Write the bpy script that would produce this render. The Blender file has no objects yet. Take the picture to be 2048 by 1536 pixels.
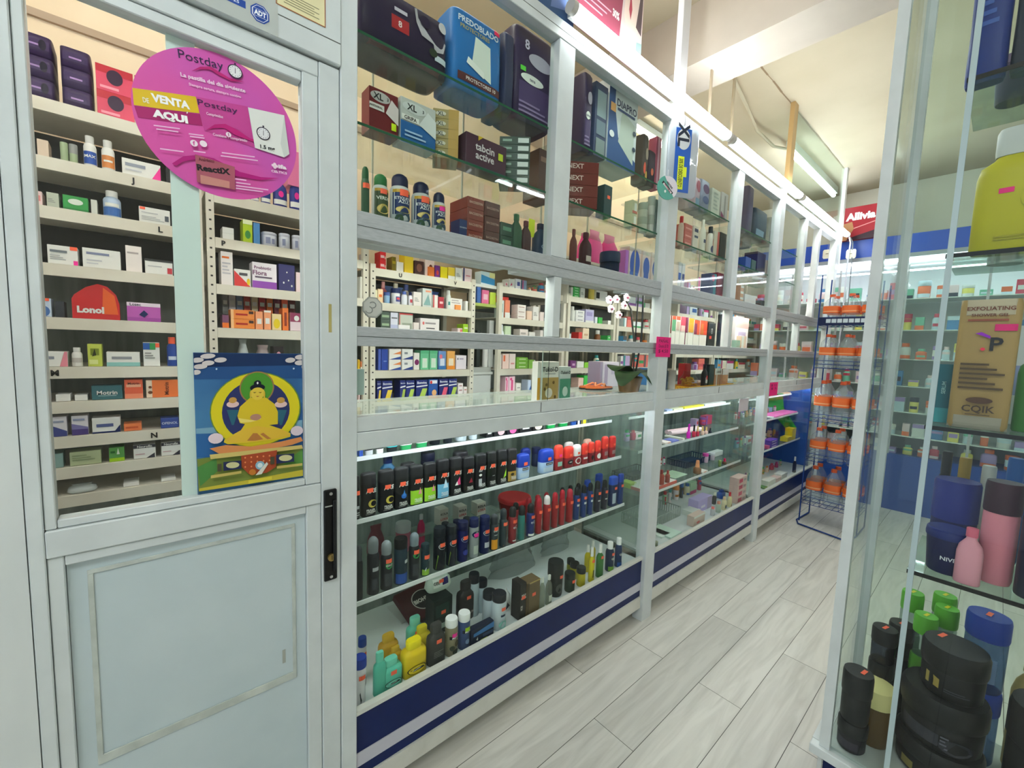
import bpy, math, random
from mathutils import Vector, Matrix
random.seed(7)
S = bpy.context.scene
COL = bpy.context.collection
# ---------------------------------------------------------------- camera
F = 850.0; YAW = math.radians(48.88); PIT = math.radians(-5.16); ROL = math.radians(1.96); EYE = Vector((0, 0, 1.6))
_f = Vector((-math.sin(YAW) * math.cos(PIT), math.cos(YAW) * math.cos(PIT), math.sin(PIT)))
_r = Vector((math.cos(YAW), math.sin(YAW), 0)); _u = _r.cross(_f)
CR = _r * math.cos(ROL) + _u * math.sin(ROL); CU = _u * math.cos(ROL) - _r * math.sin(ROL)
cam = bpy.data.cameras.new('camera'); camo = bpy.data.objects.new('camera', cam); COL.objects.link(camo)
m = Matrix((CR, CU, -_f)).transposed().to_4x4(); m.translation = EYE; camo.matrix_world = m
cam.sensor_width = 36; cam.lens = F / 2048 * 36; cam.clip_start = 0.02; cam.clip_end = 60
S.camera = camo
# ---------------------------------------------------------------- world, exposure
S.view_settings.view_transform = 'Standard'; S.view_settings.look = 'None'; S.view_settings.gamma = 1
S.view_settings.use_curve_mapping = False
S.view_settings.exposure = 0.75
S.cycles.transparent_max_bounces = 32; S.cycles.max_bounces = 8; S.cycles.caustics_reflective = False; S.cycles.caustics_refractive = False
w = bpy.data.worlds.new('daylight'); S.world = w; w.use_nodes = True
w.node_tree.nodes['Background'].inputs[0].default_value = (0.84, 0.94, 1.0, 1); w.node_tree.nodes['Background'].inputs[1].default_value = 0.5

# ---------------------------------------------------------------- measuring helpers: where a sight line meets a real plane of the room
def ray(px, py):
    return _f + CR * ((px - 1024) / F) - CU * ((py - 768) / F)
def onx(px, py, X):
    d = ray(px, py); t = X / d.x; p = EYE + d * t
    return p.y, p.z
def ony(px, py, Y):
    d = ray(px, py); p = EYE + d * (Y / d.y)
    return p.x, p.z
def proj(p):
    v = Vector(p) - EYE; z = v.dot(_f)
    return 1024 + F * v.dot(CR) / z, 768 - F * v.dot(CU) / z

# ---------------------------------------------------------------- colours and materials
PAL = dict(white='E9EAE6', offw='DAD8CC', grey='8E9290', lgrey='BCC0BE', dgrey='3A3E40', black='101114', navy='14265C', blue='1F4FA8', sky='4FA3D8', lblue='9CC4E4',
 teal='3FA79C', mint='7FD0BE', dteal='1D6A70', green='2E9A48', lime='A8D424', dgreen='1B4A34', sage='9DB08C', yellow='E8CC1E', gold='C49A3A', mustard='B58A2A', cream='E9DDB8',
 orange='E8742C', coral='FF6A4A', red='C4232B', maroon='5E1C22', wine='7A1F3C', pink='E87BA8', hot='F0309A', magenta='B8327E', lilac='C4AEDC', purple='6A3A9A', plum='33204E',
 brown='6A4028', dbrown='33231A', tan='B09878', skin='D8B094', rose='D890A0', silver='B4B8BC', amber='8A4A18', bluegrey='7E94B4', lemon='D8E060', apricot='F0A880')
def lin(h):
    h = PAL.get(h, h)
    o = []
    for i in (0, 2, 4):
        c = int(h[i:i + 2], 16) / 255
        o.append(c / 12.92 if c <= .04045 else ((c + .055) / 1.055) ** 2.4)
    return (*o, 1)
MATS = {}
def nt(name):
    ma = bpy.data.materials.new(name); ma.use_nodes = True
    t = ma.node_tree; b = t.nodes['Principled BSDF']
    return ma, t, b
def M(c, rough=.45, metal=0.0, spec=.3):
    k = ('p', c, rough, metal)
    if k not in MATS:
        ma, t, b = nt('paint_' + str(c)); b.inputs['Base Color'].default_value = lin(c)
        b.inputs['Roughness'].default_value = rough; b.inputs['Metallic'].default_value = metal
        b.inputs['Specular IOR Level'].default_value = spec
        MATS[k] = ma
    return MATS[k]
def MN(c, c2, scale=30, rough=.5, metal=0, stretch=(1, 1, 1), lo=.35, hi=.7, bump=0, detail=4):
    k = ('n', c, c2, scale, rough, stretch, lo, hi, bump)
    if k not in MATS:
        ma, t, b = nt('worn_' + str(c))
        tc = t.nodes.new('ShaderNodeTexCoord'); mp = t.nodes.new('ShaderNodeMapping'); mp.inputs['Scale'].default_value = stretch
        n = t.nodes.new('ShaderNodeTexNoise'); n.inputs['Scale'].default_value = scale; n.inputs['Detail'].default_value = detail
        r = t.nodes.new('ShaderNodeValToRGB'); r.color_ramp.elements[0].position = lo; r.color_ramp.elements[1].position = hi
        r.color_ramp.elements[0].color = lin(c2); r.color_ramp.elements[1].color = lin(c)
        t.links.new(tc.outputs['Object'], mp.inputs[0]); t.links.new(mp.outputs[0], n.inputs['Vector']); t.links.new(n.outputs['Fac'], r.inputs[0])
        t.links.new(r.outputs[0], b.inputs['Base Color']); b.inputs['Specular IOR Level'].default_value = .25; b.inputs['Roughness'].default_value = rough; b.inputs['Metallic'].default_value = metal
        if bump:
            bp = t.nodes.new('ShaderNodeBump'); bp.inputs['Strength'].default_value = bump; bp.inputs['Distance'].default_value = .01
            t.links.new(n.outputs['Fac'], bp.inputs['Height']); t.links.new(bp.outputs[0], b.inputs['Normal'])
        MATS[k] = ma
    return MATS[k]
def GL(tint='F2FAF6', refl=1.0, body=None, bf=.25, rough=.02):
    k = ('g', tint, refl, body, bf)
    if k not in MATS:
        ma = bpy.data.materials.new('clear_' + tint); ma.use_nodes = True; t = ma.node_tree
        for n in list(t.nodes):
            if n.type != 'OUTPUT_MATERIAL': t.nodes.remove(n)
        out = t.nodes['Material Output']
        tr = t.nodes.new('ShaderNodeBsdfTransparent'); tr.inputs[0].default_value = lin(tint)
        gl = t.nodes.new('ShaderNodeBsdfGlossy'); gl.inputs['Roughness'].default_value = rough
        lw = t.nodes.new('ShaderNodeLayerWeight'); lw.inputs[0].default_value = .5
        pw = t.nodes.new('ShaderNodeMath'); pw.operation = 'POWER'; pw.inputs[1].default_value = 5
        fr = t.nodes.new('ShaderNodeMath'); fr.operation = 'MULTIPLY_ADD'; fr.inputs[1].default_value = .45; fr.inputs[2].default_value = .016
        t.links.new(lw.outputs['Facing'], pw.inputs[0]); t.links.new(pw.outputs[0], fr.inputs[0])
        mu = t.nodes.new('ShaderNodeMath'); mu.operation = 'MULTIPLY'; mu.inputs[1].default_value = refl; mu.use_clamp = True
        mx = t.nodes.new('ShaderNodeMixShader')
        t.links.new(fr.outputs[0], mu.inputs[0]); t.links.new(mu.outputs[0], mx.inputs[0])
        src = tr.outputs[0]
        if body:
            df = t.nodes.new('ShaderNodeBsdfDiffuse'); df.inputs[0].default_value = lin(body)
            m2 = t.nodes.new('ShaderNodeMixShader'); m2.inputs[0].default_value = bf
            t.links.new(tr.outputs[0], m2.inputs[1]); t.links.new(df.outputs[0], m2.inputs[2]); src = m2.outputs[0]
        t.links.new(src, mx.inputs[1]); t.links.new(gl.outputs[0], mx.inputs[2]); t.links.new(mx.outputs[0], out.inputs[0])
        MATS[k] = ma
    return MATS[k]
def EM(c, s):
    k = ('e', c, s)
    if k not in MATS:
        ma, t, b = nt('lamp'); b.inputs['Emission Color'].default_value = lin(c); b.inputs['Emission Strength'].default_value = s
        b.inputs['Base Color'].default_value = lin(c); MATS[k] = ma
    return MATS[k]
PANE = GL('FBFEFC', .9); SHELFG = GL('F8FCFA', 1.0, 'D0E4DA', .06); EDGEG = GL('5E8A74', 1.0, '3F7A5E', .6)
ALU = MN('DAE1E2', 'CFD6D7', 9, .42, stretch=(1, 1, 1)); ALU2 = MN('B8BDC0', 'ABB0B3', 12, .38, stretch=(1, 3, 20), metal=0.0)
def mat(c):
    if not isinstance(c, str): return c
    if c.startswith('clear'):
        q = c.split(':'); return GL(q[1] if len(q) > 1 else 'EEF6F4', 1.0, PAL.get(q[2], q[2]) if len(q) > 2 else 'DDE8E6', .22)
    if c.startswith('met'): return M(c.split(':')[1], .28, .85)
    return M(c)

# ---------------------------------------------------------------- mesh building
class MB:
    def __init__(s): s.v = []; s.f = []; s.m = []; s.mats = []; s.sm = []
    def mi(s, ma):
        ma = mat(ma)
        if ma not in s.mats: s.mats.append(ma)
        return s.mats.index(ma)
    def add(s, vs, fs, ma, smooth=False):
        b = len(s.v); i = s.mi(ma); s.v += [tuple(p) for p in vs]
        for f in fs: s.f.append([b + k for k in f]); s.m.append(i); s.sm.append(smooth)
    def box(s, x0, x1, y0, y1, z0, z1, ma, bev=0):
        if bev > 0 and min(abs(x1 - x0), abs(y1 - y0), abs(z1 - z0)) > 2.2 * bev:
            return s.bbox(x0, x1, y0, y1, z0, z1, ma, bev)
        vs = [(x, y, z) for x in (x0, x1) for y in (y0, y1) for z in (z0, z1)]
        s.add(vs, [(0, 1, 3, 2), (4, 6, 7, 5), (0, 4, 5, 1), (2, 3, 7, 6), (0, 2, 6, 4), (1, 5, 7, 3)], ma)
    def bbox(s, x0, x1, y0, y1, z0, z1, ma, b):
        bm = bmesh.new(); bmesh.ops.create_cube(bm, size=1)
        for q in bm.verts: q.co = Vector(((x0 + x1) / 2 + q.co.x * (x1 - x0), (y0 + y1) / 2 + q.co.y * (y1 - y0), (z0 + z1) / 2 + q.co.z * (z1 - z0)))
        bmesh.ops.bevel(bm, geom=bm.edges[:], offset=b, segments=1, affect='EDGES')
        bm.verts.index_update(); s.add([q.co[:] for q in bm.verts], [[q.index for q in f.verts] for f in bm.faces], ma); bm.free()
    def poly(s, pts, ma): s.add(pts, [list(range(len(pts)))], ma)
    def tube(s, pts, r, ma, n=8, r2=None, caps=True):
        pts = [Vector(p) for p in pts]; rings = []
        for i, p in enumerate(pts):
            d = (pts[min(i + 1, len(pts) - 1)] - pts[max(i - 1, 0)]).normalized()
            a = Vector((0, 0, 1)) if abs(d.z) < .9 else Vector((1, 0, 0))
            e1 = d.cross(a).normalized(); e2 = d.cross(e1)
            rr = r if r2 is None else r + (r2 - r) * i / (len(pts) - 1)
            rings.append([p + e1 * rr * math.cos(2 * math.pi * k / n) + e2 * rr * math.sin(2 * math.pi * k / n) for k in range(n)])
        vs = [q for R in rings for q in R]; fs = []
        for i in range(len(rings) - 1):
            for k in range(n): fs.append((i * n + k, i * n + (k + 1) % n, (i + 1) * n + (k + 1) % n, (i + 1) * n + k))
        s.add(vs, fs, ma, True)
        if caps: s.add(rings[0], [list(range(n))], ma); s.add(rings[-1], [list(range(n))], ma)
    def loft(s, secs, ma, n=20, cx=0, cy=0, top=True, bottom=True, smooth=True):
        rings = []
        for (z, ry, rx, p) in secs:
            R = []
            for k in range(n):
                a = 2 * math.pi * (k + .5) / n; c, q = math.cos(a), math.sin(a)
                R.append((cx + rx * math.copysign(abs(c) ** (2 / p), c), cy + ry * math.copysign(abs(q) ** (2 / p), q), z))
            rings.append(R)
        vs = [q for R in rings for q in R]; fs = []
        for i in range(len(rings) - 1):
            for k in range(n): fs.append((i * n + k, i * n + (k + 1) % n, (i + 1) * n + (k + 1) % n, (i + 1) * n + k))
        s.add(vs, fs, ma, smooth)
        if bottom: s.add(rings[0], [list(range(n))[::-1]], ma)
        if top: s.add(rings[-1], [list(range(n))], ma)
    def make(s, name, parent=None, loc=None, rz=None):
        me = bpy.data.meshes.new(name); me.from_pydata(s.v, [], s.f)
        for a in s.mats: me.materials.append(a)
        me.polygons.foreach_set('material_index', s.m); me.polygons.foreach_set('use_smooth', s.sm); me.update()
        o = bpy.data.objects.new(name, me); COL.objects.link(o)
        if parent is not None: o.parent = parent
        if loc is not None: o.location = loc
        if rz: o.rotation_euler = (0, 0, rz)
        return o
import bmesh
def tag(o, label, cat, group=None, kind=None):
    if label: o['label'] = label
    if cat: o['category'] = cat
    if group: o['group'] = group
    if kind: o['kind'] = kind
    return o
def empty(name, loc, label=None, cat=None, group=None, rz=0, kind=None):
    o = bpy.data.objects.new(name, None); COL.objects.link(o); o.location = loc; o.rotation_euler = (0, 0, rz); o.empty_display_size = .05
    return tag(o, label, cat, group, kind)
def boxobj(name, b, ma, parent=None, bev=0):
    q = MB(); q.box(*b, ma, bev=bev); return q.make(name, parent)

# ---------------------------------------------------------------- lettering
TC = {}
def tmesh(st, bold=0):
    if (st, bold) not in TC:
        cu = bpy.data.curves.new('t', 'FONT'); cu.body = st; cu.size = 1; cu.resolution_u = 2; cu.offset = bold
        o = bpy.data.objects.new('t', cu); COL.objects.link(o)
        bpy.context.view_layer.update()
        me = o.evaluated_get(bpy.context.evaluated_depsgraph_get()).to_mesh()
        vs = [(q.co.x / .7, q.co.y / .7) for q in me.vertices]; fs = [list(p.vertices) for p in me.polygons]
        bpy.data.objects.remove(o); bpy.data.curves.remove(cu)
        x0 = min(a for a, b in vs) if vs else 0; x1 = max(a for a, b in vs) if vs else 1
        TC[(st, bold)] = ([(a - x0, b) for a, b in vs], fs, x1 - x0)
    return TC[(st, bold)]
def text(mb, st, fn, u, v, h, ma, wmax=None, bold=.02, rot=0, squeeze=1, wide=None):
    """lettering centred on (u, v) in surface coordinates; fn(u, v) gives the point"""
    vs, fs, wd = tmesh(st, bold); sx = h * squeeze
    if wmax and wd * sx > wmax: h *= wmax / (wd * sx); sx = h * squeeze
    if wide: sx = wide / wd
    c, s_ = math.cos(rot), math.sin(rot); P = []
    for a, b in vs:
        x = (a - wd / 2) * sx; y = (b - .5) * h
        P.append(fn(u + x * c - y * s_, v + x * s_ + y * c))
    mb.add(P, fs, ma)

# ---------------------------------------------------------------- products
# sections: (z share, radius share) body / cap ; p = squareness ; dr = depth over width
SH = dict(
 gel=(([(0, .9), (.02, .98), (.12, 1), (.4, .96), (.7, .99), (.74, 1)], [(.74, 1.0), (.755, 1.02), (.95, .97), (.985, .92), (1, .8)]), 3.2, .6, 'shampoo_bottle', 'bottle'),
 spray=(([(0, .92), (.01, 1), (.68, 1), (.74, .9), (.76, .78)], [(.76, .82), (.9, .82), (.96, .7), (1, .4)]), 2, 1, 'spray_can', 'spray can'),
 dome=(([(0, .92), (.01, 1), (.66, 1), (.69, .95), (.73, .72)], [(.73, .8), (.86, .86), (.94, .78), (.98, .55), (1, .3)]), 2, 1, 'spray_can', 'spray can'),
 can=(([(0, .95), (.01, 1), (.76, 1), (.79, .94)], [(.79, .97), (.8, 1), (.97, 1), (1, .92)]), 2, 1, 'spray_can', 'spray can'),
 talc=(([(0, .94), (.02, 1), (.62, 1), (.7, .92), (.75, .62), (.78, .52)], [(.78, .58), (.82, .6), (.97, .6), (1, .54)]), 3.2, .62, 'talc_bottle', 'bottle'),
 med=(([(0, .94), (.02, 1), (.64, 1), (.72, .86), (.77, .6)], [(.77, .68), (.98, .68), (1, .62)]), 2, 1, 'pill_bottle', 'bottle'),
 tall=(([(0, .9), (.02, 1), (.58, 1), (.66, .8), (.72, .42), (.74, .4)], [(.74, .5), (.99, .46), (1, .42)]), 2.3, .8, 'bottle', 'bottle'),
 liq=(([(0, .94), (.02, 1), (.55, 1), (.68, .86), (.8, .42), (.84, .38)], [(.84, .46), (.99, .46), (1, .4)]), 2.4, .75, 'bottle', 'bottle'),
 jar=(([(0, .9), (.04, .98), (.68, .98), (.7, .94)], [(.7, 1.0), (.72, 1.03), (.95, 1.03), (1, .98)]), 2, 1, 'jar', 'jar'),
 lowjar=(([(0, .86), (.06, .95), (.5, .97), (.56, .9)], [(.56, 1.0), (.6, 1.03), (.93, 1.03), (1, .97)]), 2, 1, 'jar', 'jar'),
 deo=(([(0, .95), (.02, 1), (.46, 1), (.48, .96)], [(.48, 1.0), (.8, 1.0), (.92, .93), (.98, .75), (1, .5)]), 2.8, .55, 'deodorant_stick', 'deodorant'),
 tub=(([(0, .82), (.02, .86), (.8, 1)], [(.8, 1.05), (.86, 1.06), (.98, 1.02), (1, .96)]), 2, 1, 'tub', 'tub'),
 tin=(([(0, .97), (.04, 1), (.5, 1)], [(.5, 1.03), (.96, 1.03), (1, .97)]), 2, 1, 'tin', 'tin'),
 polish=(([(0, .95), (.03, 1), (.4, 1), (.48, .5)], [(.48, .55), (.95, .45), (1, .4)]), 2, 1, 'nail_polish', 'nail polish'),
 tube=(([(0, .82), (.16, .84), (.2, .9)], [(.2, .9), (.5, 1.0), (1, 1.05)]), 3, .5, 'cream_tube', 'tube'),
 canister=(([(0, 1), (.9, 1)], [(.9, 1.04), (1, 1.04)]), 2, 1, 'canister', 'canister'),
 pump=(([(0, .9), (.02, 1), (.7, 1), (.82, .55), (.84, .3)], [(.84, .3), (.9, .3), (.91, .16), (1, .16)]), 2.4, .7, 'pump_bottle', 'bottle'),
 jug=(([(0, .86), (.03, .98), (.1, 1), (.3, 1), (.33, .96), (.36, 1), (.62, 1), (.66, .95), (.76, .82), (.88, .42), (.92, .3)], [(.92, .36), (1, .34)]), 2.6, 1, 'water_jug', 'water jug'),
 ball=(([(0, .5), (.1, .8), (.3, 1), (.55, .98), (.72, .8)], [(.72, .8), (.86, .5), (1, .15)]), 2, 1, 'bag', 'bag'),
)
NAMES = dict(box=('medicine_box', 'box'), pack=('wrapped_pack', 'package'), flat=('medicine_box', 'box'), bag=('plastic_bag', 'bag'))
def frontx(secs, y, z):
    if secs[0] == 'box': return secs[1]
    S_ = secs[1]
    for i in range(len(S_) - 1):
        if S_[i][0] <= z <= S_[i + 1][0] or i == len(S_) - 2: break
    a, b = S_[i], S_[i + 1]; t = 0 if b[0] == a[0] else max(0, min(1, (z - a[0]) / (b[0] - a[0])))
    ry = a[1] + (b[1] - a[1]) * t; rx = a[2] + (b[2] - a[2]) * t; p = a[3]
    q = min(.999, abs(y) / max(ry, 1e-5)); return rx * (1 - q ** p) ** (1 / p)
def decorate(mb, secs, hw, h, toks, z0=0, z1=None, ul=1.0):
    """printed pattern on the front. coordinates u 0..1 across, v 0..1 up"""
    off = [.0005]; z1 = h if z1 is None else z1
    curved = secs[0] != 'box'
    W = 2 * hw * ul
    def P(u, v, o):
        y = (u - .5) * W; z = z0 + v * (z1 - z0); return (frontx(secs, y, z) + o, y, z)
    def rect(a, b, c, d, col):
        off[0] += .0005; o = off[0]; n = 8 if curved else 1; k = 5 if curved else 1
        vs = [P(a + (c - a) * i / n, b + (d - b) * j / k, o) for i in range(n + 1) for j in range(k + 1)]
        fs = [(i * (k + 1) + j, (i + 1) * (k + 1) + j, (i + 1) * (k + 1) + j + 1, i * (k + 1) + j + 1) for i in range(n) for j in range(k)]
        mb.add(vs, fs, col)
    for t in toks:
        k, _, rest = t.partition(' ')
        if k == 'x':
            n, c = rest.split(':'); a = [float(q) for q in n.split(',')]; rect(*a, c)
        elif k in ('b', 't', 'l', 'r'):
            n, c = rest.split(':'); q = float(n)
            rect(*dict(b=(0, 0, 1, q), t=(0, 1 - q, 1, 1), l=(0, 0, q, 1), r=(1 - q, 0, 1, 1))[k], c)
        elif k == 'o':
            n, c = rest.split(':'); a = [float(q) for q in n.split(',')]; off[0] += .0005
            mb.poly([P(a[0] + a[2] * math.cos(i * math.pi / 12), a[1] + a[3] * math.sin(i * math.pi / 12), off[0] + (.001 if curved else 0)) for i in range(24)], c)
        elif k == 'p':
            n, c = rest.split(':'); a = [float(q) for q in n.split(',')]; off[0] += .0005
            mb.poly([P(a[i], a[i + 1], off[0] + (.001 if curved else 0)) for i in range(0, len(a), 2)], c)
        elif k == 'n':
            n, c = rest.split(':'); a = [float(q) for q in n.split(',')]   # u0,v0,u1,v1,count : small print as thin bars
            cnt = int(a[4])
            for i in range(cnt):
                v = a[1] + (a[3] - a[1]) * (i + .3) / cnt; dv = (a[3] - a[1]) / cnt * .45
                rect(a[0], v, a[2] - (a[2] - a[0]) * .18 * (i % 3), v + dv, c)
        elif k == 'T':
            n, c, st = rest.split(':'); a = [float(q) for q in n.split(',')]; off[0] += .0005; o = off[0] + .0006
            text(mb, st, lambda y, z: (frontx(secs, y, z) + o, y, z), (a[0] - .5) * W, z0 + a[1] * (z1 - z0), a[2] * h, c, wmax=W * (a[3] if len(a) > 3 else .9),
                 rot=math.radians(a[4]) if len(a) > 4 else 0)
def price(parent, secs, hw, h, u, v, col='coral', sw=.022, sh=.016):
    mb = MB(); y = (u - .5) * 2 * hw; z = v * h; o = .0036; n = 4; vs = []
    for i in range(n + 1):
        for dz in (-sh / 2, sh / 2):
            yy = max(-hw * .97, min(hw * .97, y + sw * (i / n - .5))); vs.append((frontx(secs, yy, z) + o, yy, z + dz))
    mb.add(vs, [(2 * i, 2 * i + 2, 2 * i + 3, 2 * i + 1) for i in range(n)], col)
    return mb.make('price_sticker', parent)
STK = dict(s=('coral', .5, .62), y=('lemon', .7, .6), k=('hot', .5, .6), g=('lime', .5, .6))
def product(kind, loc, w, d, h, col, cap=None, dec='', sticker=None, rz=0, name=None, simple=False, lab=None, sw=.022):
    toks = [t for t in dec.split(';') if t]
    if kind in ('box', 'pack', 'flat', 'bag'):
        secs = ('box', d / 2)
        mb = MB()
        if kind == 'pack':
            s = [(0, w * .46, d * .40, 6), (h * .03, w * .5, d * .48, 7), (h * .5, w * .5, d * .5, 7), (h * .95, w * .5, d * .47, 7), (h, w * .47, d * .40, 6)]
            mb.loft(s, col, 36); secs = ('loft', s)
        elif kind == 'bag':
            s = [(0, w * .42, d * .4, 3), (h * .2, w * .5, d * .5, 3), (h * .6, w * .46, d * .45, 2.6), (h * .85, w * .3, d * .2, 2), (h, w * .36, d * .06, 2)]
            mb.loft(s, col, 18); secs = ('loft', s)
        else: mb.box(-d / 2, d / 2, -w / 2, w / 2, 0, h, col, bev=min(.0012, w * .02))
        big = lab or sticker
        nm = name or (BOXNAME[0] if kind in ('box', 'flat') else NAMES[kind][0])
        if not big:
            decorate(mb, secs, w / 2, h, toks); return mb.make(nm, None, loc, rz), nm
        root = empty(nm, loc, rz=rz); mb.make('carton' if kind in ('box', 'flat') else 'wrapper', root)
        if toks:
            lb = MB(); decorate(lb, secs, w / 2, h, toks); lb.make('printed_front', root)
        if sticker: c, u, v = STK[sticker]; price(root, secs, w / 2, h, u, v, c, sw=sw, sh=sw * .7)
        return root, nm
    (bd, cp), p, dr, nm0, _c = SH[kind]; nm = name or nm0
    rx = min(d / 2, w / 2 * dr) if d else w / 2 * dr
    bs = [(z * h, r * w / 2, r * rx, p) for z, r in bd]; cs = [(z * h, r * w / 2, r * rx, p) for z, r in cp]
    secs = ('loft', bs); n = 12 if simple else 22
    ztop = bd[-1][0] * h; shoulder = max([z for z, r in bd if r >= .95] or [.7]) * h
    if kind == 'tube': secs = ('loft', cs)
    if simple:
        mb = MB(); mb.loft(bs, col, n); mb.loft(cs, cap or col, n)
        if kind == 'tube': decorate(mb, secs, w / 2, h, toks, h * .22, h, .9)
        else: decorate(mb, secs, w / 2, h, toks, h * .03, shoulder, .93)
        return mb.make(nm, None, loc, rz), nm
    root = empty(nm, loc, rz=rz)
    mb = MB(); mb.loft(bs, (cap or col) if kind == 'tube' else col, n); mb.make('cap' if kind == 'tube' else 'body', root)
    mb = MB(); mb.loft(cs, col if kind == 'tube' else (cap or col), n); mb.make('body' if kind == 'tube' else 'cap', root)
    if toks:
        lb = MB(); decorate(lb, secs, w / 2, h, toks, h * .03 if kind != 'tube' else h * .22, shoulder if kind != 'tube' else h, .94); lb.make('label', root)
    if sticker:
        c, u, v = STK[sticker]
        price(root, secs if v * h < ztop or kind == 'tube' else ('loft', cs), w / 2, h, u, v, c, sw=sw, sh=sw * .7)
    return root, nm
LONG = []; RACKS = []; BOXNAME = ['medicine_box']
ORD = ['leftmost', 'second', 'third', 'fourth', 'fifth', 'sixth', 'seventh', 'eighth', 'ninth', 'tenth', 'eleventh', 'twelfth']
def short(d):
    for k in (' with ', ' in ', ' showing ', ' lettered ', ' holding ', ' under ', ' marked ', ' and '):
        d = d.split(k)[0]
    return d
def label_row(items, place):
    """items: [(object, description)] from left to right. Writes labels that single each one out"""
    ds = [d for o, d in items]; n = len(items); out = []
    for i, (o, d) in enumerate(items):
        full = f'{d} {place}'
        if ds.count(d) > 1:
            same = [j for j in range(n) if ds[j] == d]; k = same.index(i)
            prv = [short(ds[j - 1]) if j and ds[j - 1] != d else None for j in same]; nxt = [short(ds[j + 1]) if j < n - 1 and ds[j + 1] != d else None for j in same]
            if prv[k] and prv.count(prv[k]) == 1: full = f'{d} {place}, right of {prv[k]}'
            elif nxt[k] and nxt.count(nxt[k]) == 1: full = f'{d} {place}, left of {nxt[k]}'
            else: full = f'{ORD[k] if k < 12 else "farther"} {d} from the left {place}' if k else f'leftmost {d} {place}'
            if len(full.replace(',', '').split()) > 16: full = f'{ORD[min(k, 11)]} {d} from left {place}'
        out.append(full)
    seen = {}
    for (o, d), f in zip(items, out):
        wds = f.split()
        if len(wds) > 16: LONG.append(f); f = ' '.join(wds[:16])
        o['label'] = f
def row(place, X, Z, group, items, dep=.07, rz=0, simple=True, nm0=None):
    """items: (px0, px1, ytop, kind, colour, description, {options}); they stand on the surface of height Z with their fronts on the plane x = X"""
    made = []; last = -999
    for it in items:
        px0, px1, yt, kind, col, desc = it[:6]; op = dict(it[6]) if len(it) > 6 else {}
        x = op.pop('X', X); z = op.pop('Z', Z); n = op.pop('stack', 1); dd = op.pop('d', dep); turn = op.pop('rz', 0); side = op.pop('side', None)
        simp = op.pop('simple', simple); grp = op.pop('group', group)
        pxm = (px0 + px1) / 2; ym, zt = onx(pxm, yt, x)
        zt = max(zt, z + .012)
        for (ya_, yb_, xr, zs_) in RACKS:
            if ya_ - .03 <= ym <= yb_ + .03 and abs(x - xr) < .3 and z in zs_ and zs_.index(z) > 0: zt = min(zt, zs_[zs_.index(z) - 1] - .046)
        _, yb = proj((x, ym, z))
        y0, _ = onx(px0, (yt + yb) / 2, x); y1, _ = onx(px1, (yt + yb) / 2, x)
        wd = max(.008, y1 - y0)
        isbox = kind in ('box', 'pack', 'flat', 'bag'); ax = abs(x)
        # what is seen of a thing that stands at a slant: its near side as well, and its top when it is below eye height
        if isbox:
            a0 = y0 * (1 + dd / ax) if y0 > 0 and px0 - last > 3.5 else y0
            b1 = y1 if y1 > 0 else y1 * (1 + dd / ax)
            if not turn and b1 - a0 > wd * .5: y0, y1 = a0, b1
            elif not turn: y0 = y1 - wd * .5
            else: y0 += wd * .12; y1 -= wd * .12
            wd = y1 - y0; back = dd
        else:
            ym0 = (y0 + y1) / 2; dr_ = SH[kind][2]
            wd = wd / math.sqrt(1 + (dr_ * ym0 / ax) ** 2); dcur = wd * dr_; wd *= 1 + dcur / 2 / ax; dcur = wd * dr_
            yc = ym0 * (1 + dcur / 2 / ax); y0, y1 = yc - wd / 2, yc + wd / 2; back = dcur / 2
        if zt < 1.55: zt = 1.6 - (1.6 - zt) * (1 + back / ax)
        zt = max(zt, z + .012)
        last = px1
        if isbox: cx = x - dd / 2; dcur = dd
        else: cx = x - dcur / 2
        hh = (zt - z) / n
        for s_ in range(n):
            o, nm = product(kind, (cx, (y0 + y1) / 2, z + .0007 + s_ * hh), wd * .97, dcur, hh * .99, col, rz=math.radians(turn), simple=simp, name=nm0 if isbox and kind in ('box', 'flat') else None, **op)
            d2 = desc if n == 1 else {2: ('lower', 'upper'), 3: ('bottom', 'middle', 'top')}.get(n, ('bottom', 'second', 'third', 'fourth', 'fifth', 'sixth')[:n - 1] + ('top',))[s_] + f' stacked {desc}'
            o['category'] = 'package' if kind == 'pack' else 'box' if kind in ('box', 'flat') else 'bag' if kind == 'bag' else SH[kind][4]
            if grp: o['group'] = grp
            made.append((o, d2, desc))
    # stack phrases go after the place
    its = [(o, d) for o, d, _ in made]
    label_row(its, place)
    return [o for o, _, _ in made]

# ================================================================= ROOM
XS = -1.268; XG = -1.30; XB = -1.322            # shop-front plane, glass plane, back of the frame
CZ = 3.62
def struct(name, mb, parent=None, rz=None):
    o = mb.make(name, parent)
    if parent is None: o['kind'] = 'structure'
    return o
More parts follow.
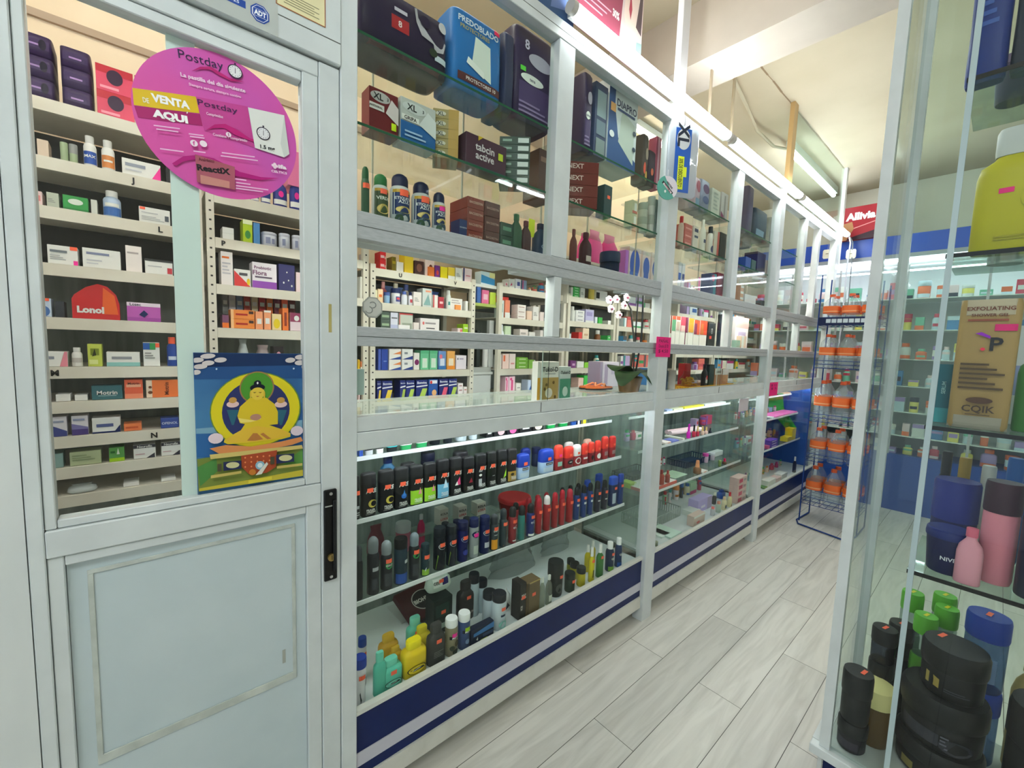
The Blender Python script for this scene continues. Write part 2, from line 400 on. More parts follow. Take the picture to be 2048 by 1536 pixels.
# floor of separate planks
def floor_mat():
    ma, t, b = nt('floor_planks')
    g = t.nodes.new('ShaderNodeNewGeometry'); tc = t.nodes.new('ShaderNodeTexCoord'); mp = t.nodes.new('ShaderNodeMapping'); mp.inputs['Scale'].default_value = (14, 1.3, 1)
    vm = t.nodes.new('ShaderNodeVectorMath'); vm.operation = 'ADD'; cb = t.nodes.new('ShaderNodeCombineXYZ'); ml = t.nodes.new('ShaderNodeMath'); ml.operation = 'MULTIPLY'; ml.inputs[1].default_value = 37
    t.links.new(g.outputs['Random Per Island'], ml.inputs[0]); t.links.new(ml.outputs[0], cb.inputs[1]); t.links.new(ml.outputs[0], cb.inputs[0])
    t.links.new(tc.outputs['Object'], vm.inputs[0]); t.links.new(cb.outputs[0], vm.inputs[1]); t.links.new(vm.outputs[0], mp.inputs[0])
    n = t.nodes.new('ShaderNodeTexNoise'); n.inputs['Scale'].default_value = 1.6; n.inputs['Detail'].default_value = 7; n.inputs['Distortion'].default_value = 1.2
    r = t.nodes.new('ShaderNodeValToRGB'); e = r.color_ramp.elements; e[0].position = .25; e[0].color = lin('BDBBB2'); e[1].position = .62; e[1].color = lin('D4D2C9')
    t.links.new(mp.outputs[0], n.inputs['Vector']); t.links.new(n.outputs['Fac'], r.inputs[0])
    h = t.nodes.new('ShaderNodeHueSaturation'); mr = t.nodes.new('ShaderNodeMapRange'); mr.inputs[3].default_value = .92; mr.inputs[4].default_value = 1.05
    t.links.new(g.outputs['Random Per Island'], mr.inputs[0]); t.links.new(mr.outputs[0], h.inputs['Value']); t.links.new(r.outputs[0], h.inputs['Color'])
    t.links.new(h.outputs[0], b.inputs['Base Color']); b.inputs['Roughness'].default_value = .38
    return ma
mb = MB(); mb.box(-3, 2.6, -2.5, 7.2, -.05, -.001, '4A4843')
FM = floor_mat(); g = .0012
known = {-1.41: 1.59, -1.215: 2.0, -1.02: 1.43, -.825: 1.99, -.63: 2.55, -.435: 1.98, -.24: 1.6}
for i in range(-8, 19):
    x0 = round(-1.41 + .195 * i, 3); st = known.get(x0, random.random() * 1.15); L = 1.15; y = st - L * 5
    if x0 > 2.5: break
    while y < 7.1:
        a, b_ = max(-2.45, y), min(7.1, y + L)
        if b_ > a: mb.add([(x0 + g, a + g, .001), (x0 + .195 - g, a + g, .001), (x0 + .195 - g, b_ - g, .001), (x0 + g, b_ - g, .001)], [(0, 1, 2, 3)], FM)
        y += L
struct('floor', mb)
PLAST = MN('EAD6BA', 'DCC4A2', 1.6, .8, lo=.3, hi=.75, detail=6); CEIL = MN('CCC2AC', 'B8AE96', 1.1, .85, lo=.3, hi=.8, detail=5)
mb = MB(); mb.box(-2.85, -2.75, -2.5, 7.2, 0, CZ, PLAST); struct('wall_left', mb)
mb = MB(); mb.box(2.3, 2.4, -2.5, 7.2, 0, CZ, MN('D8D4C8', 'CAC4B6', 2, .8)); struct('wall_right', mb)
mb = MB(); mb.box(-2.85, 2.4, 6.7, 6.8, 0, CZ, MN('D4D2C2', 'C6C3B2', 1.5, .8)); struct('wall_back', mb)
mb = MB(); mb.box(-2.85, 2.4, -2.5, 7.2, CZ, CZ + .1, CEIL); struct('ceiling', mb)
mb = MB(); mb.box(-2.75, 2.3, 2.5, 2.8, 3.28, CZ, MN('D2C8BC', 'BCB2A6', 2.2, .8, lo=.3, hi=.75)); struct('trim_1', mb)         # concrete beam
mb = MB(); mb.box(-2.75, -2.735, -1, 6.6, 2.885, 2.915, 'A89078'); struct('trim_2', mb)                                          # conduit line on the storeroom wall
# stain along the joint of ceiling and partition
mb = MB(); pts = [(-1.30 + .002 * math.sin(k * 1.7), 2.8 + k * .1) for k in range(31)]
for k in range(30):
    wd = .003 + .004 * abs(math.sin(k * .9)); mb.add([(pts[k][0] - wd, pts[k][1], CZ - .001), (pts[k][0] + wd, pts[k][1], CZ - .001), (pts[k + 1][0] + wd, pts[k + 1][1], CZ - .001), (pts[k + 1][0] - wd, pts[k + 1][1], CZ - .001)], [(0, 1, 2, 3)], '8A7458')
struct('trim_3', mb)
# wall left of the door (white boards)
mb = MB(); mb.box(XB - .03, XS, -2.4, -.1915, 0, 3.0, MN('DEE3E2', 'D2D8D8', 6, .5, stretch=(1, 1, .4))); struct('wall_front', mb)
# ================================================================= PARTITION FRAME (aluminium)
def strip(name, y0, y1, z0, z1, x1=XS, x0=XB, ma=None, grooves=()):
    mb = MB(); mb.box(x0, x1, y0, y1, z0, z1, ma or ALU, bev=.002)
    for gz in grooves: mb.box(x1 - .001, x1 + .0006, y0 + .001, y1 - .001, gz - .0011, gz + .0011, '5A5F5C')
    return struct(name, mb)
strip('trim_4', -1.2, .437, 2.345, 3.0, x1=XS + .012, grooves=(2.40,))        # header over the door
strip('trim_5', .4385, .486, 0, CZ, x1=XS + .004)                              # post right of the door
strip('trim_6', 2.175, 2.275, 0, 2.93, x1=XS + .012)                            # post between the first two cases
strip('trim_7', 3.875, 3.965, 0, 2.93, x1=XS + .012)
strip('trim_8', 5.60, 5.70, 0, 2.93, x1=XS + .012)
BAYS = [(.486, 2.175), (2.275, 3.875), (3.965, 5.60)]
k = 9
for (a, b_) in BAYS:
    strip(f'trim_{k}', a, b_, 1.262, 1.318, grooves=()); k += 1                                  # case head
    mb = MB(); y = a
    mb.box(XB, XS - .006, a, b_, 1.320, 1.365, ALU); mid = (a + b_) / 2 - .05
    mb.box(XS - .007, XS - .004, mid - .001, mid + .001, 1.322, 1.363, '4A4F4C'); struct(f'trim_{k}', mb); k += 1   # sliding track
    strip(f'trim_{k}', a, b_, 1.583, 1.642, ma=ALU2, grooves=(1.612,)); k += 1                    # rail between the two window rows
    strip(f'trim_{k}', a, b_, 1.898, 1.978, ma=ALU2, grooves=(1.936,)); k += 1                    # rail under the upper showcase
    strip(f'trim_{k}', a, b_, 2.83, 2.90, grooves=(2.862,)); k += 1                               # top rail
for (a, b_, z0, z1) in ((1.30, 1.395, 1.979, 2.829), (3.075, 3.165, 1.979, 2.829), (4.55, 4.63, 1.979, 2.829), (5.0, 5.06, 1.979, 2.829),
                        (1.327, 1.371, 1.643, 1.897), (3.10, 3.15, 1.643, 1.897), (4.62, 4.66, 1.643, 1.897)):
    strip(f'trim_{k}', a, b_, z0, z1, x1=XS - .001); k += 1
# hangers up to the ceiling
for (y, wd, c, z0) in ((2.215, .075, 'E6E4E8', 2.94), (2.62, .022, 'B8A890', 2.94), (2.93, .03, 'A89A80', 2.94), (4.0, .085, 'B89A6A', 2.94), (5.84, .02, '4A4238', 2.6), (5.76, .06, 'E0E2DE', 2.6)):
    strip(f'trim_{k}', y, y + wd, z0, CZ, x1=XS + (.004 if wd > .05 else -.02), x0=XS - .03, ma=M(c)); k += 1
# windows: panes and thin dark sliding edges
wn = 1
def pane(name, y0, y1, z0, z1, x=XG, ma=None, t=.005, parent=None):
    mb = MB(); mb.box(x - t / 2, x + t / 2, y0, y1, z0, z1, ma or PANE); return struct(name, mb, parent)
for (a, b_), mu in zip(BAYS, ((1.327, 1.371), (3.10, 3.15), (4.62, 4.66))):
    for (c, d_) in ((a, mu[0]), (mu[1], b_)): pane(f'window_{wn}', c + .001, d_ - .001, 1.643, 1.897); wn += 1
    m_ = (a + b_) / 2
    for j, (c, d_) in enumerate(((a, m_ + .015), (m_ - .015, b_))):
        w_ = empty(f'window_{wn}', (0, 0, 0), kind='structure'); wn += 1
        pane('glass_pane', c + .001, d_ - .001, 1.366, 1.582, x=XG - .012 * j, parent=w_)
        e_ = d_ if j == 0 else c
        boxobj('glass_edge', (XG - .012 * j + .0026, XG - .012 * j + .0034, e_ - .004, e_ - .001 if j == 0 else e_ + .003, 1.366, 1.582), M('26302C' if j == 0 else 'D8E4DE'), w_)
pane(f'window_{wn}', 4.085, 5.75, 2.93, CZ - .01, x=XG + .01, ma=GL('F0F8F4', 1.4)); wn += 1

# ================================================================= DOOR
D = empty('door_1', (XS, .1, 0), kind='structure')
def dp(name, y0, y1, z0, z1, x1=0.0, x0=-.045, ma=None, par=None, bev=.002):
    mb = MB(); mb.box(x0, x1, y0 - .1, y1 - .1, z0, z1, ma or ALU, bev=bev); return mb.make(name, par or D)
dp('stile', -.190, -.166, .02, 2.34); dp('stile', .383, .4365, .02, 2.34)
dp('sash', -.165, -.148, 1.182, 2.30, x1=-.006); dp('sash', .342, .382, 1.182, 2.34, x1=-.006)
dp('rail', -.165, .382, 2.30, 2.34, x1=-.003); dp('rail', -.147, .341, 2.275, 2.299, x1=-.008)
dp('rail', -.165, .382, 1.122, 1.1805); dp('sash', -.147, .341, 1.182, 1.20, x1=-.008)
dp('sash', -.165, -.140, .10, 1.120, x1=-.006); dp('sash', .343, .382, .10, 1.120, x1=-.006); dp('sash', -.139, .342, 1.098, 1.120, x1=-.006)
dp('rail', -.165, .382, .02, .099)
PNL = MN('CAD7DB', 'BECDD2', 4, .45, lo=.3, hi=.7)
dp('lower_panel', -.139, .342, .10, 1.097, x1=-.020, x0=-.03, ma=PNL, bev=0)
mb = MB()
for (a, b_, c, d_) in ((-.108, .315, 1.062, 1.072), (-.108, .315, .600, .622), (-.108, -.098, .62, 1.062), (.305, .315, .62, 1.062)): mb.box(-.0198, -.0165, a - .1, b_ - .1, c, d_, MN('C9D0CA', 'B4BCB6', 20, .5), bev=.001)
mb.box(-.0198, -.0185, .178, .186, .66, .70, 'A8ACA4')
mb.make('panel_molding', D)
mb = MB(); mb.box(-.030, -.026, -.248, .241, 1.20, 2.275, GL('FCFEFE', 1.25)); mb.make('glass_pane', D)
mb = MB(); mb.box(-.050, -.034, -.036, .017, 1.20, 2.275, M('E2F2EA', .35)); mb.make('centre_stile', D)
h_ = dp('handle', .387, .424, .880, 1.160, x1=.010, x0=.0005, ma=M('0E0F10', .3), bev=.003)
mb = MB(); mb.box(.0105, .020, .310, .318, .91, 1.13, M('1A1C1D', .25), bev=.002); mb.box(.0102, .0125, .289, .309, 1.110, 1.113, M('A8ACA8', .3)); mb.make('grip', h_)
mb = MB(); mb.tube([(.0105, .306, .955), (.018, .306, .955)], .011, 'met:A89058', n=16); mb.box(.0182, .0186, .3052, .3068, .948, .962, '2A2418'); mb.make('lock_cylinder', h_)
mb = MB()
for z in (1.148, .893): mb.tube([(.0102, .306, z), (.0125, .306, z)], .0045, 'met:C8C8C8', n=10)
mb.make('screw', h_)
dp('scuff', .405, .413, 1.62, 1.70, x1=.0012, x0=.0002, ma=M('B4A86A'), bev=0)
# ================================================================= COUNTER CASES (lower showcases)
CASES = []
NAVY = MN('08205C', '071A50', 5, .35, lo=.3, hi=.7)
desc = ['glass counter case nearest the door, full of body washes, deodorants and talc bottles', 'middle glass counter case holding nail polish, soap boxes and small baskets', 'farthest glass counter case beside the blue water jug rack']
for i, ((a, b_), ds) in enumerate(zip(BAYS, desc)):
    r = empty('display_case', (XS, (a + b_) / 2, 0), ds, 'display case', 'glass counter cases under the service windows')
    oy = (a + b_) / 2; A, B = a - oy, b_ - oy
    def cp_(name, x0, x1, y0, y1, z0, z1, ma, bev=0):
        mb = MB(); mb.box(x0 - XS, x1 - XS, y0, y1, z0, z1, ma, bev=bev); return mb.make(name, r)
    cp_('kick_board', XB - .06, XB - .045, A, B, 0, .079, MN('D0D0C8', 'BCBCB2', 9, .6, stretch=(1, .6, 2), lo=.2, hi=.5))
    cp_('plinth_rail', XB, XS - .004, A, B, .080, .150, MN('D8D8D0', 'C8C8BE', 9, .5, lo=.2, hi=.5))
    cp_('front_panel', -1.2965, XS - .012, A, B, .151, .378, NAVY)
    cp_('stripe', XS - .0118, XS - .008, A, B, .192, .240, M('C6C6D2', .3))
    cp_('glass_channel', -1.2955, XS - .004, A, B, .379, .394, M('D8DAD2', .35))
    cp_('deck', -1.80, -1.297, A, B, .352, .368, M('DCE2E4', .35))
    cp_('front_glass', XG - .003, XG + .003, A + .001, B - .001, .3685, 1.261, PANE)
    cp_('back_panel', -1.815, -1.801, A, B, .1, 1.25, MN('8C9894', '4A5652', 5, .4, lo=.3, hi=.6, stretch=(1, 3, .4)))
    cp_('side_glass', -1.80, XB - .001, A + .002, A + .008, .395, 1.261, GL('FAFDFB', 1.0)); cp_('side_glass', -1.80, XB - .001, B - .008, B - .002, .395, 1.261, GL('FAFDFB', 1.0, 'B8C8C0', .12))
    cp_('top_glass', -1.81, XB - .001, A, B, 1.335, 1.344, GL('F8FCFA', 1.0, 'DCE8E4', .30))
    for (x, z) in ((-1.50, 1.177), (-1.42, .976), (-1.38, .700)):
        s = cp_('shelf', -1.79, x - .004, A + .02, B - .06, z - .006, z, SHELFG)
        mb = MB(); mb.box(x - .0035 - XS, x - XS, A + .02, B - .06, z - .015, z + .001, M('E4E8EA', .3)); mb.make('shelf_lip', s)
    cp_('light_strip', -1.352, -1.344, A + .05, B - .05, 1.252, 1.2605, EM('F4F8FF', 24))
    CASES.append(r); RACKS.append((a, b_, -1.504, [1.315, 1.177]))
# ================================================================= UPPER SHOWCASES
UB = [(.488, 1.299), (1.396, 2.174), (2.276, 3.074), (3.166, 3.874), (3.966, 4.549)]
ud = ['upper showcase over the first window, full of night pad packs and blue label bottles', 'upper showcase with the white and blue diaper pack and maroon cartons', 'upper showcase of pale boxes beside the hanging blister strip',
      'upper showcase with dark blue packs in the middle of the partition', 'farthest upper showcase, nearly empty behind clear glass']
for (a, b_), ds in zip(UB, ud):
    r = empty('wall_showcase', (XS, a, 1.978), ds, 'showcase', 'upper showcases above the service windows')
    def up_(name, x0, x1, y0, y1, z0, z1, ma, par=None):
        mb = MB(); mb.box(x0 - XS, x1 - XS, y0 - a, y1 - a, z0 - 1.978, z1 - 1.978, ma); return mb.make(name, par or r)
    up_('front_glass', XG - .003, XG + .002, a + .001, b_ - .001, 1.98, 2.828, PANE)
    up_('bottom_board', -1.66, XB - .001, a, b_, 1.955, 1.978, M('8E9496', .45))
    for z in (2.245, 2.500):
        s = up_('glass_shelf', -1.64, XG - .012, a + .004, b_ - .004, z - .008, z, SHELFG)
        up_('front_edge', XG - .0115, XG - .0105, a + .004, b_ - .004, z - .008, z, EDGEG, s)
    for y in (a + .2, b_ - .2): up_('upright', -1.652, -1.644, y, y + .006, 1.98, 2.83, M('D8D4C4', .4))
# ================================================================= STORE-ROOM SHELVING
CREAMY = MN('E4E0D2', 'D8D2C2', 6, .5)
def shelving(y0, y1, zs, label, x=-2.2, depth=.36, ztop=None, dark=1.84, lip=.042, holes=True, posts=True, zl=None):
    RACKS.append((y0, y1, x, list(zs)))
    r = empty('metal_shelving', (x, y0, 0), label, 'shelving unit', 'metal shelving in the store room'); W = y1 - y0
    if posts:
        for yy in (0, W - .028):
            for xx, f in ((0, 1), (-depth + .03, 0)):
                mb = MB(); mb.box(xx - .03, xx, yy, yy + .028, 0, ztop or zs[0] + .02, CREAMY)
                if f and holes:
                    z = 1.2
                    while z < (ztop or zs[0]): mb.box(xx, xx + .0008, yy + .010, yy + .018, z, z + .007, '2A2A28'); z += .038
                mb.make('upright', r)
    for z in zs:
        mb = MB(); mb.box(-.014, -.002 if posts else 0, .029 if posts else 0, W - .029 if posts else W, z - lip, z, CREAMY); mb.box(-depth, -.015, .001, W - .001, z - .006, z - .001, CREAMY); mb.make('shelf', r)
    mb = MB(); mb.box(-depth - .012, -depth - .004, 0, W, dark, zs[0] - .01, '2A2E30'); mb.make('back_panel', r)  # near-black colour paints in the dark interior under the upper shelves
    mb = MB(); mb.box(-depth - .012, -depth - .004, 0, W, .2, dark - .002, MN('9CA49E', '7C847E', 3, .4, stretch=(1, 6, .5))); mb.make('back_panel', r)
    return r
ZA = [2.381, 2.190, 2.025, 1.832, 1.645, 1.469, 1.343, 1.215, 1.100, .993]
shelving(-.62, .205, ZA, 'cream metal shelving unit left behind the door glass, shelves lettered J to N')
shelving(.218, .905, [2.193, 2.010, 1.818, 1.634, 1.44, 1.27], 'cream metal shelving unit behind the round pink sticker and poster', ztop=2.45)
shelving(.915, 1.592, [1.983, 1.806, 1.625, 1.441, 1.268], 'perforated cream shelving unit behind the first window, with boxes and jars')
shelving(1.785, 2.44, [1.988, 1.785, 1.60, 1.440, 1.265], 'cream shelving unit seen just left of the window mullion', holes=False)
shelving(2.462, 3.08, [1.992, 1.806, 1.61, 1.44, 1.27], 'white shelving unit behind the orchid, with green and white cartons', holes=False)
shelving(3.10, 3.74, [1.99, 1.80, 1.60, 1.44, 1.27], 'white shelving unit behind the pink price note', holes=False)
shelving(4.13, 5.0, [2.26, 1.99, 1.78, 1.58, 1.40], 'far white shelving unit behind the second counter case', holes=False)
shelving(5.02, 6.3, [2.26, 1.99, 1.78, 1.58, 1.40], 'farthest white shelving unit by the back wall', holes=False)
mb = MB(); LT = [('J', 265, 347, 2.190), ('L', 321, 456, 2.025), ('M', 109, 736, 1.469), ('N', 308, 861, 1.215), ('P', 447, 480, 2.010), ('U', 801, 540, 1.983), ('V', 911, 556, 1.983)]
for st, px, py, z in LT:
    q = MB(); y, _ = onx(px, py, -2.198); text(q, st, lambda u, v: (-2.2005 + .0, y + u, z - .021 + v), 0, 0, .020, '1A1A1A', bold=.04)
    o = q.make('shelf_letter'); q = None
    o.location.x = .0025; tag(o, f'black letter {st} stuck on the front lip of a cream store-room shelf', 'shelf letter', 'black letters on the shelf lips')

# ================================================================= PRODUCTS ON THE STORE-ROOM SHELVES (behind the door)
XB0 = -2.217
n_ = lambda c='grey', b='.1,.3,.7,.6,3': f'n {b}:{c}'
row('on the top shelf behind the door', XB0, ZA[0], 'packages on the top shelf behind the door', [
 (20, 40, 88, 'pack', 'purple', 'pale purple pack at the left edge'),
 (40, 118, 67, 'pack', 'plum', 'dark purple sanitary pad pack', dict(stack=3, d=.16, dec='x .1,.3,.9,.7:43305E;x .2,.42,.6,.5:A888C0;o .7,.5,.12,.25:1D1830')),
 (120, 189, 97, 'pack', 'plum', 'black violet pad pack by pink boxes', dict(stack=3, d=.16, dec='x .1,.3,.9,.7:3B2A58;x .3,.4,.7,.48:B08CC8')),
 (192, 268, 137, 'box', 'E0506E', 'pink and red napkin box', dict(stack=2, dec='t .3:C03040;o .5,.6,.22,.3:3A2440;x .1,.1,.6,.2:F4A0B4')),
 (270, 335, 160, 'box', 'D8486A', 'plain rose box behind the round sticker', dict(d=.14)),
 (560, 606, 300, 'box', 'pink', 'small pink packet at the right edge', dict(Z=2.30))] , dep=.14)
row('on shelf J', XB0, ZA[1], 'items on the shelf lettered J', [
 (34, 62, 239, 'box', 'white', 'tall white box', dict(dec='x .1,.6,.9,.8:A8C0C4;' + n_())),
 (74, 103, 280, 'box', 'D8C4B0', 'small tan packet', dict(dec='m 0:tan')),
 (120, 137, 284, 'tin', 'sage', 'small sage green tin'),
 (138, 156, 288, 'tin', 'sage', 'small sage green tin with grey lid', dict(cap='grey')),
 (166, 194, 270, 'med', 'white', 'white bottle with blue label', dict(cap='white', dec='x 0,.1,1,.75:blue;T .5,.5,.12:white:MAX')),
 (202, 230, 279, 'med', 'white', 'white bottle with orange label', dict(cap='white', dec='x 0,.1,1,.75:D88848;x .15,.4,.85,.5:white')),
 (243, 322, 323, 'flat', 'white', 'flat white medicine box with pink corner', dict(dec='p .75,0,1,0,1,.9:hot;x .08,.55,.6,.75:9098A8;x .08,.3,.5,.38:C0C4CC')),
 (330, 340, 330, 'box', 'black', 'thin black box')])
row('on shelf L', XB0, ZA[2], 'items on the shelf lettered L', [
 (48, 91, 381, 'box', 'F0D4D4', 'pale box with pink print', dict(dec='x .1,.3,.9,.7:E89090')),
 (93, 123, 386, 'box', 'BCC4B4', 'grey green box', dict(dec=n_())),
 (125, 180, 393, 'box', 'green', 'green box with white oval', dict(dec='o .5,.6,.3,.2:E0ECE0;x 0,0,1,.15:1E7A38')),
 (182, 197, 400, 'box', 'D0D4CC', 'small pale box'),
 (205, 243, 380, 'med', 'BCD0E8', 'big blue bottle with white cap', dict(cap='white', dec='x 0,.05,1,.55:3868B0;x .1,.6,.9,.8:white')),
 (277, 341, 417, 'box', 'white', 'wide white box with red corner', dict(dec='x .03,.82,.2,.98:coral;x .08,.62,.6,.68:B8BCC0;' + n_('B0B4B8', '.08,.15,.8,.45,3') + ';x .82,.25,.95,.6:505860'))])
row('on the fourth shelf behind the door', XB0, ZA[3], 'cartons on the fourth shelf behind the door', [
 (94, 160, 492, 'box', 'white', 'white box with two red corners', dict(dec='x .75,.8,1,1:coral;x .85,0,1,.25:hot;x .08,.62,.65,.75:707880;' + n_('A8ACB0', '.08,.2,.6,.5,3'))),
 (164, 243, 499, 'box', 'white', 'white box with grey drug name', dict(dec='x .1,.68,.7,.8:8088A8;x .1,.35,.5,.42:C0C4CC;x .1,.2,.4,.25:C0C4CC')),
 (251, 284, 492, 'box', 'F0E8E4', 'upright cream box', dict(dec='x .1,.7,.8,.76:B0A8A8')),
 (289, 346, 520, 'flat', 'white', 'low white box with black lid line', dict(dec='t .14:dgrey;x .8,.1,.98,.5:C8404C;x .1,.5,.6,.56:B0B4B8'))])
row('on the fifth shelf behind the door', XB0, ZA[4], 'cartons on the fifth shelf behind the door', [
 (66, 109, 596, 'box', 'C4D4E8', 'pale blue box with red tab', dict(dec='o .5,.3,.42,.3:4870B0;x .6,.85,.9,1:coral')),
 (110, 134, 603, 'box', '30343C', 'small dark grey box'),
 (253, 322, 606, 'box', 'C060B8', 'violet box with dark blue spot', dict(dec='t .2:F0E0F0;T .25,.9,.14,.4:plum:Losec;p .35,.35,.5,.2,.62,.4,.5,.6:navy;b .2:A048A0'))])
# the red box with a domed top
y0, z0 = onx(145, 632, XB0); y1, _ = onx(240, 634, XB0); z0 = ZA[4]; w_ = y1 - y0
mb = MB(); prof = [(0, 0), (w_, 0), (w_, .06), (w_ * .93, .095), (w_ * .75, .122), (w_ * .55, .13), (w_ * .3, .115), (w_ * .05, .085), (0, .07)]
mb.add([(0, a, b) for a, b in prof] + [(-.07, a, b) for a, b in prof], [list(range(9)), list(range(17, 8, -1))] + [(i, (i + 1) % 9, 9 + (i + 1) % 9, 9 + i) for i in range(9)], 'C8282C')
mb.poly([(.0008, w_ * .62, .02), (.0008, w_ * .97, .02), (.0008, w_ * .9, .09), (.0008, w_ * .66, .118)], 'E8642C')
text(mb, 'Lonol', lambda u, v: (.0016, u, v), w_ * .38, .034, .022, M('white'), bold=.05)
tag(mb.make('medicine_box', None, (XB0, y0, z0)), 'red and orange domed-top medicine box on the fifth shelf behind the door', 'box')
row('on shelf M', XB0, ZA[5], 'items on the shelf lettered M', [
 (74, 141, 702, 'box', 'white', 'white box with pink end', dict(dec='p .72,0,1,0,1,1,.9,1:E890A0;x .05,.5,.55,.68:8890A0')),
 (143, 166, 695, 'med', 'E8E8E4', 'small white pill bottle', dict(dec='x 0,.3,1,.7:C0BCB8')),
 (175, 207, 688, 'box', 'C8D45C', 'yellow green box', dict(dec='x .2,.5,.8,.8:7C8C2C;x .1,.1,.7,.3:E0E89C;p .3,.45,.6,.5,.5,.8:303818')),
 (212, 281, 703, 'flat', 'white', 'white box with teal band', dict(dec='b .28:8CC4C0;x .15,.5,.75,.68:9498A0')),
 (286, 320, 685, 'box', 'white', 'white box with blue green top', dict(dec='x 0,.7,.4,.98:3060B0;x .4,.7,.75,.98:3E9A58;x .75,.8,1,.98:coral;' + n_())),
 (333, 355, 674, 'med', '24489A', 'blue bottle with orange cap', dict(cap='coral', dec='x .1,.3,.9,.5:C8D4E8'))])
row('on the shelf under the grey bottles', XB0, ZA[6], 'cartons on the shelf below letter M', [
 (74, 103, 760, 'box', 'C8D8EC', 'pale blue and white box', dict(dec='x .1,.2,.9,.5:5078B8;x .1,.7,.9,.8:5078B8')),
 (111, 146, 785, 'flat', 'white', 'low white carton'), (149, 179, 786, 'flat', 'white', 'low white carton'),
 (182, 247, 768, 'box', '3C6C74', 'dark teal box', dict(dec='x .2,.25,.8,.3:9CC0C4;T .5,.5,.28:white:Motrin')),
 (248, 286, 743, 'box', 'E86848', 'orange red box', dict(dec='x .1,.6,.9,.75:F4B090;T .5,.8,.12:5A2A1C:Motrin;b .25:F0906C')),
 (291, 358, 757, 'box', 'F4E0C8', 'orange box with sideways lettering', dict(dec='x .18,0,1,1:E8783C;T .62,.5,.3,.5,90:5A2A1C:Motrin;o .12,.3,.07,.09:brown;o .12,.6,.05,.07:brown'))])
row('on shelf N', XB0, ZA[7], 'cartons on the shelf lettered N', [
 (103, 139, 813, 'box', 'E4E0E8', 'white box with navy wave', dict(dec='p 0,0,1,0,1,.25,0,.55:3A4488;x .1,.7,.8,.8:98A0B8')),
 (142, 180, 813, 'box', 'E4E0E8', 'white box with purple base', dict(dec='b .3:4A3A80;p 0,.3,1,.3,1,.4,0,.6:7C78B0;x .1,.75,.8,.85:9098B8')),
 (183, 243, 830, 'flat', 'white', 'white box with navy trim', dict(dec='b .1:navy;x .15,.4,.75,.6:505C90;p .8,.1,1,.1,1,.5:navy')),
 (247, 284, 842, 'flat', 'E8804C', 'small orange box', dict(dec='x .1,.35,.8,.6:C85830')),
 (320, 358, 831, 'flat', '344C98', 'small blue box', dict(dec='T .5,.5,.35:C8D0E8:OFENOL'))])
row('on the shelf below N', XB0, ZA[8], 'cartons on the shelf below letter N', [
 (94, 132, 900, 'flat', '88A8A4', 'faded teal box'), (138, 206, 895, 'box', 'B4C098', 'grey green box with fine print', dict(dec=n_('90A078', '.08,.3,.8,.8,3'))),
 (217, 250, 874, 'box', '5CA050', 'green box with white drop', dict(dec='b .25:lime;p .5,.5,.7,.5,.6,.95:E8F0E0;x .1,.6,.4,.75:2C6C34')),
 (266, 312, 879, 'box', 'white', 'white box with black header', dict(dec='t .24:30303C;T .5,.88,.16:white:Neurofin;p .55,.0,.95,.0,.95,.35:30303C;x .08,.3,.5,.36:C8A0A8')),
 (321, 362, 876, 'box', 'white', 'white box with black header', dict(dec='t .24:30303C;T .5,.88,.16:white:Neurofin;p .55,.0,.95,.0,.95,.35:30303C;x .08,.3,.5,.36:C8A0A8'))])
row('on the lowest visible shelf behind the door', XB0, ZA[9], 'wrapped items on the lowest shelf behind the door', [
 (130, 198, 962, 'bag', 'CCD4D4', 'crumpled clear white bag'), (246, 279, 956, 'flat', 'F0F0EC', 'small white rounded packet'), (321, 352, 949, 'flat', 'F0F0EC', 'small white rounded packet')])
# ---- unit behind the sticker and the poster
row('on the shelf under the round sticker', XB0, 2.193, 'blue bottles under the round sticker', [
 (500, 518, 372, 'liq', '28388C', 'blue syrup bottle', dict(cap='white', dec='x 0,.1,1,.4:white')), (521, 541, 360, 'liq', '28388C', 'blue syrup bottle', dict(cap='white', dec='x 0,.1,1,.4:white')),
 (545, 574, 352, 'liq', '2A3488', 'blue syrup bottle with pink figure', dict(cap='white', dec='x 0,.1,1,.4:white;o .5,.75,.2,.2:hot')), (578, 604, 352, 'liq', '2A3488', 'blue syrup bottle with pink figure', dict(cap='white', dec='x 0,.1,1,.4:white;o .5,.75,.2,.2:hot'))])
row('on shelf P', XB0, 2.010, 'items on the shelf lettered P', [
 (440, 468, 455, 'flat', 'white', 'low white box', dict(stack=2)), (480, 505, 439, 'box', 'B8D428', 'bright lime box', dict(dec='t .2:E8F0C0;o .5,.35,.3,.18:3C8C3C')),
 (507, 520, 446, 'box', '4C8CC8', 'narrow blue box'), (521, 554, 463, 'can', 'D8DCE8', 'pale milk can', dict(dec='x .2,.2,.5,.8:8890B0;x .6,.2,.8,.7:8890B0')),
 (557, 580, 466, 'can', 'D8DCE8', 'pale milk can', dict(dec='x .2,.2,.5,.8:8890B0')), (583, 604, 470, 'can', 'D8DCE8', 'pale milk can', dict(dec='x .2,.2,.5,.8:8890B0'))])
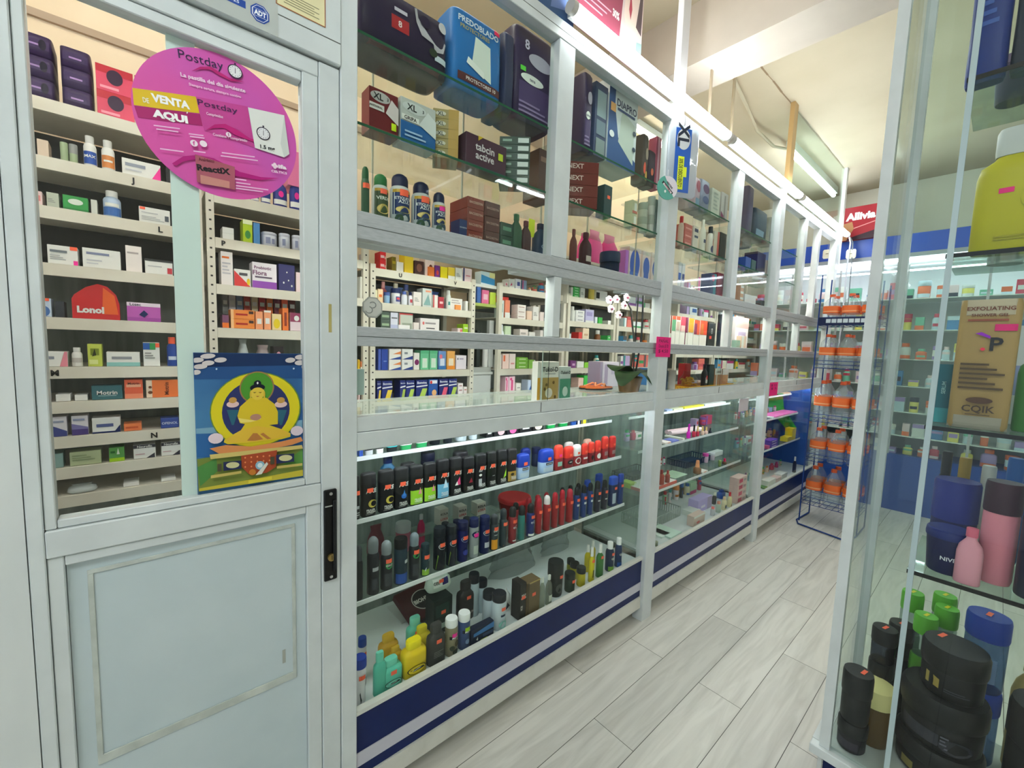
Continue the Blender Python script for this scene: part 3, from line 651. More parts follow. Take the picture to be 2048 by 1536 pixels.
row('on the shelf below P', XB0, 1.818, 'cartons on the shelf below letter P', [
 (437, 466, 503, 'box', 'F0EAE8', 'tall white box with orange print', dict(dec='x .1,.8,.7,.86:orange;' + n_('B8B8C0', '.1,.3,.8,.7,4'))),
 (468, 502, 539, 'box', 'white', 'white and red box', dict(dec='p 0,0,1,0,0,.9:D83838;x .3,.65,.8,.8:505058;o .85,.3,.1,.2:yellow')),
 (504, 554, 526, 'box', 'F4EEF4', 'white box with purple base', dict(dec='b .28:9048B0;T .42,.8,.17,.7:7A4A70:Probiotic;T .3,.6,.17,.7:7A4A70:Flora;x .1,.4,.8,.46:605068')),
 (557, 590, 529, 'box', '2C2C68', 'navy box with white stars', dict(dec='o .3,.3,.05,.04:white;o .6,.4,.04,.03:white;o .8,.2,.05,.04:white;o .5,.7,.04,.03:white')),
 (592, 606, 545, 'box', 'F0D8D8', 'narrow pale pink box')])
# thin riser with a row of small packets
rz_ = empty('riser_shelf', (-2.45, .25, 1.70), 'narrow dark riser shelf carrying a row of tiny packets behind the orange boxes', 'shelf')
boxobj('board', (-.08, .03, 0, .62, -.012, 0), M('8A8E88'), rz_); boxobj('lip', (.03, .034, 0, .62, -.016, .002), M('3A3E3C'), rz_)
cs = ['grey', 'D8D8DC', 'bluegrey', 'C84838', 'cream', 'red', 'orange', 'wine', 'coral', 'maroon', 'mustard']
nm_ = ['grey', 'off-white', 'slate blue', 'brick red', 'cream', 'red', 'orange', 'dark red', 'coral', 'maroon', 'mustard']
row('on the riser behind the orange boxes', -2.42, 1.70, 'tiny packets on the riser', [(443 + i * 15, 456 + i * 15, 588 + i, 'box', c, f'tiny {nn} packet', dict(dec='x .15,.5,.85,.7:white')) for i, (c, nn) in enumerate(list(zip(cs, nm_))[:10])], dep=.03)
row('on the shelf above the poster', XB0, 1.634, 'boxes on the shelf above the poster', [
 (440, 458, 630, 'box', '7A4A68', 'small purple box', dict(dec='b .4:orange')), (461, 510, 620, 'flat', 'E8883C', 'wide orange tablet box', dict(stack=2, dec='l .12:F4C088;x .2,.4,.7,.6:B02820;x .75,.6,.95,.9:402820')),
 (511, 526, 623, 'box', 'F0A070', 'narrow orange box', dict(dec='x .2,.3,.8,.6:white')), (528, 542, 621, 'box', 'F0A070', 'narrow orange box with white stripe', dict(dec='x .2,.3,.8,.6:white;t .1:white')),
 (544, 563, 628, 'box', 'F0D8A0', 'cream and yellow box', dict(dec='o .5,.4,.35,.3:yellow')), (565, 577, 616, 'box', 'E87830', 'tall thin orange box', dict(dec='x .3,.2,.7,.8:8A3018')),
 (580, 606, 626, 'box', 'E8D4DC', 'white box with plum band', dict(dec='t .5:903058;o .5,.7,.2,.15:white'))])
row('just above the poster', XB0 - .02, 1.44, 'wrapped things above the poster', [(472, 500, 668, 'bag', 'C4CCCC', 'clear plastic bag'), (506, 545, 690, 'bag', 'B0A0A0', 'clear bag with dark label'), (547, 568, 693, 'box', '2C2428', 'dark box with pink oval', dict(dec='o .5,.5,.3,.3:F0A8B8'))])

# ================================================================= BEHIND THE FIRST WINDOW
row('on shelf U', XB0, 1.983, 'items on the shelf lettered U', [
 (721, 735, 506, 'box', 'D8C8C4', 'white and brown box left of the upright', dict(dec='b .5:6A3028')),
 (749, 772, 503, 'box', 'E02C34', 'bright red box', dict(stack=2, dec='x .1,.3,.7,.6:F8D0D0;x .8,.2,.9,.5:white')), (776, 792, 513, 'box', '7A6A14', 'olive box', dict(dec='x .1,.5,.9,.7:B8A020')),
 (793, 807, 524, 'flat', 'F0ECE4', 'flat white box'), (809, 827, 502, 'box', 'F0CC28', 'yellow box', dict(dec='x .2,.85,.7,.92:B08818')),
 (829, 848, 522, 'box', '4A2A24', 'dark brown box', dict(dec='o .5,.5,.3,.3:8A5A48')), (850, 869, 504, 'box', 'F0D8D0', 'pink and white box with oval', dict(dec='o .6,.35,.2,.14:6A3024;t .3:E8808C')),
 (857, 869, 534, 'flat', 'E87A2C', 'low orange box in front', dict(X=XB0 + .012, d=.02)), (870, 880, 531, 'box', '7A2C8A', 'violet box', dict(dec='o .5,.4,.25,.2:E8443C')),
 (881, 895, 534, 'box', 'F0DC18', 'lemon yellow box'), (896, 910, 535, 'box', 'F0D040', 'yellow box with white base', dict(dec='b .3:white')),
 (911, 925, 536, 'box', 'white', 'white box with grey print', dict(dec=n_())), (926, 944, 537, 'box', 'F0D8DC', 'pale pink box with navy edge', dict(dec='l .15:navy;x .3,.4,.8,.5:E898A8'))])
row('behind the jars on the second window shelf', -2.33, 1.806, 'large blue bags behind the jars', [
 (748, 822, 553, 'bag', '6E88C0', 'large blue bag', dict(d=.09, X=-2.455)), (826, 893, 566, 'bag', '5070B4', 'round shiny blue bag', dict(d=.09, X=-2.455)), (781, 801, 556, 'tall', 'E4DCC8', 'cream bottle', dict(cap='E4DCC8')), (758, 774, 558, 'tall', 'D07078', 'rose bottle', dict(cap='E0A0A0')), (802, 822, 560, 'tall', 'E4DCC8', 'cream bottle', dict(cap='5060A0'))], dep=.12)
row('on the second window shelf', XB0, 1.806, 'items on the second window shelf', [
 (716, 725, 553, 'box', 'F0F0E8', 'tall white box left of the upright'),
 (746, 755, 580, 'box', 'F0E8C0', 'small cream box'), (756, 766, 578, 'box', 'F4D8B0', 'small peach box', dict(dec='x .2,.4,.8,.6:orange')), (767, 780, 584, 'jar', '8CB4DC', 'light blue jar', dict(cap='3C58A0')),
 (781, 801, 576, 'jar', 'E8E8EC', 'white jar with red mark and navy lid', dict(cap='navy', dec='x .3,.2,.9,.7:3C4890;x .4,.4,.8,.6:E05050')),
 (802, 815, 582, 'med', 'E8ECF8', 'white and blue bottle', dict(cap='5068B0')), (816, 825, 584, 'med', 'E8E8F0', 'small white bottle', dict(cap='navy', dec='x .2,.3,.9,.7:C84858')),
 (827, 843, 584, 'box', 'F0E8E4', 'white box with grey lines', dict(dec=n_())), (845, 864, 577, 'box', 'D4DCD8', 'tall white box with teal wave', dict(dec='p .1,.1,.9,.1,.6,.7:80A8A8;x .3,.8,.9,.9:F0A080')),
 (866, 876, 590, 'box', 'F0E8E0', 'white box with red edge', dict(dec='l .25:C83840')), (877, 888, 594, 'box', 'B83040', 'small dark red box', dict(dec='x .2,.4,.8,.6:F0C8C8')),
 (891, 902, 580, 'med', 'E4ECE8', 'slim white bottle with teal label', dict(cap='white', dec='x .2,.3,.8,.6:4C9490')), (900, 925, 597, 'flat', 'F4F0EC', 'long white box', dict(dec=n_('C0B8B8', '.1,.5,.8,.9,2'))),
 (911, 922, 610, 'flat', 'F0984C', 'orange rounded packet', dict(X=XB0 + .012, d=.02)), (926, 936, 602, 'flat', 'F0F0EC', 'short white box')])
row('on the third window shelf', XB0, 1.625, 'items on the third window shelf', [
 (722, 734, 629, 'ball', 'B8D838', 'lime green ball-shaped bag'), (751, 780, 621, 'box', '4A5A50', 'grey green open box', dict(stack=3, dec='x .1,.3,.9,.6:98B090')),
 (781, 796, 618, 'box', 'E0E0F0', 'tall white box with lilac base', dict(dec='b .5:B8BCE0;x .1,.75,.9,.8:606068')), (798, 826, 621, 'box', 'C8CCC0', 'grey box with red frame', dict(dec='t .06:C03838;l .05:C03838;x .2,.2,.9,.6:98A090')),
 (797, 820, 650, 'flat', 'F4F0F0', 'low white box', dict(X=XB0 + .012, d=.02)), (824, 838, 645, 'flat', 'F0E4E0', 'small white box with red spot', dict(X=XB0 + .012, d=.02, dec='o .7,.3,.12,.2:C84040')),
 (840, 879, 637, 'box', 'F4ECEC', 'large white box with dark print', dict(dec='x .25,.72,.8,.8:A0989C;x .3,.48,.75,.53:404048;o .8,.2,.06,.1:404048;o .15,.75,.05,.08:E07070')),
 (905, 925, 656, 'flat', 'F0D8D4', 'low pink and white box', dict(dec='x .5,.5,.9,.9:E87870')), (926, 936, 648, 'box', 'A4D028', 'bright green box', dict(dec='x .2,.7,.9,.8:E0F0C0;x .2,.2,.6,.5:5C9020'))])
row('on the fourth window shelf', XB0, 1.441, 'cartons on the fourth window shelf', [
 (713, 720, 718, 'box', 'F0C030', 'yellow box at the window edge', dict(simple=True)), (721, 731, 722, 'flat', 'F09060', 'orange and white box', dict(dec='b .4:white')),
 (751, 762, 698, 'box', '4860B8', 'blue tall box'), (763, 776, 698, 'box', '2848A8', 'dark blue tall box', dict(dec='x .3,.4,.8,.45:8098D8')),
 (778, 802, 698, 'box', 'F4F0EC', 'white box with orange wave', dict(stack=2, dec='p 0,0,1,0,1,.3:2C4CA0;p .3,.5,1,.5,1,.8:E88C50')), (804, 826, 698, 'box', 'F0F0F0', 'white box with navy wave', dict(stack=2, dec='p 0,0,1,0,1,.35:28408C;x .2,.5,.5,.7:9098A0')),
 (828, 839, 705, 'box', 'F4F0EC', 'white box with purple oval', dict(dec='o .5,.45,.42,.17:782060')),
 (841, 858, 701, 'box', '70C498', 'mint green carton with a figure', dict(dec='x .2,.1,.8,.6:D8F0E0;o .5,.5,.15,.1:white;t .15:58B484')), (859, 875, 701, 'box', '70C498', 'mint green carton with a figure', dict(dec='x .2,.1,.8,.6:D8F0E0;o .5,.5,.15,.1:white;t .15:58B484')),
 (877, 892, 702, 'box', '6C90C8', 'blue carton with a figure', dict(dec='x .2,.2,.8,.6:D8E0F0;o .3,.7,.2,.12:E07080;b .2:3870B0')), (894, 910, 702, 'box', 'F0B060', 'orange carton with a figure', dict(dec='x .2,.2,.8,.6:F8E8D0;b .2:E89030')),
 (912, 933, 710, 'box', 'F0E8F4', 'lilac white box', dict(dec='x .3,.7,.7,.8:B8A8C8;o .15,.75,.05,.08:505060'))], dep=.08)
dN = 'b .12:{0};p .25,.08,.75,.08,1,.55,.55,.55:{0};T .5,.86,.13,.85:F0F4FF:Bonviva;p .0,.62,1,.68,1,.74,.0,.68:F0F0F8'
row('on the fifth window shelf', XB0, 1.268, 'navy cartons on the fifth window shelf', [
 (714, 720, 750, 'box', 'E8C8C8', 'narrow white and pink box'),
 (746, 762, 759, 'box', '1E2C78', 'navy carton with yellow stripe', dict(dec=dN.format('F0D048'))), (764, 785, 759, 'box', '1E2C78', 'navy carton with yellow stripe', dict(dec=dN.format('F0D048'))),
 (789, 811, 758, 'box', '1E2C78', 'navy carton with lime stripe', dict(dec=dN.format('B0CC58'))), (812, 829, 758, 'box', '1E2C78', 'navy carton with lime stripe', dict(dec=dN.format('B0CC58'))), (832, 855, 757, 'box', '1E2C78', 'navy carton with lime stripe', dict(dec=dN.format('B0CC58'))),
 (857, 876, 756, 'box', '1C50A0', 'blue carton with orange base', dict(dec='b .16:orange;o .6,.3,.25,.16:F0B880;x .1,.78,.9,.95:F0F0F8;o .25,.85,.12,.08:D82828')),
 (878, 896, 755, 'box', '22246C', 'navy carton with pink figure', dict(dec=dN.format('E05878'))), (897, 914, 755, 'box', '1E2C78', 'navy carton with lime stripe', dict(dec=dN.format('B0CC58'))),
 (916, 926, 764, 'flat', 'F4ECEC', 'small white box', dict(stack=3, dec='x .2,.3,.8,.6:B89090')), (927, 934, 771, 'flat', 'F4ECEC', 'little white box with red line', dict(stack=2, dec='x .2,.3,.8,.5:C86868'))], dep=.08)
# octagonal medallion stuck on the window
mb = MB(); yc, zc = onx(745, 615, XG + .006); pts = [(math.cos(math.pi / 8 + i * math.pi / 4) * .034, math.sin(math.pi / 8 + i * math.pi / 4) * .034) for i in range(8)]
mb.add([(0, a, b) for a, b in pts] + [(.003, a, b) for a, b in pts], [list(range(8))[::-1], list(range(8, 16))] + [(i, (i + 1) % 8, 8 + (i + 1) % 8, 8 + i) for i in range(8)], M('A8ACA8', .35, .5))
mb.add([(.0034, a * .88, b * .88) for a, b in pts], [list(range(8))], M('C4C6C0', .4))
mb.tube([(.004, .010 * math.cos(t), .008 + .009 * math.sin(t)) for t in [2.6 - i * .35 for i in range(13)]], .0014, 'grey', n=6); mb.tube([(.004, -.012 + .011 * math.cos(t), -.008 + .010 * math.sin(t)) for t in [1.4 - i * .35 for i in range(13)]], .0014, 'grey', n=6)
tag(mb.make('medallion', None, (XG + .004, yc, zc)), 'grey octagonal medallion with a curled symbol stuck inside the first window', 'medallion')
# pale cover hanging by the window edge
y0, z0 = onx(713, 790, XG - .02); y1, z1 = onx(728, 738, XG - .02)
tag(boxobj('switch_cover', (XG - .03, XG - .018, max(y0, .488), y1, z0, z1), M('BCD0D0')), 'pale blue-grey cover plate at the left edge of the lower window', 'cover plate')
# cabinet and things between the two units
gy = (1.605, 1.772)
r = empty('cabinet', (-2.25, 1.605, 0), 'grey steel cabinet between two cream shelving units', 'cabinet')
boxobj('body', (-.34, 0, 0, .167, 0, 1.45), M('B8BCBA'), r); boxobj('door', (.0005, .012, .006, .160, .1, 1.40), M('C4C8C6', .35), r, bev=.003); boxobj('rail', (.013, .02, 0, .167, 1.405, 1.42), M('D8DCDA'), r)
row('on the grey cabinet between the units', -2.26, 1.45, 'things on the grey cabinet', [
 (947, 960, 660, 'box', '28302E', 'black computer case', dict(d=.2)), (964, 976, 690, 'canister', 'E8E8E8', 'white card reader'), (978, 987, 640, 'box', 'C8CCCC', 'pale grey monitor stand', dict(d=.03))])
row('above the grey cabinet', -2.24, 1.865, 'boxes above the grey cabinet', [
 (946, 962, 568, 'box', '3C68B0', 'dark blue box'), (964, 978, 580, 'box', 'E8709C', 'pink box', dict(dec='x .2,.3,.8,.7:F0C0D0')), (980, 992, 585, 'box', 'C0D84C', 'yellow green box')])
tag(boxobj('cabinet_shelf', (-2.58, -2.22, 1.60, 1.775, 1.845, 1.864), M('A8B85C')), 'green-edged board bridging the two cream shelving units', 'shelf')
row('above the grey cabinet, on the top board', -2.24, 1.985, 'boxes on the top board', [(949, 990, 543, 'box', 'D8ECF4', 'wide white box with blue wave', dict(dec='p 0,.15,1,.05,1,.5,0,.75:3C9CD8;x .6,.6,1,.98:F0ECA8'))])
tag(boxobj('cabinet_shelf', (-2.58, -2.22, 1.60, 1.775, 1.966, 1.984), M('D8DCD8')), 'white board bridging the two cream shelving units at the top', 'shelf')

BOXNAME[0] = 'pharmacy_carton'
# ---- second unit, around the mullion
def gen(px0, px1, step, seedv, yt, amp, kinds=('box', 'box', 'flat', 'med'), pal=None):
    """an irregular row of small pharmacy goods of which only colour and size can be read"""
    rg = random.Random(seedv); pal = pal or [('white', 'white'), ('F0E4E0', 'pale pink'), ('E4ECF0', 'pale blue'), ('green', 'green'), ('F0ECD8', 'cream'), ('bluegrey', 'slate blue'), ('E8786C', 'salmon'), ('white', 'white'), ('lilac', 'lilac'), ('D0D8D0', 'grey green'), ('yellow', 'yellow'), ('sky', 'sky blue')]
    acc = [('C84850', 'red'), ('3868B0', 'blue'), ('2E9A58', 'green'), ('E8883C', 'orange'), ('505860', 'grey'), ('8850A0', 'purple'), ('40A0A0', 'teal'), ('C03878', 'magenta')]
    o = []; x = px0
    while x < px1 - step * .5:
        wdt = step * rg.uniform(.7, 1.3); k = rg.choice(kinds); c, cn = rg.choice(pal); a, an = rg.choice(acc)
        if an == cn: a, an = 'white', 'white'
        form = {'box': 'box', 'flat': 'low box', 'med': 'bottle', 'jar': 'jar', 'talc': 'bottle', 'pack': 'pack', 'tall': 'bottle', 'canister': 'can', 'polish': 'small bottle'}[k]
        st = rg.choice([('band', 'x 0,.3,1,.55:'), ('top', 't .3:'), ('base', 'b .3:'), ('patch', 'x .3,.3,.9,.7:'), ('edge', 'l .25:')])
        frac = (x - px0) / (px1 - px0); top = yt[0] + (yt[1] - yt[0]) * frac + rg.uniform(0, amp) + (amp * 1.1 if k == 'flat' else 0)
        o.append((x + .5, min(px1, x + wdt - .5), top, k, c, f'{cn} {form} with {an} {st[0]}', dict(dec=st[1] + a, cap=a if k != 'box' else None) if k not in ('box', 'flat', 'pack') else dict(dec=st[1] + a)))
        x += wdt
    return o
row('on the top shelf left of the mullion', XB0, 1.988, 'cartons left of the mullion, top', [(1004, 1016, 564, 'box', 'F0E8E4', 'white box with pink mark', dict(dec='p .2,.5,.5,.9,.8,.3:E85880'))] +
 [(1019, 1030, 558, 'box', 'white', 'white box with pink brush mark', dict(dec='p .1,.2,.5,.3,.4,.6:E04878')), (1031, 1042, 558, 'box', 'F0F0F8', 'white box with blue initials', dict(dec='x .3,.3,.8,.7:4050A0'))] + gen(1044, 1106, 12, 3, (560, 566), 14), dep=.08)
row('on the second shelf left of the mullion', XB0, 1.785, 'cartons left of the mullion, second', [
 (995, 1008, 600, 'box', 'D8E4E0', 'white box with teal print', dict(dec='x .2,.3,.6,.8:509090')), (1010, 1020, 600, 'box', 'E88868', 'coral box', dict(dec='b .3:white')), (987, 1018, 593, 'flat', 'D83028', 'long bright red box on top', dict(X=XB0 - .03, Z=1.885)),
 (1022, 1052, 609, 'flat', 'F4ECE8', 'wide white box', dict(stack=3, dec='x .1,.4,.8,.6:C0A8A0')), (1054, 1064, 622, 'box', 'F0D0B8', 'peach box'), (1066, 1078, 613, 'box', 'F0ECE8', 'square white box', dict(dec=n_())),
 (1080, 1088, 624, 'box', 'F0E0DC', 'small pink white box'), (1090, 1106, 602, 'ball', '9CB4D8', 'blue ball-shaped bag', dict(d=.06))])
row('on the third shelf left of the mullion', XB0, 1.60, 'cartons left of the mullion, third', [
 (998, 1008, 639, 'tall', 'E8EEF4', 'tall white bottle with blue mark', dict(dec='x .3,.3,.8,.6:4870B0')), (1010, 1022, 652, 'box', 'D0E4C0', 'white box with green base', dict(dec='b .5:70B040')), (1026, 1056, 658, 'flat', 'F0E4E0', 'long low white box', dict(stack=2, dec='x .1,.4,.7,.6:B0A8A4')),
 (1058, 1070, 664, 'flat', 'E8E4E0', 'low grey white box'), (1074, 1086, 660, 'box', 'F0E8E4', 'white box with line print', dict(dec=n_())), (1090, 1104, 655, 'box', 'E0E8E4', 'pale green white box')])
row('on the fourth shelf left of the mullion', XB0, 1.440, 'cartons left of the mullion, fourth', [
 (996, 1003, 709, 'box', 'F0F0EC', 'white upright box', dict()), (1005, 1018, 707, 'box', 'F4D8D0', 'pink and white box', dict(dec='x .1,.5,.4,.9:E87850')), (1019, 1031, 707, 'box', 'F4E4E0', 'white box with red line', dict(dec='x .2,.3,.8,.4:E09898')),
 (1033, 1056, 714, 'flat', '78B43C', 'green box', dict(stack=3, dec='x .2,.4,.8,.6:E0F0C8')), (1058, 1070, 719, 'flat', '88BC50', 'green box with white end', dict(stack=2, dec='r .2:white'))])
row('on the fifth shelf left of the mullion', XB0, 1.265, 'cartons left of the mullion, fifth', [
 (1004, 1017, 746, 'box', 'F4D0DC', 'tall pink carton', dict(dec='x .35,.2,.65,.8:E04888;o .3,.85,.2,.08:E04888')), (1018, 1030, 746, 'box', 'F4D0DC', 'tall pink carton', dict(dec='x .35,.2,.65,.8:E04888;o .3,.85,.2,.08:E04888')),
 (1032, 1042, 764, 'box', 'F4F0E8', 'small white box with script', dict(dec='x .2,.5,.8,.6:A0A098')), (1049, 1062, 758, 'box', 'C8D8F0', 'blue and white box', dict(dec='p 0,0,1,0,1,.6:2858A8'))])
row('at the right end under the green boxes', XB0, 1.44, 'cartons at the right end', gen(1075, 1106, 11, 8, (722, 722), 8))
row('on the top shelf behind the orchid', XB0, 1.992, 'cartons behind the orchid, top', [
 (1138, 1146, 574, 'box', 'F0F0EC', 'white upright box'), (1147, 1159, 574, 'flat', '44C45C', 'bright green carton', dict(stack=4, dec='x .2,.3,.8,.6:D0F0D0')), (1161, 1170, 576, 'box', 'F4F4F0', 'white carton with line', dict(dec=n_())),
 (1176, 1189, 571, 'canister', 'F0D868', 'yellow and white tub', dict(cap='white')), (1192, 1215, 582, 'flat', 'F0F0F0', 'black and white box', dict(dec='x 0,.2,.3,.8:101010'))] + gen(1217, 1226, 13, 12, (574, 590), 14), dep=.08)
row('on the second shelf behind the orchid', XB0, 1.806, 'cartons behind the orchid, second', [
 (1138, 1150, 612, 'med', 'E8ECE8', 'white bottle', dict(cap='white')), (1152, 1169, 621, 'box', 'F0F0F0', 'white carton pile', dict(stack=3, dec='x .2,.3,.8,.6:B0B4B8')), (1171, 1188, 619, 'box', 'C0BCE4', 'lavender box', dict(dec='x .1,.5,.8,.8:9890C8;b .15:white')),
 (1190, 1195, 634, 'box', 'E0E8F0', 'thin white box'), (1197, 1205, 635, 'flat', '3CB84C', 'small green box', dict(stack=2)), (1210, 1222, 641, 'flat', 'F4F4F0', 'low white carton', dict(stack=2))] + gen(1236, 1238, 12, 14, (630, 636), 10), dep=.08)
row('on the third shelf behind the orchid', XB0, 1.61, 'cartons behind the orchid, third', [
 (1134, 1142, 667, 'box', 'D8E8F0', 'small blue and white box', dict(dec='b .5:70A8D0')), (1150, 1164, 664, 'box', 'E03434', 'red and white box', dict(dec='b .35:white')), (1165, 1178, 656, 'box', 'F0DCC0', 'tall cream box', dict(dec='x .2,.6,.8,.7:D0A888')),
 (1188, 1201, 660, 'med', '7A4A24', 'amber medicine bottle', dict(cap='white')), (1208, 1221, 671, 'flat', '48C060', 'bright green low carton', dict(stack=3, dec='x .3,.3,.7,.6:white'))] + gen(1236, 1238, 12, 15, (660, 664), 10), dep=.08)
row('on the fourth shelf behind the orchid', XB0, 1.44, 'cartons behind the orchid, fourth', [(1130, 1152, 720, 'flat', '7A3880', 'long purple box', dict(dec='x .3,.3,.8,.6:D0A0D0')), (1154, 1168, 722, 'flat', 'F0F0EC', 'low white box'), (1169, 1183, 724, 'flat', '90D840', 'lime green box')] + gen(1186, 1214, 14, 16, (705, 705), 12), dep=.08)
row('on the lowest shelf behind the sandals', XB0, 1.27, 'cartons behind the sandals', [(1146, 1167, 754, 'flat', 'E8C4B8', 'pink beige box', dict(stack=2)), (1168, 1176, 749, 'box', '38C048', 'green and white box', dict(dec='b .3:white')), (1177, 1186, 749, 'box', 'E8F4E8', 'white box with green patch', dict(dec='x .2,.3,.8,.8:60D060'))] + gen(1188, 1216, 14, 17, (742, 745), 10), dep=.08)
# ---- pink bunch and detergent-like packs high behind the second showcase
row('high behind the second upper showcase', -2.10, 2.24, 'hot pink bags behind the showcase', [(1156, 1184, 462, 'bag', 'F050A0', 'hot pink plastic bag', dict(d=.1)), (1184, 1212, 458, 'bag', 'F868B0', 'hot pink plastic bag', dict(d=.1)), (1212, 1243, 468, 'bag', 'F050A0', 'hot pink plastic bag with pale knot', dict(d=.1))], dep=.1)
row('on the wall shelf behind the second upper showcase', -2.16, 2.13, 'detergent packs behind the showcase', [
 (1244, 1256, 498, 'box', 'B878D8', 'lilac detergent pack'), (1257, 1281, 494, 'box', 'F0E4E0', 'white pack with blue ball', dict(dec='o .5,.6,.42,.35:2C5CC0;x .1,.2,.8,.4:4878D0;b .15:E88850')), (1284, 1300, 502, 'box', 'F0E4E0', 'white pack with blue disc', dict(dec='o .5,.6,.4,.25:3868C8;b .2:E88850;x .2,.3,.8,.45:3868C8')),
 (1302, 1322, 506, 'box', 'F0E4E0', 'white pack with blue and orange base', dict(dec='o .5,.6,.4,.25:3868C8;b .3:E87840')), (1349, 1362, 522, 'box', 'E8ECF0', 'white pack with blue lettering', dict(dec='x .1,.5,.9,.7:3060B8;b .15:orange')), (1363, 1369, 526, 'box', 'E8ECF0', 'white pack with dark blue lettering', dict(dec='x .1,.5,.9,.7:30408C;b .15:orange'))], dep=.1)
r = empty('wall_shelf', (-2.14, 2.6, 2.13), 'white wall shelf holding the detergent packs behind the second upper showcase', 'shelf')
boxobj('board', (-.609, 0, -.22, 1.5, -.03, -.001), CREAMY, r); boxobj('bracket', (-.58, -.02, -.20, -.185, -.20, -.031), CREAMY, r); boxobj('bracket', (-.58, -.02, 1.44, 1.455, -.20, -.031), CREAMY, r)
tag(boxobj('pink_shelf_board', (-2.749, -2.06, 1.75, 2.80, 2.222, 2.239), CREAMY), 'cream board under the hot pink plastic bags', 'shelf')
bpy.data.objects['pink_shelf_board'].name = 'shelf_board'
BOXNAME[0] = 'small_carton'
# ---- shelving seen through the second and third bays
for i, (y0, y1, pl) in enumerate(((3.14, 3.70, 'behind the pink price note'), (4.21, 4.95, 'on the far white unit'), (5.06, 6.28, 'on the farthest white unit'))):
    for j, z in enumerate(([1.99, 1.80, 1.60, 1.44, 1.27] if i == 0 else [2.26, 1.99, 1.78, 1.58, 1.40])):
        a, ya = proj((XB0, y0 + .02, z + .13)); b, yb = proj((XB0, y1 - .02, z + .13))
        row(('top', 'second', 'third', 'fourth', 'fifth')[j] + f' shelf {pl}', XB0, z, f'goods {pl}', gen(a, b, (14, 14, 12)[i], 40 + i * 7 + j, (ya, yb), 14 - 3 * i, kinds=('box', 'box', 'box', 'flat', 'med')), dep=.08)
BOXNAME[0] = 'cosmetics_box'

# ================================================================= FIRST COUNTER CASE
XA = [(-1.50, 1.177), (-1.42, .976), (-1.38, .700), (-1.33, .368)]
AX = 'T .60,.80,.095,.85:white:AXE;{0};T .55,.18,.045,.8:white:FRAGR;T .55,.11,.045,.8:white:+FRESH;n .2,.03,.7,.07,1:grey'
row('on the top counter shelf', -1.504, 1.177, 'small toiletries on the top shelf of the first case', [
 (712, 726, 862, 'box', '3058B8', 'blue and white tube box', dict(dec='t .4:white', d=.05)), (728, 747, 860, 'tube', 'C8CCD0', 'black and white cream tube', dict(cap='black', dec='x 0,.2,.5,.6:black')), (750, 768, 858, 'tube', 'F0F0F0', 'white tube with black letters', dict(cap='black', dec='x .2,.2,.7,.7:202020')),
 (771, 796, 855, 'tube', '20282C', 'black tube with teal cap', dict(cap='40C0C8', dec='x .3,.3,.8,.6:white')), (798, 825, 850, 'tube', '30A060', 'green shaving tube', dict(cap='white', dec='x .2,.4,.8,.6:white')), (830, 856, 846, 'tube', '30A060', 'green shaving tube', dict(cap='white', dec='x .2,.4,.8,.6:white')),
 (857, 882, 842, 'tub', '181C24', 'black tub with yellow lid', dict(cap='E8E020')), (886, 905, 840, 'can', '202830', 'black can with silver ring', dict(cap='silver')), (908, 934, 835, 'jar', 'C0CCD4', 'silver jar', dict(cap='A0A8B0')), (936, 955, 832, 'jar', 'C0CCD4', 'silver jar', dict(cap='A0A8B0')),
 (960, 986, 828, 'box', '14161C', 'black box with white line', dict(dec='x .2,.2,.8,.3:white', d=.05)), (989, 1012, 824, 'box', '14161C', 'black box with pink spot', dict(dec='o .6,.25,.3,.2:F0C0C8', d=.05)), (1015, 1038, 820, 'box', '181420', 'black box with magenta spot', dict(dec='o .5,.25,.3,.2:E060A0', d=.05)), (1041, 1064, 816, 'box', '14161C', 'black box with white line', dict(dec='x .2,.2,.8,.3:white', d=.05)),
 (1067, 1088, 813, 'box', '14161C', 'black box with cream oval', dict(dec='o .5,.25,.35,.2:F0E8D0', d=.05)), (1091, 1112, 810, 'tube', '18A050', 'bright green tube', dict(cap='white', dec='x .4,.2,.6,.8:white')), (1115, 1137, 808, 'tube', '18A050', 'bright green tube', dict(cap='white')),
 (1140, 1154, 806, 'tube', '2050A0', 'blue tube', dict(cap='navy')), (1156, 1164, 804, 'box', '203058', 'navy and white box', dict(dec='l .5:white', d=.05)), (1165, 1173, 802, 'box', 'F0DC20', 'yellow box with navy end', dict(dec='l .2:navy', d=.05))], dep=.05)
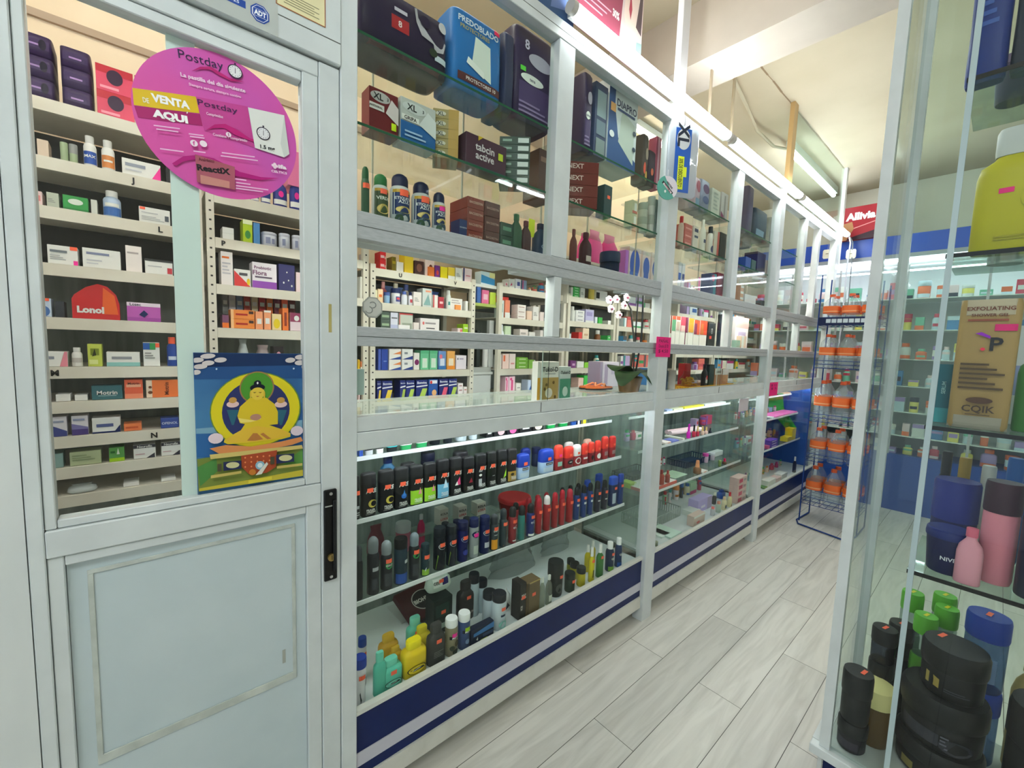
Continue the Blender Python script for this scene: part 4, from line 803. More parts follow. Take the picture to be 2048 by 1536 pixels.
AXL = [(720, 752, 945, '181818', 'black body wash with gold ring', 'o .68,.38,.3,.13:C8B850;o .76,.38,.2,.09:181818'), (755, 787, 939, '181818', 'black body wash with gold ring', 'o .68,.38,.3,.13:C8B850;o .76,.38,.2,.09:181818'),
 (786, 816, 934, '181818', 'black body wash with blue splash', 'o .6,.4,.2,.09:2868C0;p .5,.4,.62,.62,.72,.4:3C88D8'), (817, 845, 930, '181818', 'black and lime body wash', 'b .5:98D030;p .55,.35,.7,.6,.85,.35:E898A0'), (845, 871, 925, '181818', 'black and lime body wash', 'b .5:98D030;p .55,.35,.7,.6,.85,.35:E898A0'),
 (871, 897, 918, '181818', 'black and pale blue body wash', 'b .5:70B4D8;p .4,.35,.6,.7,.85,.35:C8E4F4'), (897, 922, 914, '181818', 'black body wash with pink flame', 'p .35,.35,.75,.66,.85,.35:E84880;p .3,.35,.5,.5,.6,.35:white'), (923, 947, 913, '181818', 'black body wash with dark red mark', 'p .4,.35,.65,.55,.8,.35:982838'),
 (947, 971, 907, '1C1C20', 'black body wash turned to its back label', 'x .2,.1,.5,.4:B8BCC0;o .35,.55,.14,.05:white;x .2,.68,.5,.74:A0A4A8'), (971, 991, 903, '181818', 'plain black body wash', 'x .5,.4,.8,.42:B8BCC0'), (992, 1012, 899, '181818', 'black body wash with lime claw', 'p .5,.2,.9,.6,.9,.3:A0D838'), (1012, 1032, 897, '181818', 'black and gold body wash', 'b .42:A88838;o .4,.3,.2,.06:302818')]
row('on the second counter shelf', -1.424, .976, 'body washes on the second counter shelf', [(705, 719, 952, 'gel', '181818', 'half hidden black body wash at the post', dict(cap='242426', sticker='s', dec=AX.format('x .5,.3,.9,.4:A8ACB0')))] +
 [(a, b, t, 'gel', c, d, dict(cap='262629', sticker='s', dec=AX.format(x))) for a, b, t, c, d, x in AXL] +
 [(1031, 1058, 907, 'deo', 'A8C4E4', 'clear gel deodorant with blue cap', dict(cap='1C40B0', sticker='s', dec='x .1,.1,.9,.5:B8CCDC;x .25,.72,.8,.95:101828;T .5,.83,.05,.8:white:GILLETTE')),
  (1076, 1106, 898, 'deo', 'A8C4E4', 'clear gel deodorant with blue cap', dict(cap='1C40B0', sticker='s', dec='x .1,.1,.9,.5:B8CCDC;x .25,.72,.8,.95:101828;T .5,.83,.05,.8:white:GILLETTE'))] +
 [(a, b, t, 'deo', c, d, dict(cap=cp, sticker=sk, dec=dc, sw=.018)) for a, b, t, c, d, cp, sk, dc in (
  (1107, 1125, 890, '98242C', 'red deodorant stick with magenta tag', 'F04838', 'k', 'x .2,.3,.8,.7:90C8B8'), (1126, 1146, 893, '8A1C28', 'red deodorant stick with black oval', 'E83C30', 's', 'o .5,.55,.35,.25:181418;x .3,.5,.7,.58:white'),
  (1144, 1161, 889, '98242C', 'red deodorant stick with white cap', 'E8E8E8', 's', 'o .5,.5,.42,.35:white;o .5,.5,.3,.25:8A1C28'), (1162, 1175, 887, '98242C', 'red deodorant stick with white stripe', 'E83C30', 's', 'x .1,.5,.9,.7:E8D8D8'), (1176, 1188, 884, '7A1824', 'red deodorant stick with black diamond', 'E83C30', 's', 'p .5,.2,.8,.5,.5,.8,.2,.5:181418'),
  (1189, 1201, 881, 'A02830', 'red deodorant stick with white disc', 'E83C30', 's', 'o .5,.5,.4,.3:white'), (1202, 1216, 873, '98242C', 'red deodorant stick with grey print', 'D83830', 's', 'x .2,.3,.8,.7:9A7A7A'), (1217, 1231, 872, '98242C', 'red deodorant stick with grey print', 'D83830', 's', 'x .2,.3,.8,.7:9A7A7A'))], simple=False)
row('behind the body washes', -1.53, .976, 'second row of toiletries on the second counter shelf', [
 (800, 830, 925, 'gel', '1C1C1E', 'black body wash in the back row', dict(cap='303034')), (905, 935, 902, 'gel', '1C1C1E', 'black body wash in the back row', dict(cap='303034')), (760, 790, 905, 'talc', '2C6890', 'blue bottle in the back row', dict(cap='navy')), (840, 870, 903, 'can', '20243C', 'dark navy can in the back row'),
 (1040, 1060, 896, 'deo', '1C40B0', 'blue deodorant in the back row', dict(cap='142C88')), (1062, 1082, 895, 'jar', '1C2C50', 'navy jar in the back row', dict(cap='14204C')), (1128, 1146, 884, 'deo', '98242C', 'red deodorant in the back row', dict(cap='F0E4E4')), (1166, 1182, 878, 'deo', '98242C', 'red deodorant with pale cap in the back row', dict(cap='F0B8A8'))])
row('on the third counter shelf', -1.50, .700, 'back row of dark sprays on the third counter shelf', [
 (882, 898, 1045, 'can', '1E2226', 'blackish deodorant in the back row', dict(cap='2A2E32')), (905, 921, 1040, 'can', '1C2044', 'indigo deodorant in the back row', dict(cap='181C3C')), (925, 941, 1035, 'can', '26282C', 'charcoal deodorant in the back row', dict(cap='303438')), (1024, 1038, 1005, 'dome', '8C242C', 'red spray in the back row', dict(cap='1C1C1E')),
 (1050, 1064, 995, 'spray', '982028', 'crimson spray in the back row', dict(cap='B02030')), (1068, 1082, 990, 'spray', '982028', 'crimson spray in the back row', dict(cap='B02030')), (1086, 1098, 985, 'spray', '982028', 'crimson spray in the back row', dict(cap='B02030')), (1118, 1130, 975, 'spray', '203C7C', 'navy spray in the back row', dict(cap='181C20')), (1134, 1146, 971, 'spray', '203C7C', 'navy spray in the back row', dict(cap='181C20')), (1150, 1162, 967, 'spray', '26283A', 'blackish spray in the back row', dict(cap='181C20')), (1168, 1180, 960, 'gel', '1C2C58', 'dark blue bottle in the back row', dict(cap='2850B8')), (1190, 1204, 948, 'gel', '2448A0', 'bright blue bottle in the back row', dict(cap='2850B8'))])
row('on the third counter shelf', -1.384, .700, 'spray deodorants on the third counter shelf', [
 (708, 726, 1091, 'dome', '26282C', 'dark spray can cut off by the post', dict(cap='404448')), (733, 759, 1073, 'dome', '26282C', 'dark spray can with grey dome cap', dict(cap='70787C', dec='x .2,.1,.8,.4:3A3E44;x .25,.6,.8,.7:B0B4B8')),
 (760, 785, 1081, 'dome', '26282C', 'dark spray can with low grey cap', dict(cap='848C90', sticker='s', dec='o .55,.75,.35,.12:2E8A48;T .55,.75,.05,.6:white:OXO;x .15,.1,.85,.5:3C4044')),
 (787, 815, 1075, 'can', '203440', 'wide black spray with deep blue base', dict(cap='141414', dec='b .3:2850A0;x .6,.6,.9,.7:C0C8C8')), (817, 839, 1065, 'dome', '26282C', 'dark spray with bluish dome cap', dict(cap='7C8890', sticker='s', dec='o .5,.78,.35,.1:2E8A48;x .15,.1,.85,.5:3C4044')),
 (841, 859, 1087, 'can', '203840', 'teal black spray with lime base', dict(cap='2C3C40', sticker='s', dec='b .25:8CB840;p .2,.2,.8,.7,.9,.7,.3,.2:C8D8D8')),
 (866, 891, 1054, 'can', '181C20', 'black deodorant with green wedge', dict(cap='202428', sticker='s', dec='o .55,.76,.4,.11:C8CCD0;o .55,.76,.36,.095:181C20;T .55,.76,.05,.6:white:NIVEA;p .0,.0,.9,.0,.1,.5:6C9430')),
 (892, 913, 1050, 'can', '20242C', 'navy black deodorant with ring logo', dict(cap='24282C', sticker='s', dec='o .5,.76,.42,.11:C8CCD0;o .5,.76,.38,.095:20242C;T .5,.76,.05,.6:white:NIVEA;p .0,.0,.9,.0,.1,.5:6C8430')),
 (914, 936, 1042, 'can', '1C2058', 'indigo deodorant with ring logo', dict(cap='141840', sticker='s', dec='o .5,.76,.42,.11:98A0C0;o .5,.76,.38,.095:1C2058;T .5,.76,.05,.6:white:NIVEA;o .5,.3,.3,.1:343C90')),
 (937, 957, 1036, 'can', '98A0A0', 'silver grey deodorant with navy cap', dict(cap='18204C', sticker='k', dec='o .5,.8,.46,.12:18204C;T .5,.8,.05,.6:white:NIVEA;x .2,.1,.8,.4:B8C4B8')),
 (958, 979, 1032, 'can', '1C2450', 'dark blue deodorant with ring logo', dict(cap='18204C', sticker='s', dec='o .5,.76,.42,.11:C8CCD0;o .5,.76,.38,.095:1C2450;T .5,.76,.05,.6:white:NIVEA;x .2,.2,.8,.4:B8BCC8')),
 (979, 996, 1028, 'dome', '3C4448', 'grey deodorant with orange base', dict(cap='3C4044', sticker='s', dec='b .42:E8A030;T .5,.8,.06,.7:white:Dove;x .2,.6,.7,.64:B0B4B8')), (998, 1014, 1017, 'dome', '384448', 'dark grey deodorant with orange flame', dict(cap='30383C', sticker='s', dec='p .2,.0,1,.0,1,.7:E8A030')),
 (1016, 1033, 1013, 'dome', '8C242C', 'red spray with a curled G', dict(cap='1C1C1E', sticker='s', dec='T .6,.65,.09,.8:D8C8C8:eG;x .2,.06,.8,.1:white')), (1035, 1050, 1011, 'dome', '2C7C74', 'teal spray with black cap', dict(cap='1C1C1E', dec='x .7,.1,.95,.8:284848')),
 (1052, 1069, 1007, 'dome', '1C2C70', 'blue spray with a curled G', dict(cap='1C1C1E', sticker='s', dec='T .5,.65,.09,.8:C8CCD8:eG;b .1:white')),
 (1070, 1084, 995, 'spray', 'A02028', 'bright red spray with sticker on its side', dict(cap='A82030', sticker='s', dec='x .7,.3,.95,.6:F0C8C0')), (1085, 1101, 991, 'spray', '982028', 'red spray with white ring on the cap', dict(cap='E8E0E0', sticker='s')), (1102, 1116, 985, 'spray', '982028', 'red spray', dict(cap='B02030', sticker='s')),
 (1117, 1130, 980, 'spray', 'A82830', 'red spray', dict(cap='B02030', sticker='s')), (1131, 1146, 978, 'spray', 'A02028', 'red spray', dict(cap='B83040', sticker='s')),
 (1146, 1159, 974, 'spray', '203C7C', 'navy spray with black cap', dict(cap='181C20', sticker='s', dec='x .2,.6,.8,.7:D0D8E0')), (1160, 1173, 970, 'spray', '203C7C', 'navy spray with black cap', dict(cap='181C20', sticker='s', dec='x .2,.6,.8,.7:D0D8E0')), (1174, 1186, 966, 'spray', '203C7C', 'navy spray with black cap', dict(cap='181C20', sticker='s', dec='x .2,.6,.8,.7:D0D8E0')),
 (1187, 1201, 962, 'spray', '26283A', 'blackish spray with tag on the cap', dict(cap='181C20', sticker='s', dec='x .2,.5,.8,.56:C8C8D0')), (1202, 1215, 960, 'spray', '26283A', 'blackish spray with tag on the cap', dict(cap='181C20', sticker='s', dec='x .2,.5,.8,.56:C8C8D0')),
 (1217, 1234, 953, 'gel', '1C2C58', 'dark blue bottle with bright blue cap', dict(cap='2850B8', sticker='s', dec='x .1,.1,.6,.6:A8B8C8')), (1235, 1246, 948, 'gel', '1C3878', 'blue bottle at the shelf end', dict(cap='2040A0', sticker='s'))], simple=False, dep=.05)
row('at the right end of the third counter shelf', -1.50, .700, 'things at the right end of the third shelf', [(1250, 1273, 955, 'box', 'B8D050', 'lime green carton with grey print', dict(d=.08, dec='r .4:E0ECC8;' + n_('708038', '.15,.2,.6,.7,3')))])
r0, _ = product('tub', (-1.62, 1.46, .7012), .17, .17, .11, GL('D83038', 1, 'B02028', .45), cap='C8242C'); tag(r0, 'translucent red tub with lid behind the spray cans on the third counter shelf', 'tub')
row('hanging behind the spray cans', -1.60, .77, 'glue boxes behind the spray cans', [(868, 897, 1010, 'box', 'D0CCC4', 'white glue box with red and black letters', dict(d=.05, dec='T .5,.72,.24,.85:30282C:KOLA;T .5,.42,.24,.85:C02830:LOKA')), (905, 934, 1005, 'box', 'D0CCC4', 'white glue box with red and black letters', dict(d=.05, dec='T .5,.72,.24,.85:30282C:KOLA;T .5,.42,.24,.85:C02830:LOKA')), (942, 972, 998, 'box', 'D0CCC4', 'white glue box with red and black letters', dict(d=.05, dec='T .5,.72,.24,.85:30282C:KOLA;T .5,.42,.24,.85:C02830:LOKA'))])
r_ = empty('riser_shelf', (-1.62, .9, .70), 'small clear stand carrying the glue boxes', 'stand'); boxobj('top', (-.06, .03, -.05, .45, .058, .068), GL('E4EEEA', 1, 'C8D0CC', .3), r_); boxobj('leg', (-.05, .02, -.05, -.04, .001, .0575), M('lgrey'), r_); boxobj('leg', (-.05, .02, .44, .45, .001, .0575), M('lgrey'), r_)
row('behind the grey spray cans', -1.60, .700, 'pink bottles behind the grey spray cans', [(790, 822, 1045, 'jar', 'B06878', 'rose pink jar', dict(cap='silver')), (834, 850, 1028, 'liq', 'B8385C', 'small crimson bottle with silver cap', dict(cap='silver')), (742, 775, 1040, 'bag', '6A3840', 'dark pink bag')])
row('on the floor of the first case, back row', -1.42, .3685, 'back row of toiletries on the case floor', [
 (716, 733, 1274, 'tub', 'E8E4EC', 'white tub with blue lid', dict(cap='2048A8', sticker='s')), (756, 796, 1268, 'talc', 'D0A02C', 'mustard talc bottle', dict(cap='E0B43C', dec='x .1,.1,.9,.5:B08020')),
 (812, 846, 1233, 'talc', '68C4AC', 'mint talc bottle with orange tag', dict(cap='80D4BC', sticker='s')), (826, 860, 1251, 'talc', 'E0C828', 'yellow talc bottle behind the large one', dict(cap='F0DC30', X=-1.39))], simple=False)
row('in the middle of the first case floor', -1.46, .3685, 'boxed goods in the middle of the case floor', [
 (850, 905, 1178, 'box', '1C2824', 'dark boxed kit with pale strip', dict(d=.07, dec='x .2,.15,.9,.3:A8B8A8;x .1,.5,.8,.85:2C4038', sticker='s')), (913, 947, 1161, 'talc', '2C2A2A', 'charcoal grey hair bottle', dict(cap='343232', sticker='s', dec='T .5,.3,.07,.85:A8A4A0:FERRUM;x .2,.18,.6,.2:605C5C')),
 (936, 958, 1146, 'can', 'B8C8D0', 'pale bottle with black and white cap', dict(cap='181C24')), (951, 974, 1158, 'can', 'B8C8D0', 'pale bottle with black collar', dict(cap='181C24', dec='x .4,.3,.7,.5:203050')), (1003, 1020, 1176, 'pump', 'E8ECEC', 'white slim bottle with round cap', dict(cap='F0F0F0', dec='p .2,.1,.8,.3,.4,.6:202830', X=-1.40))], simple=False)
CHEAP = 'o .5,.35,.42,.2:{1};o .5,.35,.38,.18:{0};x .2,.3,.85,.4:202824;p .3,.32,.7,.38,.6,.4,.35,.36:white'
row('along the front of the first case floor', -1.312, .3685, 'front row of toiletries on the case floor', [
 (706, 733, 1313, 'tub', 'E8E4EC', 'white tub with deep blue lid', dict(cap='1C3CA0', sticker='s', dec='p .4,.0,.9,.5,.95,.7,.3,.3:202830')),
 (746, 772, 1303, 'talc', '58BCA4', 'mint talc bottle seen from its side', dict(cap='70CCB4')), (758, 803, 1315, 'talc', '60C4AC', 'mint green talc bottle with round emblem', dict(cap='74D0B8', sticker='s', dec=CHEAP.format('78D0BC', '303830'))),
 (776, 804, 1293, 'talc', 'D8AC2C', 'small mustard talc bottle', dict(cap='E8C040', X=-1.40)), (801, 851, 1278, 'talc', 'E4C41C', 'large yellow talc bottle with black emblem', dict(cap='F4E01C', dec=CHEAP.format('E8CC30', '302C18'))),
 (853, 889, 1246, 'talc', '3A3A38', 'dark grey talc bottle', dict(cap='424240', sticker='s', dec='n .2,.3,.8,.6,4:6C6C68')), (889, 915, 1235, 'can', '8C8468', 'camouflage spray with white cap', dict(cap='F4F4F4', sticker='k', dec='x .1,.62,1,.74:181818;T .55,.68,.06,.8:white:MEN;o .3,.3,.2,.1:3C4030;o .7,.45,.2,.12:50482C;o .6,.15,.3,.1:2C3428')),
 (915, 940, 1224, 'can', '3C5080', 'blue spray with white cap and green tag', dict(cap='F4F4F4', sticker='g', dec='x .1,.62,1,.74:181C30;T .55,.68,.06,.8:white:MEN;o .5,.3,.2,.1:7890B8')),
 (942, 988, 1240, 'box', '182038', 'blister pack of razors with a large 4', dict(d=.03, lab=1, dec='p .1,.55,1,.6,1,.95,.1,.75:3C74B0;T .25,.35,.2:white:4;x .4,.1,.7,.2:C8D840;x .5,.3,.95,.5:405070')),
 (964, 992, 1182, 'can', 'C0CCD4', 'pale bottle with white cap and black collar', dict(cap='1A1E26', sticker='s', dec='x .4,.3,.8,.5:203050', X=-1.37)), (982, 1012, 1185, 'can', 'C8D4DC', 'pale shaving gel with black collar', dict(cap='1A1E26', sticker='s', dec='x .3,.5,.7,.58:182848;o .5,.2,.35,.15:90C8C0')),
 (1028, 1052, 1150, 'box', '242220', 'tall black box with white lettering', dict(sticker='s', lab=1, dec='T .6,.68,.05:E0D8D0:MAX;T .6,.6,.05:E0D8D0:BLACK;T .25,.35,.06,.9,90:E0D8D0:ICE', d=.06)), (1054, 1080, 1143, 'box', '6C5A3C', 'tall brown and gold box', dict(sticker='s', lab=1, dec='t .04:B09858;l .15:4C3C24', d=.06)),
 (1078, 1090, 1155, 'liq', 'clear:E0E4D8:B0B4A8', 'small clear bottle with white neck', dict(cap='D8DCD4')), (1091, 1104, 1150, 'liq', 'clear:E0E4D8:B0B4A8', 'clear bottle with silver label', dict(cap='D8DCD4', dec='x .2,.2,.9,.6:C8CCC0')),
 (1094, 1126, 1122, 'lowjar', '1C201E', 'black jar with orange tag on the lid', dict(cap='222624', sticker='s', dec='o .4,.5,.25,.3:50544E', X=-1.325)), (1128, 1150, 1145, 'jar', '2C3C30', 'dark green jar', dict(cap='202622', sticker='s')),
 (1133, 1149, 1118, 'jar', '8C9018', 'olive jar behind the dark green one', dict(cap='202420', X=-1.42)), (1139, 1158, 1125, 'jar', 'B0A820', 'olive yellow jar with black cap', dict(cap='202420', X=-1.38)), (1152, 1171, 1134, 'jar', 'B8AC20', 'yellow jar with black cap', dict(cap='242824')),
 (1169, 1181, 1090, 'tall', 'D0C018', 'yellow bottle with tall white cap', dict(cap='F4F4F0', X=-1.39)), (1177, 1189, 1095, 'tall', 'D8C81C', 'bright yellow bottle with black letter', dict(cap='F4F4F0', sticker='s', dec='p .3,.2,.5,.2,.6,.6,.4,.6:202418')), (1180, 1191, 1082, 'tall', 'C8B838', 'dull yellow bottle with white cap', dict(cap='F4F4F0', X=-1.43)),
 (1192, 1207, 1088, 'tall', '3C7838', 'green bottle with white cap', dict(cap='F4F4F0', sticker='s')), (1210, 1228, 1084, 'med', '1C2C4C', 'navy bottle with white cap and green base', dict(cap='F4F4F4', sticker='s', dec='b .25:80B048;T .5,.7,.07:white:GIL')), (1229, 1244, 1076, 'med', '1C3460', 'navy bottle with white cap', dict(cap='F4F4F4', dec='T .5,.7,.07:white:GIL;b .25:2858A8'))], simple=False)
# maroon gift box lying on the case floor
r = empty('gift_box', (-1.64, .93, .3685), 'flat maroon gift box with black oval lying at the back of the case floor', 'box'); r.rotation_euler = (0, math.radians(24), math.radians(8))
mb = MB(); mb.box(-.08, .08, -.11, .11, 0, .03, '4A181C', bev=.002); mb.make('carton', r)
mb = MB(); mb.poly([(.05 * math.sin(t * .2618) , .06 * math.cos(t * .2618), .0305) for t in range(24)], 'D8D0C8'); mb.poly([(.046 * math.sin(t * .2618), .056 * math.cos(t * .2618), .031) for t in range(24)], '1C1416')
text(mb, 'BIOHERB', lambda u, v: (-v, u, .0315), 0, 0, .018, 'E0D8D0', bold=.04); mb.box(-.065, -.045, .05, .075, .0302, .0308, 'C8D838'); mb.make('printed_front', r)
r.location.z = .412
mb = MB(); mb.box(-1.77, -1.62, .82, 1.04, .369, .372, 'D0D4D4'); mb.box(-1.76, -1.70, .86, 1.0, .373, .400, 'B8BCBC'); tag(mb.make('carton_stand'), 'pale carton propping up the maroon gift box', 'box')
o_, _ = product('bag', (-1.505, onx(877, 1150, -1.5)[0], .548), .12, .06, .075, 'C8D8CC', dec='x .2,.3,.8,.75:E4ECE4;x .55,.35,.8,.7:2C2C6C;T .32,.55,.16,.4:202824:GEL', lab=1, sticker='s'); tag(o_, 'white and pale green flat packet lying on the dark boxed kit', 'bag', None)
# crumpled plastic bags at the back of the case floor
for (y, x, w_, h_, ds) in ((1.50, -1.66, .30, .20, 'large crumpled clear bag behind the black boxes on the case floor'), (1.86, -1.68, .24, .16, 'crumpled clear bag behind the yellow bottles on the case floor')):
    mb = MB(); rg = random.Random(int(y * 10)); n1, n2 = 14, 8; vs = []
    for i in range(n2):
        t = i / (n2 - 1)
        for k in range(n1):
            a = 2 * math.pi * k / n1; rr = (1 - .75 * t ** 2) * (1 + rg.uniform(-.16, .16)); vs.append((rr * w_ * .34 * math.cos(a) * .5, rr * w_ * .5 * math.sin(a), h_ * t + rg.uniform(-.006, .006) * (t > 0)))
    mb.add(vs, [(i * n1 + k, i * n1 + (k + 1) % n1, (i + 1) * n1 + (k + 1) % n1, (i + 1) * n1 + k) for i in range(n2 - 1) for k in range(n1)], GL('E4E8E8', 2.2, 'B4BCBC', .22, .12))
    tag(mb.make('plastic_bag', None, (x, y, .3695)), ds, 'bag')

# ================================================================= SECOND COUNTER CASE
row('on the top shelf of the middle case', -1.504, 1.177, 'things on the top shelf of the middle case', [
 (1322, 1345, 819, 'flat', 'A8B8E0', 'pale blue wrapped packet', dict(d=.12)), (1348, 1366, 824, 'flat', 'E0E4C8', 'flat cream packet', dict(d=.12)), (1369, 1408, 818, 'flat', 'F0E840', 'bright yellow flat packet', dict(d=.14)), (1410, 1452, 812, 'flat', 'E8ECEC', 'flat white packet', dict(d=.14))])
row('on the second shelf of the middle case', -1.424, .976, 'things on the second shelf of the middle case', [
 (1318, 1343, 872, 'flat', 'F0E4DC', 'white box with coral print', dict(d=.12, dec='x .4,.3,.9,.7:F0A088')), (1345, 1358, 882, 'flat', '7880C8', 'blue wedge-shaped packet'), (1362, 1370, 868, 'flat', 'E8E8D8', 'flat cream card', dict(d=.14)),
 (1373, 1382, 848, 'polish', 'D020B0', 'magenta nail polish with magenta cap', dict(cap='C01CA8')), (1384, 1392, 850, 'polish', 'C83048', 'red nail polish', dict(cap='181818')), (1392, 1399, 852, 'polish', 'B82840', 'dark red nail polish', dict(cap='E0C078')),
 (1401, 1409, 853, 'polish', 'D0B0A0', 'nude nail polish', dict(cap='E0C078')), (1409, 1416, 854, 'polish', 'E8C0B8', 'pink beige nail polish', dict(cap='E0C078')), (1417, 1424, 856, 'polish', '202428', 'black nail polish', dict(cap='181818'))], simple=True)
rl = empty('cream_tube', (-1.56, 2.95, .976), 'pair of long pale pink rolls lying behind the nail polishes', 'rolls')
mb = MB(); mb.tube([(0, -.02, .018), (.05, .36, .018)], .017, 'F0D8DC', n=12); mb.make('roll', rl); mb = MB(); mb.tube([(-.04, .0, .018), (.01, .38, .018)], .017, 'F0D0D8', n=12); mb.make('roll', rl); rl.name = 'wrapped_roll'
row('on the third shelf of the middle case', -1.384, .700, 'things on the third shelf of the middle case', [
 (1316, 1329, 940, 'tall', 'A04030', 'rust brown bottle', dict(cap='8A2020', Z=.722)), (1330, 1340, 941, 'tall', '984438', 'rust brown bottle with red cap', dict(cap='B03028', Z=.722)), (1386, 1403, 921, 'polish', '8A6040', 'clear pot of eyeliner pencils with peach lid', dict(cap='F0A070')),
 (1405, 1416, 935, 'box', 'F0ECE8', 'small white box with coral mark', dict(dec='o .5,.5,.3,.3:F0A090')), (1404, 1417, 907, 'jar', 'D8B8D0', 'lilac jar with pink lid', dict(cap='E850B0', X=-1.5)), (1418, 1430, 906, 'jar', 'C8B8C8', 'pale lilac jar', dict(cap='E0E0E8', X=-1.5)),
 (1424, 1446, 898, 'box', 'E4E8E8', 'white display box', dict(X=-1.55, d=.05)), (1436, 1443, 921, 'jar', '80984C', 'small green jar', dict(cap='90A85C')), (1444, 1454, 917, 'polish', '705030', 'small jar with hot pink cap', dict(cap='E0205C'))])
r = empty('gift_box', (-1.46, 2.50, .7005), 'flat white and coral box holding the rust brown bottles', 'box'); mb = MB(); mb.box(-.09, .075, -.14, .24, 0, .021, 'D86858', bev=.002); mb.make('base', r); mb = MB(); mb.box(-.088, .073, -.138, .238, .0212, .0216, 'F0ECE4'); mb.make('lid', r)
tag(boxobj('card', (-1.56, -1.44, 2.82, 3.0, .7005, .704), M('C0DCC0')), 'pale green card lying between the rust bottles and the pencils', 'card')
def basket(x, y, z, w_, d_, h_, col, ds):
    r = empty('wire_basket', (x, y, z), ds, 'basket'); mb = MB()
    n = int(w_ / .018)
    for i in range(n + 1):
        yy = -w_ / 2 + w_ * i / n
        for xx in (-d_ / 2, d_ / 2): mb.box(xx - .0015, xx + .0015, yy - .0025, yy + .0025, .004, h_, col)
    for i in range(int(d_ / .018) + 1):
        xx = -d_ / 2 + d_ * i / int(d_ / .018)
        for yy in (-w_ / 2, w_ / 2): mb.box(xx - .0025, xx + .0025, yy - .0015, yy + .0015, .004, h_, col)
    mb.make('mesh_side', r); mb = MB()
    for (a, b, c, e) in ((-d_ / 2 - .003, -d_ / 2 + .003, -w_ / 2, w_ / 2), (d_ / 2 - .003, d_ / 2 + .003, -w_ / 2, w_ / 2), (-d_ / 2, d_ / 2, -w_ / 2 - .003, -w_ / 2 + .003), (-d_ / 2, d_ / 2, w_ / 2 - .003, w_ / 2 + .003)): mb.box(a, b, c, e, h_ - .006, h_, col)
    mb.make('rim', r); boxobj('bottom', (-d_ / 2, d_ / 2, -w_ / 2, w_ / 2, .0005, .004), mat(col), r); return r
basket(-1.58, 2.78, .3685, .46, .20, .075, 'A8B4B0', 'grey mesh basket on the floor of the middle case'); basket(-1.645, 2.62, .7005, .30, .16, .05, '303434', 'black mesh basket behind the rust bottles'); basket(-1.60, 3.34, .7005, .40, .16, .05, '203048', 'navy mesh basket at the right end of the third shelf')
row('on the floor of the middle case', -1.318, .3685, 'things on the floor of the middle case', [
 (1307, 1340, 1066, 'flat', 'E4F0E8', 'pile of folded white cards', dict(stack=3, d=.16, X=-1.36)), (1342, 1364, 1060, 'flat', 'D8F0E4', 'pale green folded cloth packet', dict(stack=3, d=.18)), (1306, 1316, 1083, 'jar', '98A088', 'small grey green tub', dict(cap='A8B098')),
 (1372, 1402, 1008, 'box', 'E0E4E0', 'clear-topped white box', dict(d=.09, X=-1.40, dec='x .2,0,1,.8:C8B4A8')), (1388, 1410, 1018, 'box', 'D8C0B4', 'pink beige box with tiny figure', dict(d=.05, dec='o .4,.3,.15,.12:E87070;t .2:E8E8E4')),
 (1397, 1424, 982, 'box', 'C0B0E8', 'lavender box with tab top', dict(d=.08, X=-1.42, dec='r .35:B0A0C8;x .2,.3,.5,.5:E8E0F4')), (1420, 1430, 1014, 'med', 'C8C8D0', 'small bottle with coral cap', dict(cap='F07878')), (1431, 1442, 1003, 'med', 'C0D0C0', 'green grey bottle with peach cap', dict(cap='F0A088')),
 (1424, 1433, 985, 'tall', '3C3C3C', 'dark bottle with cream cap', dict(cap='E0E0C8', X=-1.42)), (1434, 1450, 980, 'talc', '2858B0', 'blue topped bottle', dict(cap='2050B0', X=-1.44)), (1443, 1453, 994, 'talc', 'F0E4B8', 'pale yellow bottle with blue label', dict(cap='F0D0A8', dec='x .2,.2,.8,.6:485868')),
 (1454, 1464, 985, 'tall', 'F0E4B0', 'cream lotion bottle with red cap', dict(cap='D83038', dec='p .2,.0,.8,.0,.7,.5:B07838')), (1461, 1470, 974, 'tall', 'F0E4B0', 'cream lotion bottle with red cap', dict(cap='D83038', X=-1.38)), (1469, 1478, 963, 'tall', 'F0E4B8', 'tall cream lotion bottle with red cap', dict(cap='D83038', X=-1.38)), (1476, 1484, 959, 'tall', 'F0E4B8', 'tall cream lotion bottle with crimson cap', dict(cap='C02838')),
 (1476, 1493, 943, 'box', 'E4C4BC', 'pink soap box', dict(stack=4, dec='x .1,.2,.5,.8:D04868;x .6,.3,.9,.7:B8A0A0', d=.07)), (1360, 1386, 972, 'box', 'C8A050', 'golden brown jar box standing at the back', dict(X=-1.70, d=.07, dec=n_('8A6828', '.1,.2,.9,.8,4')))])
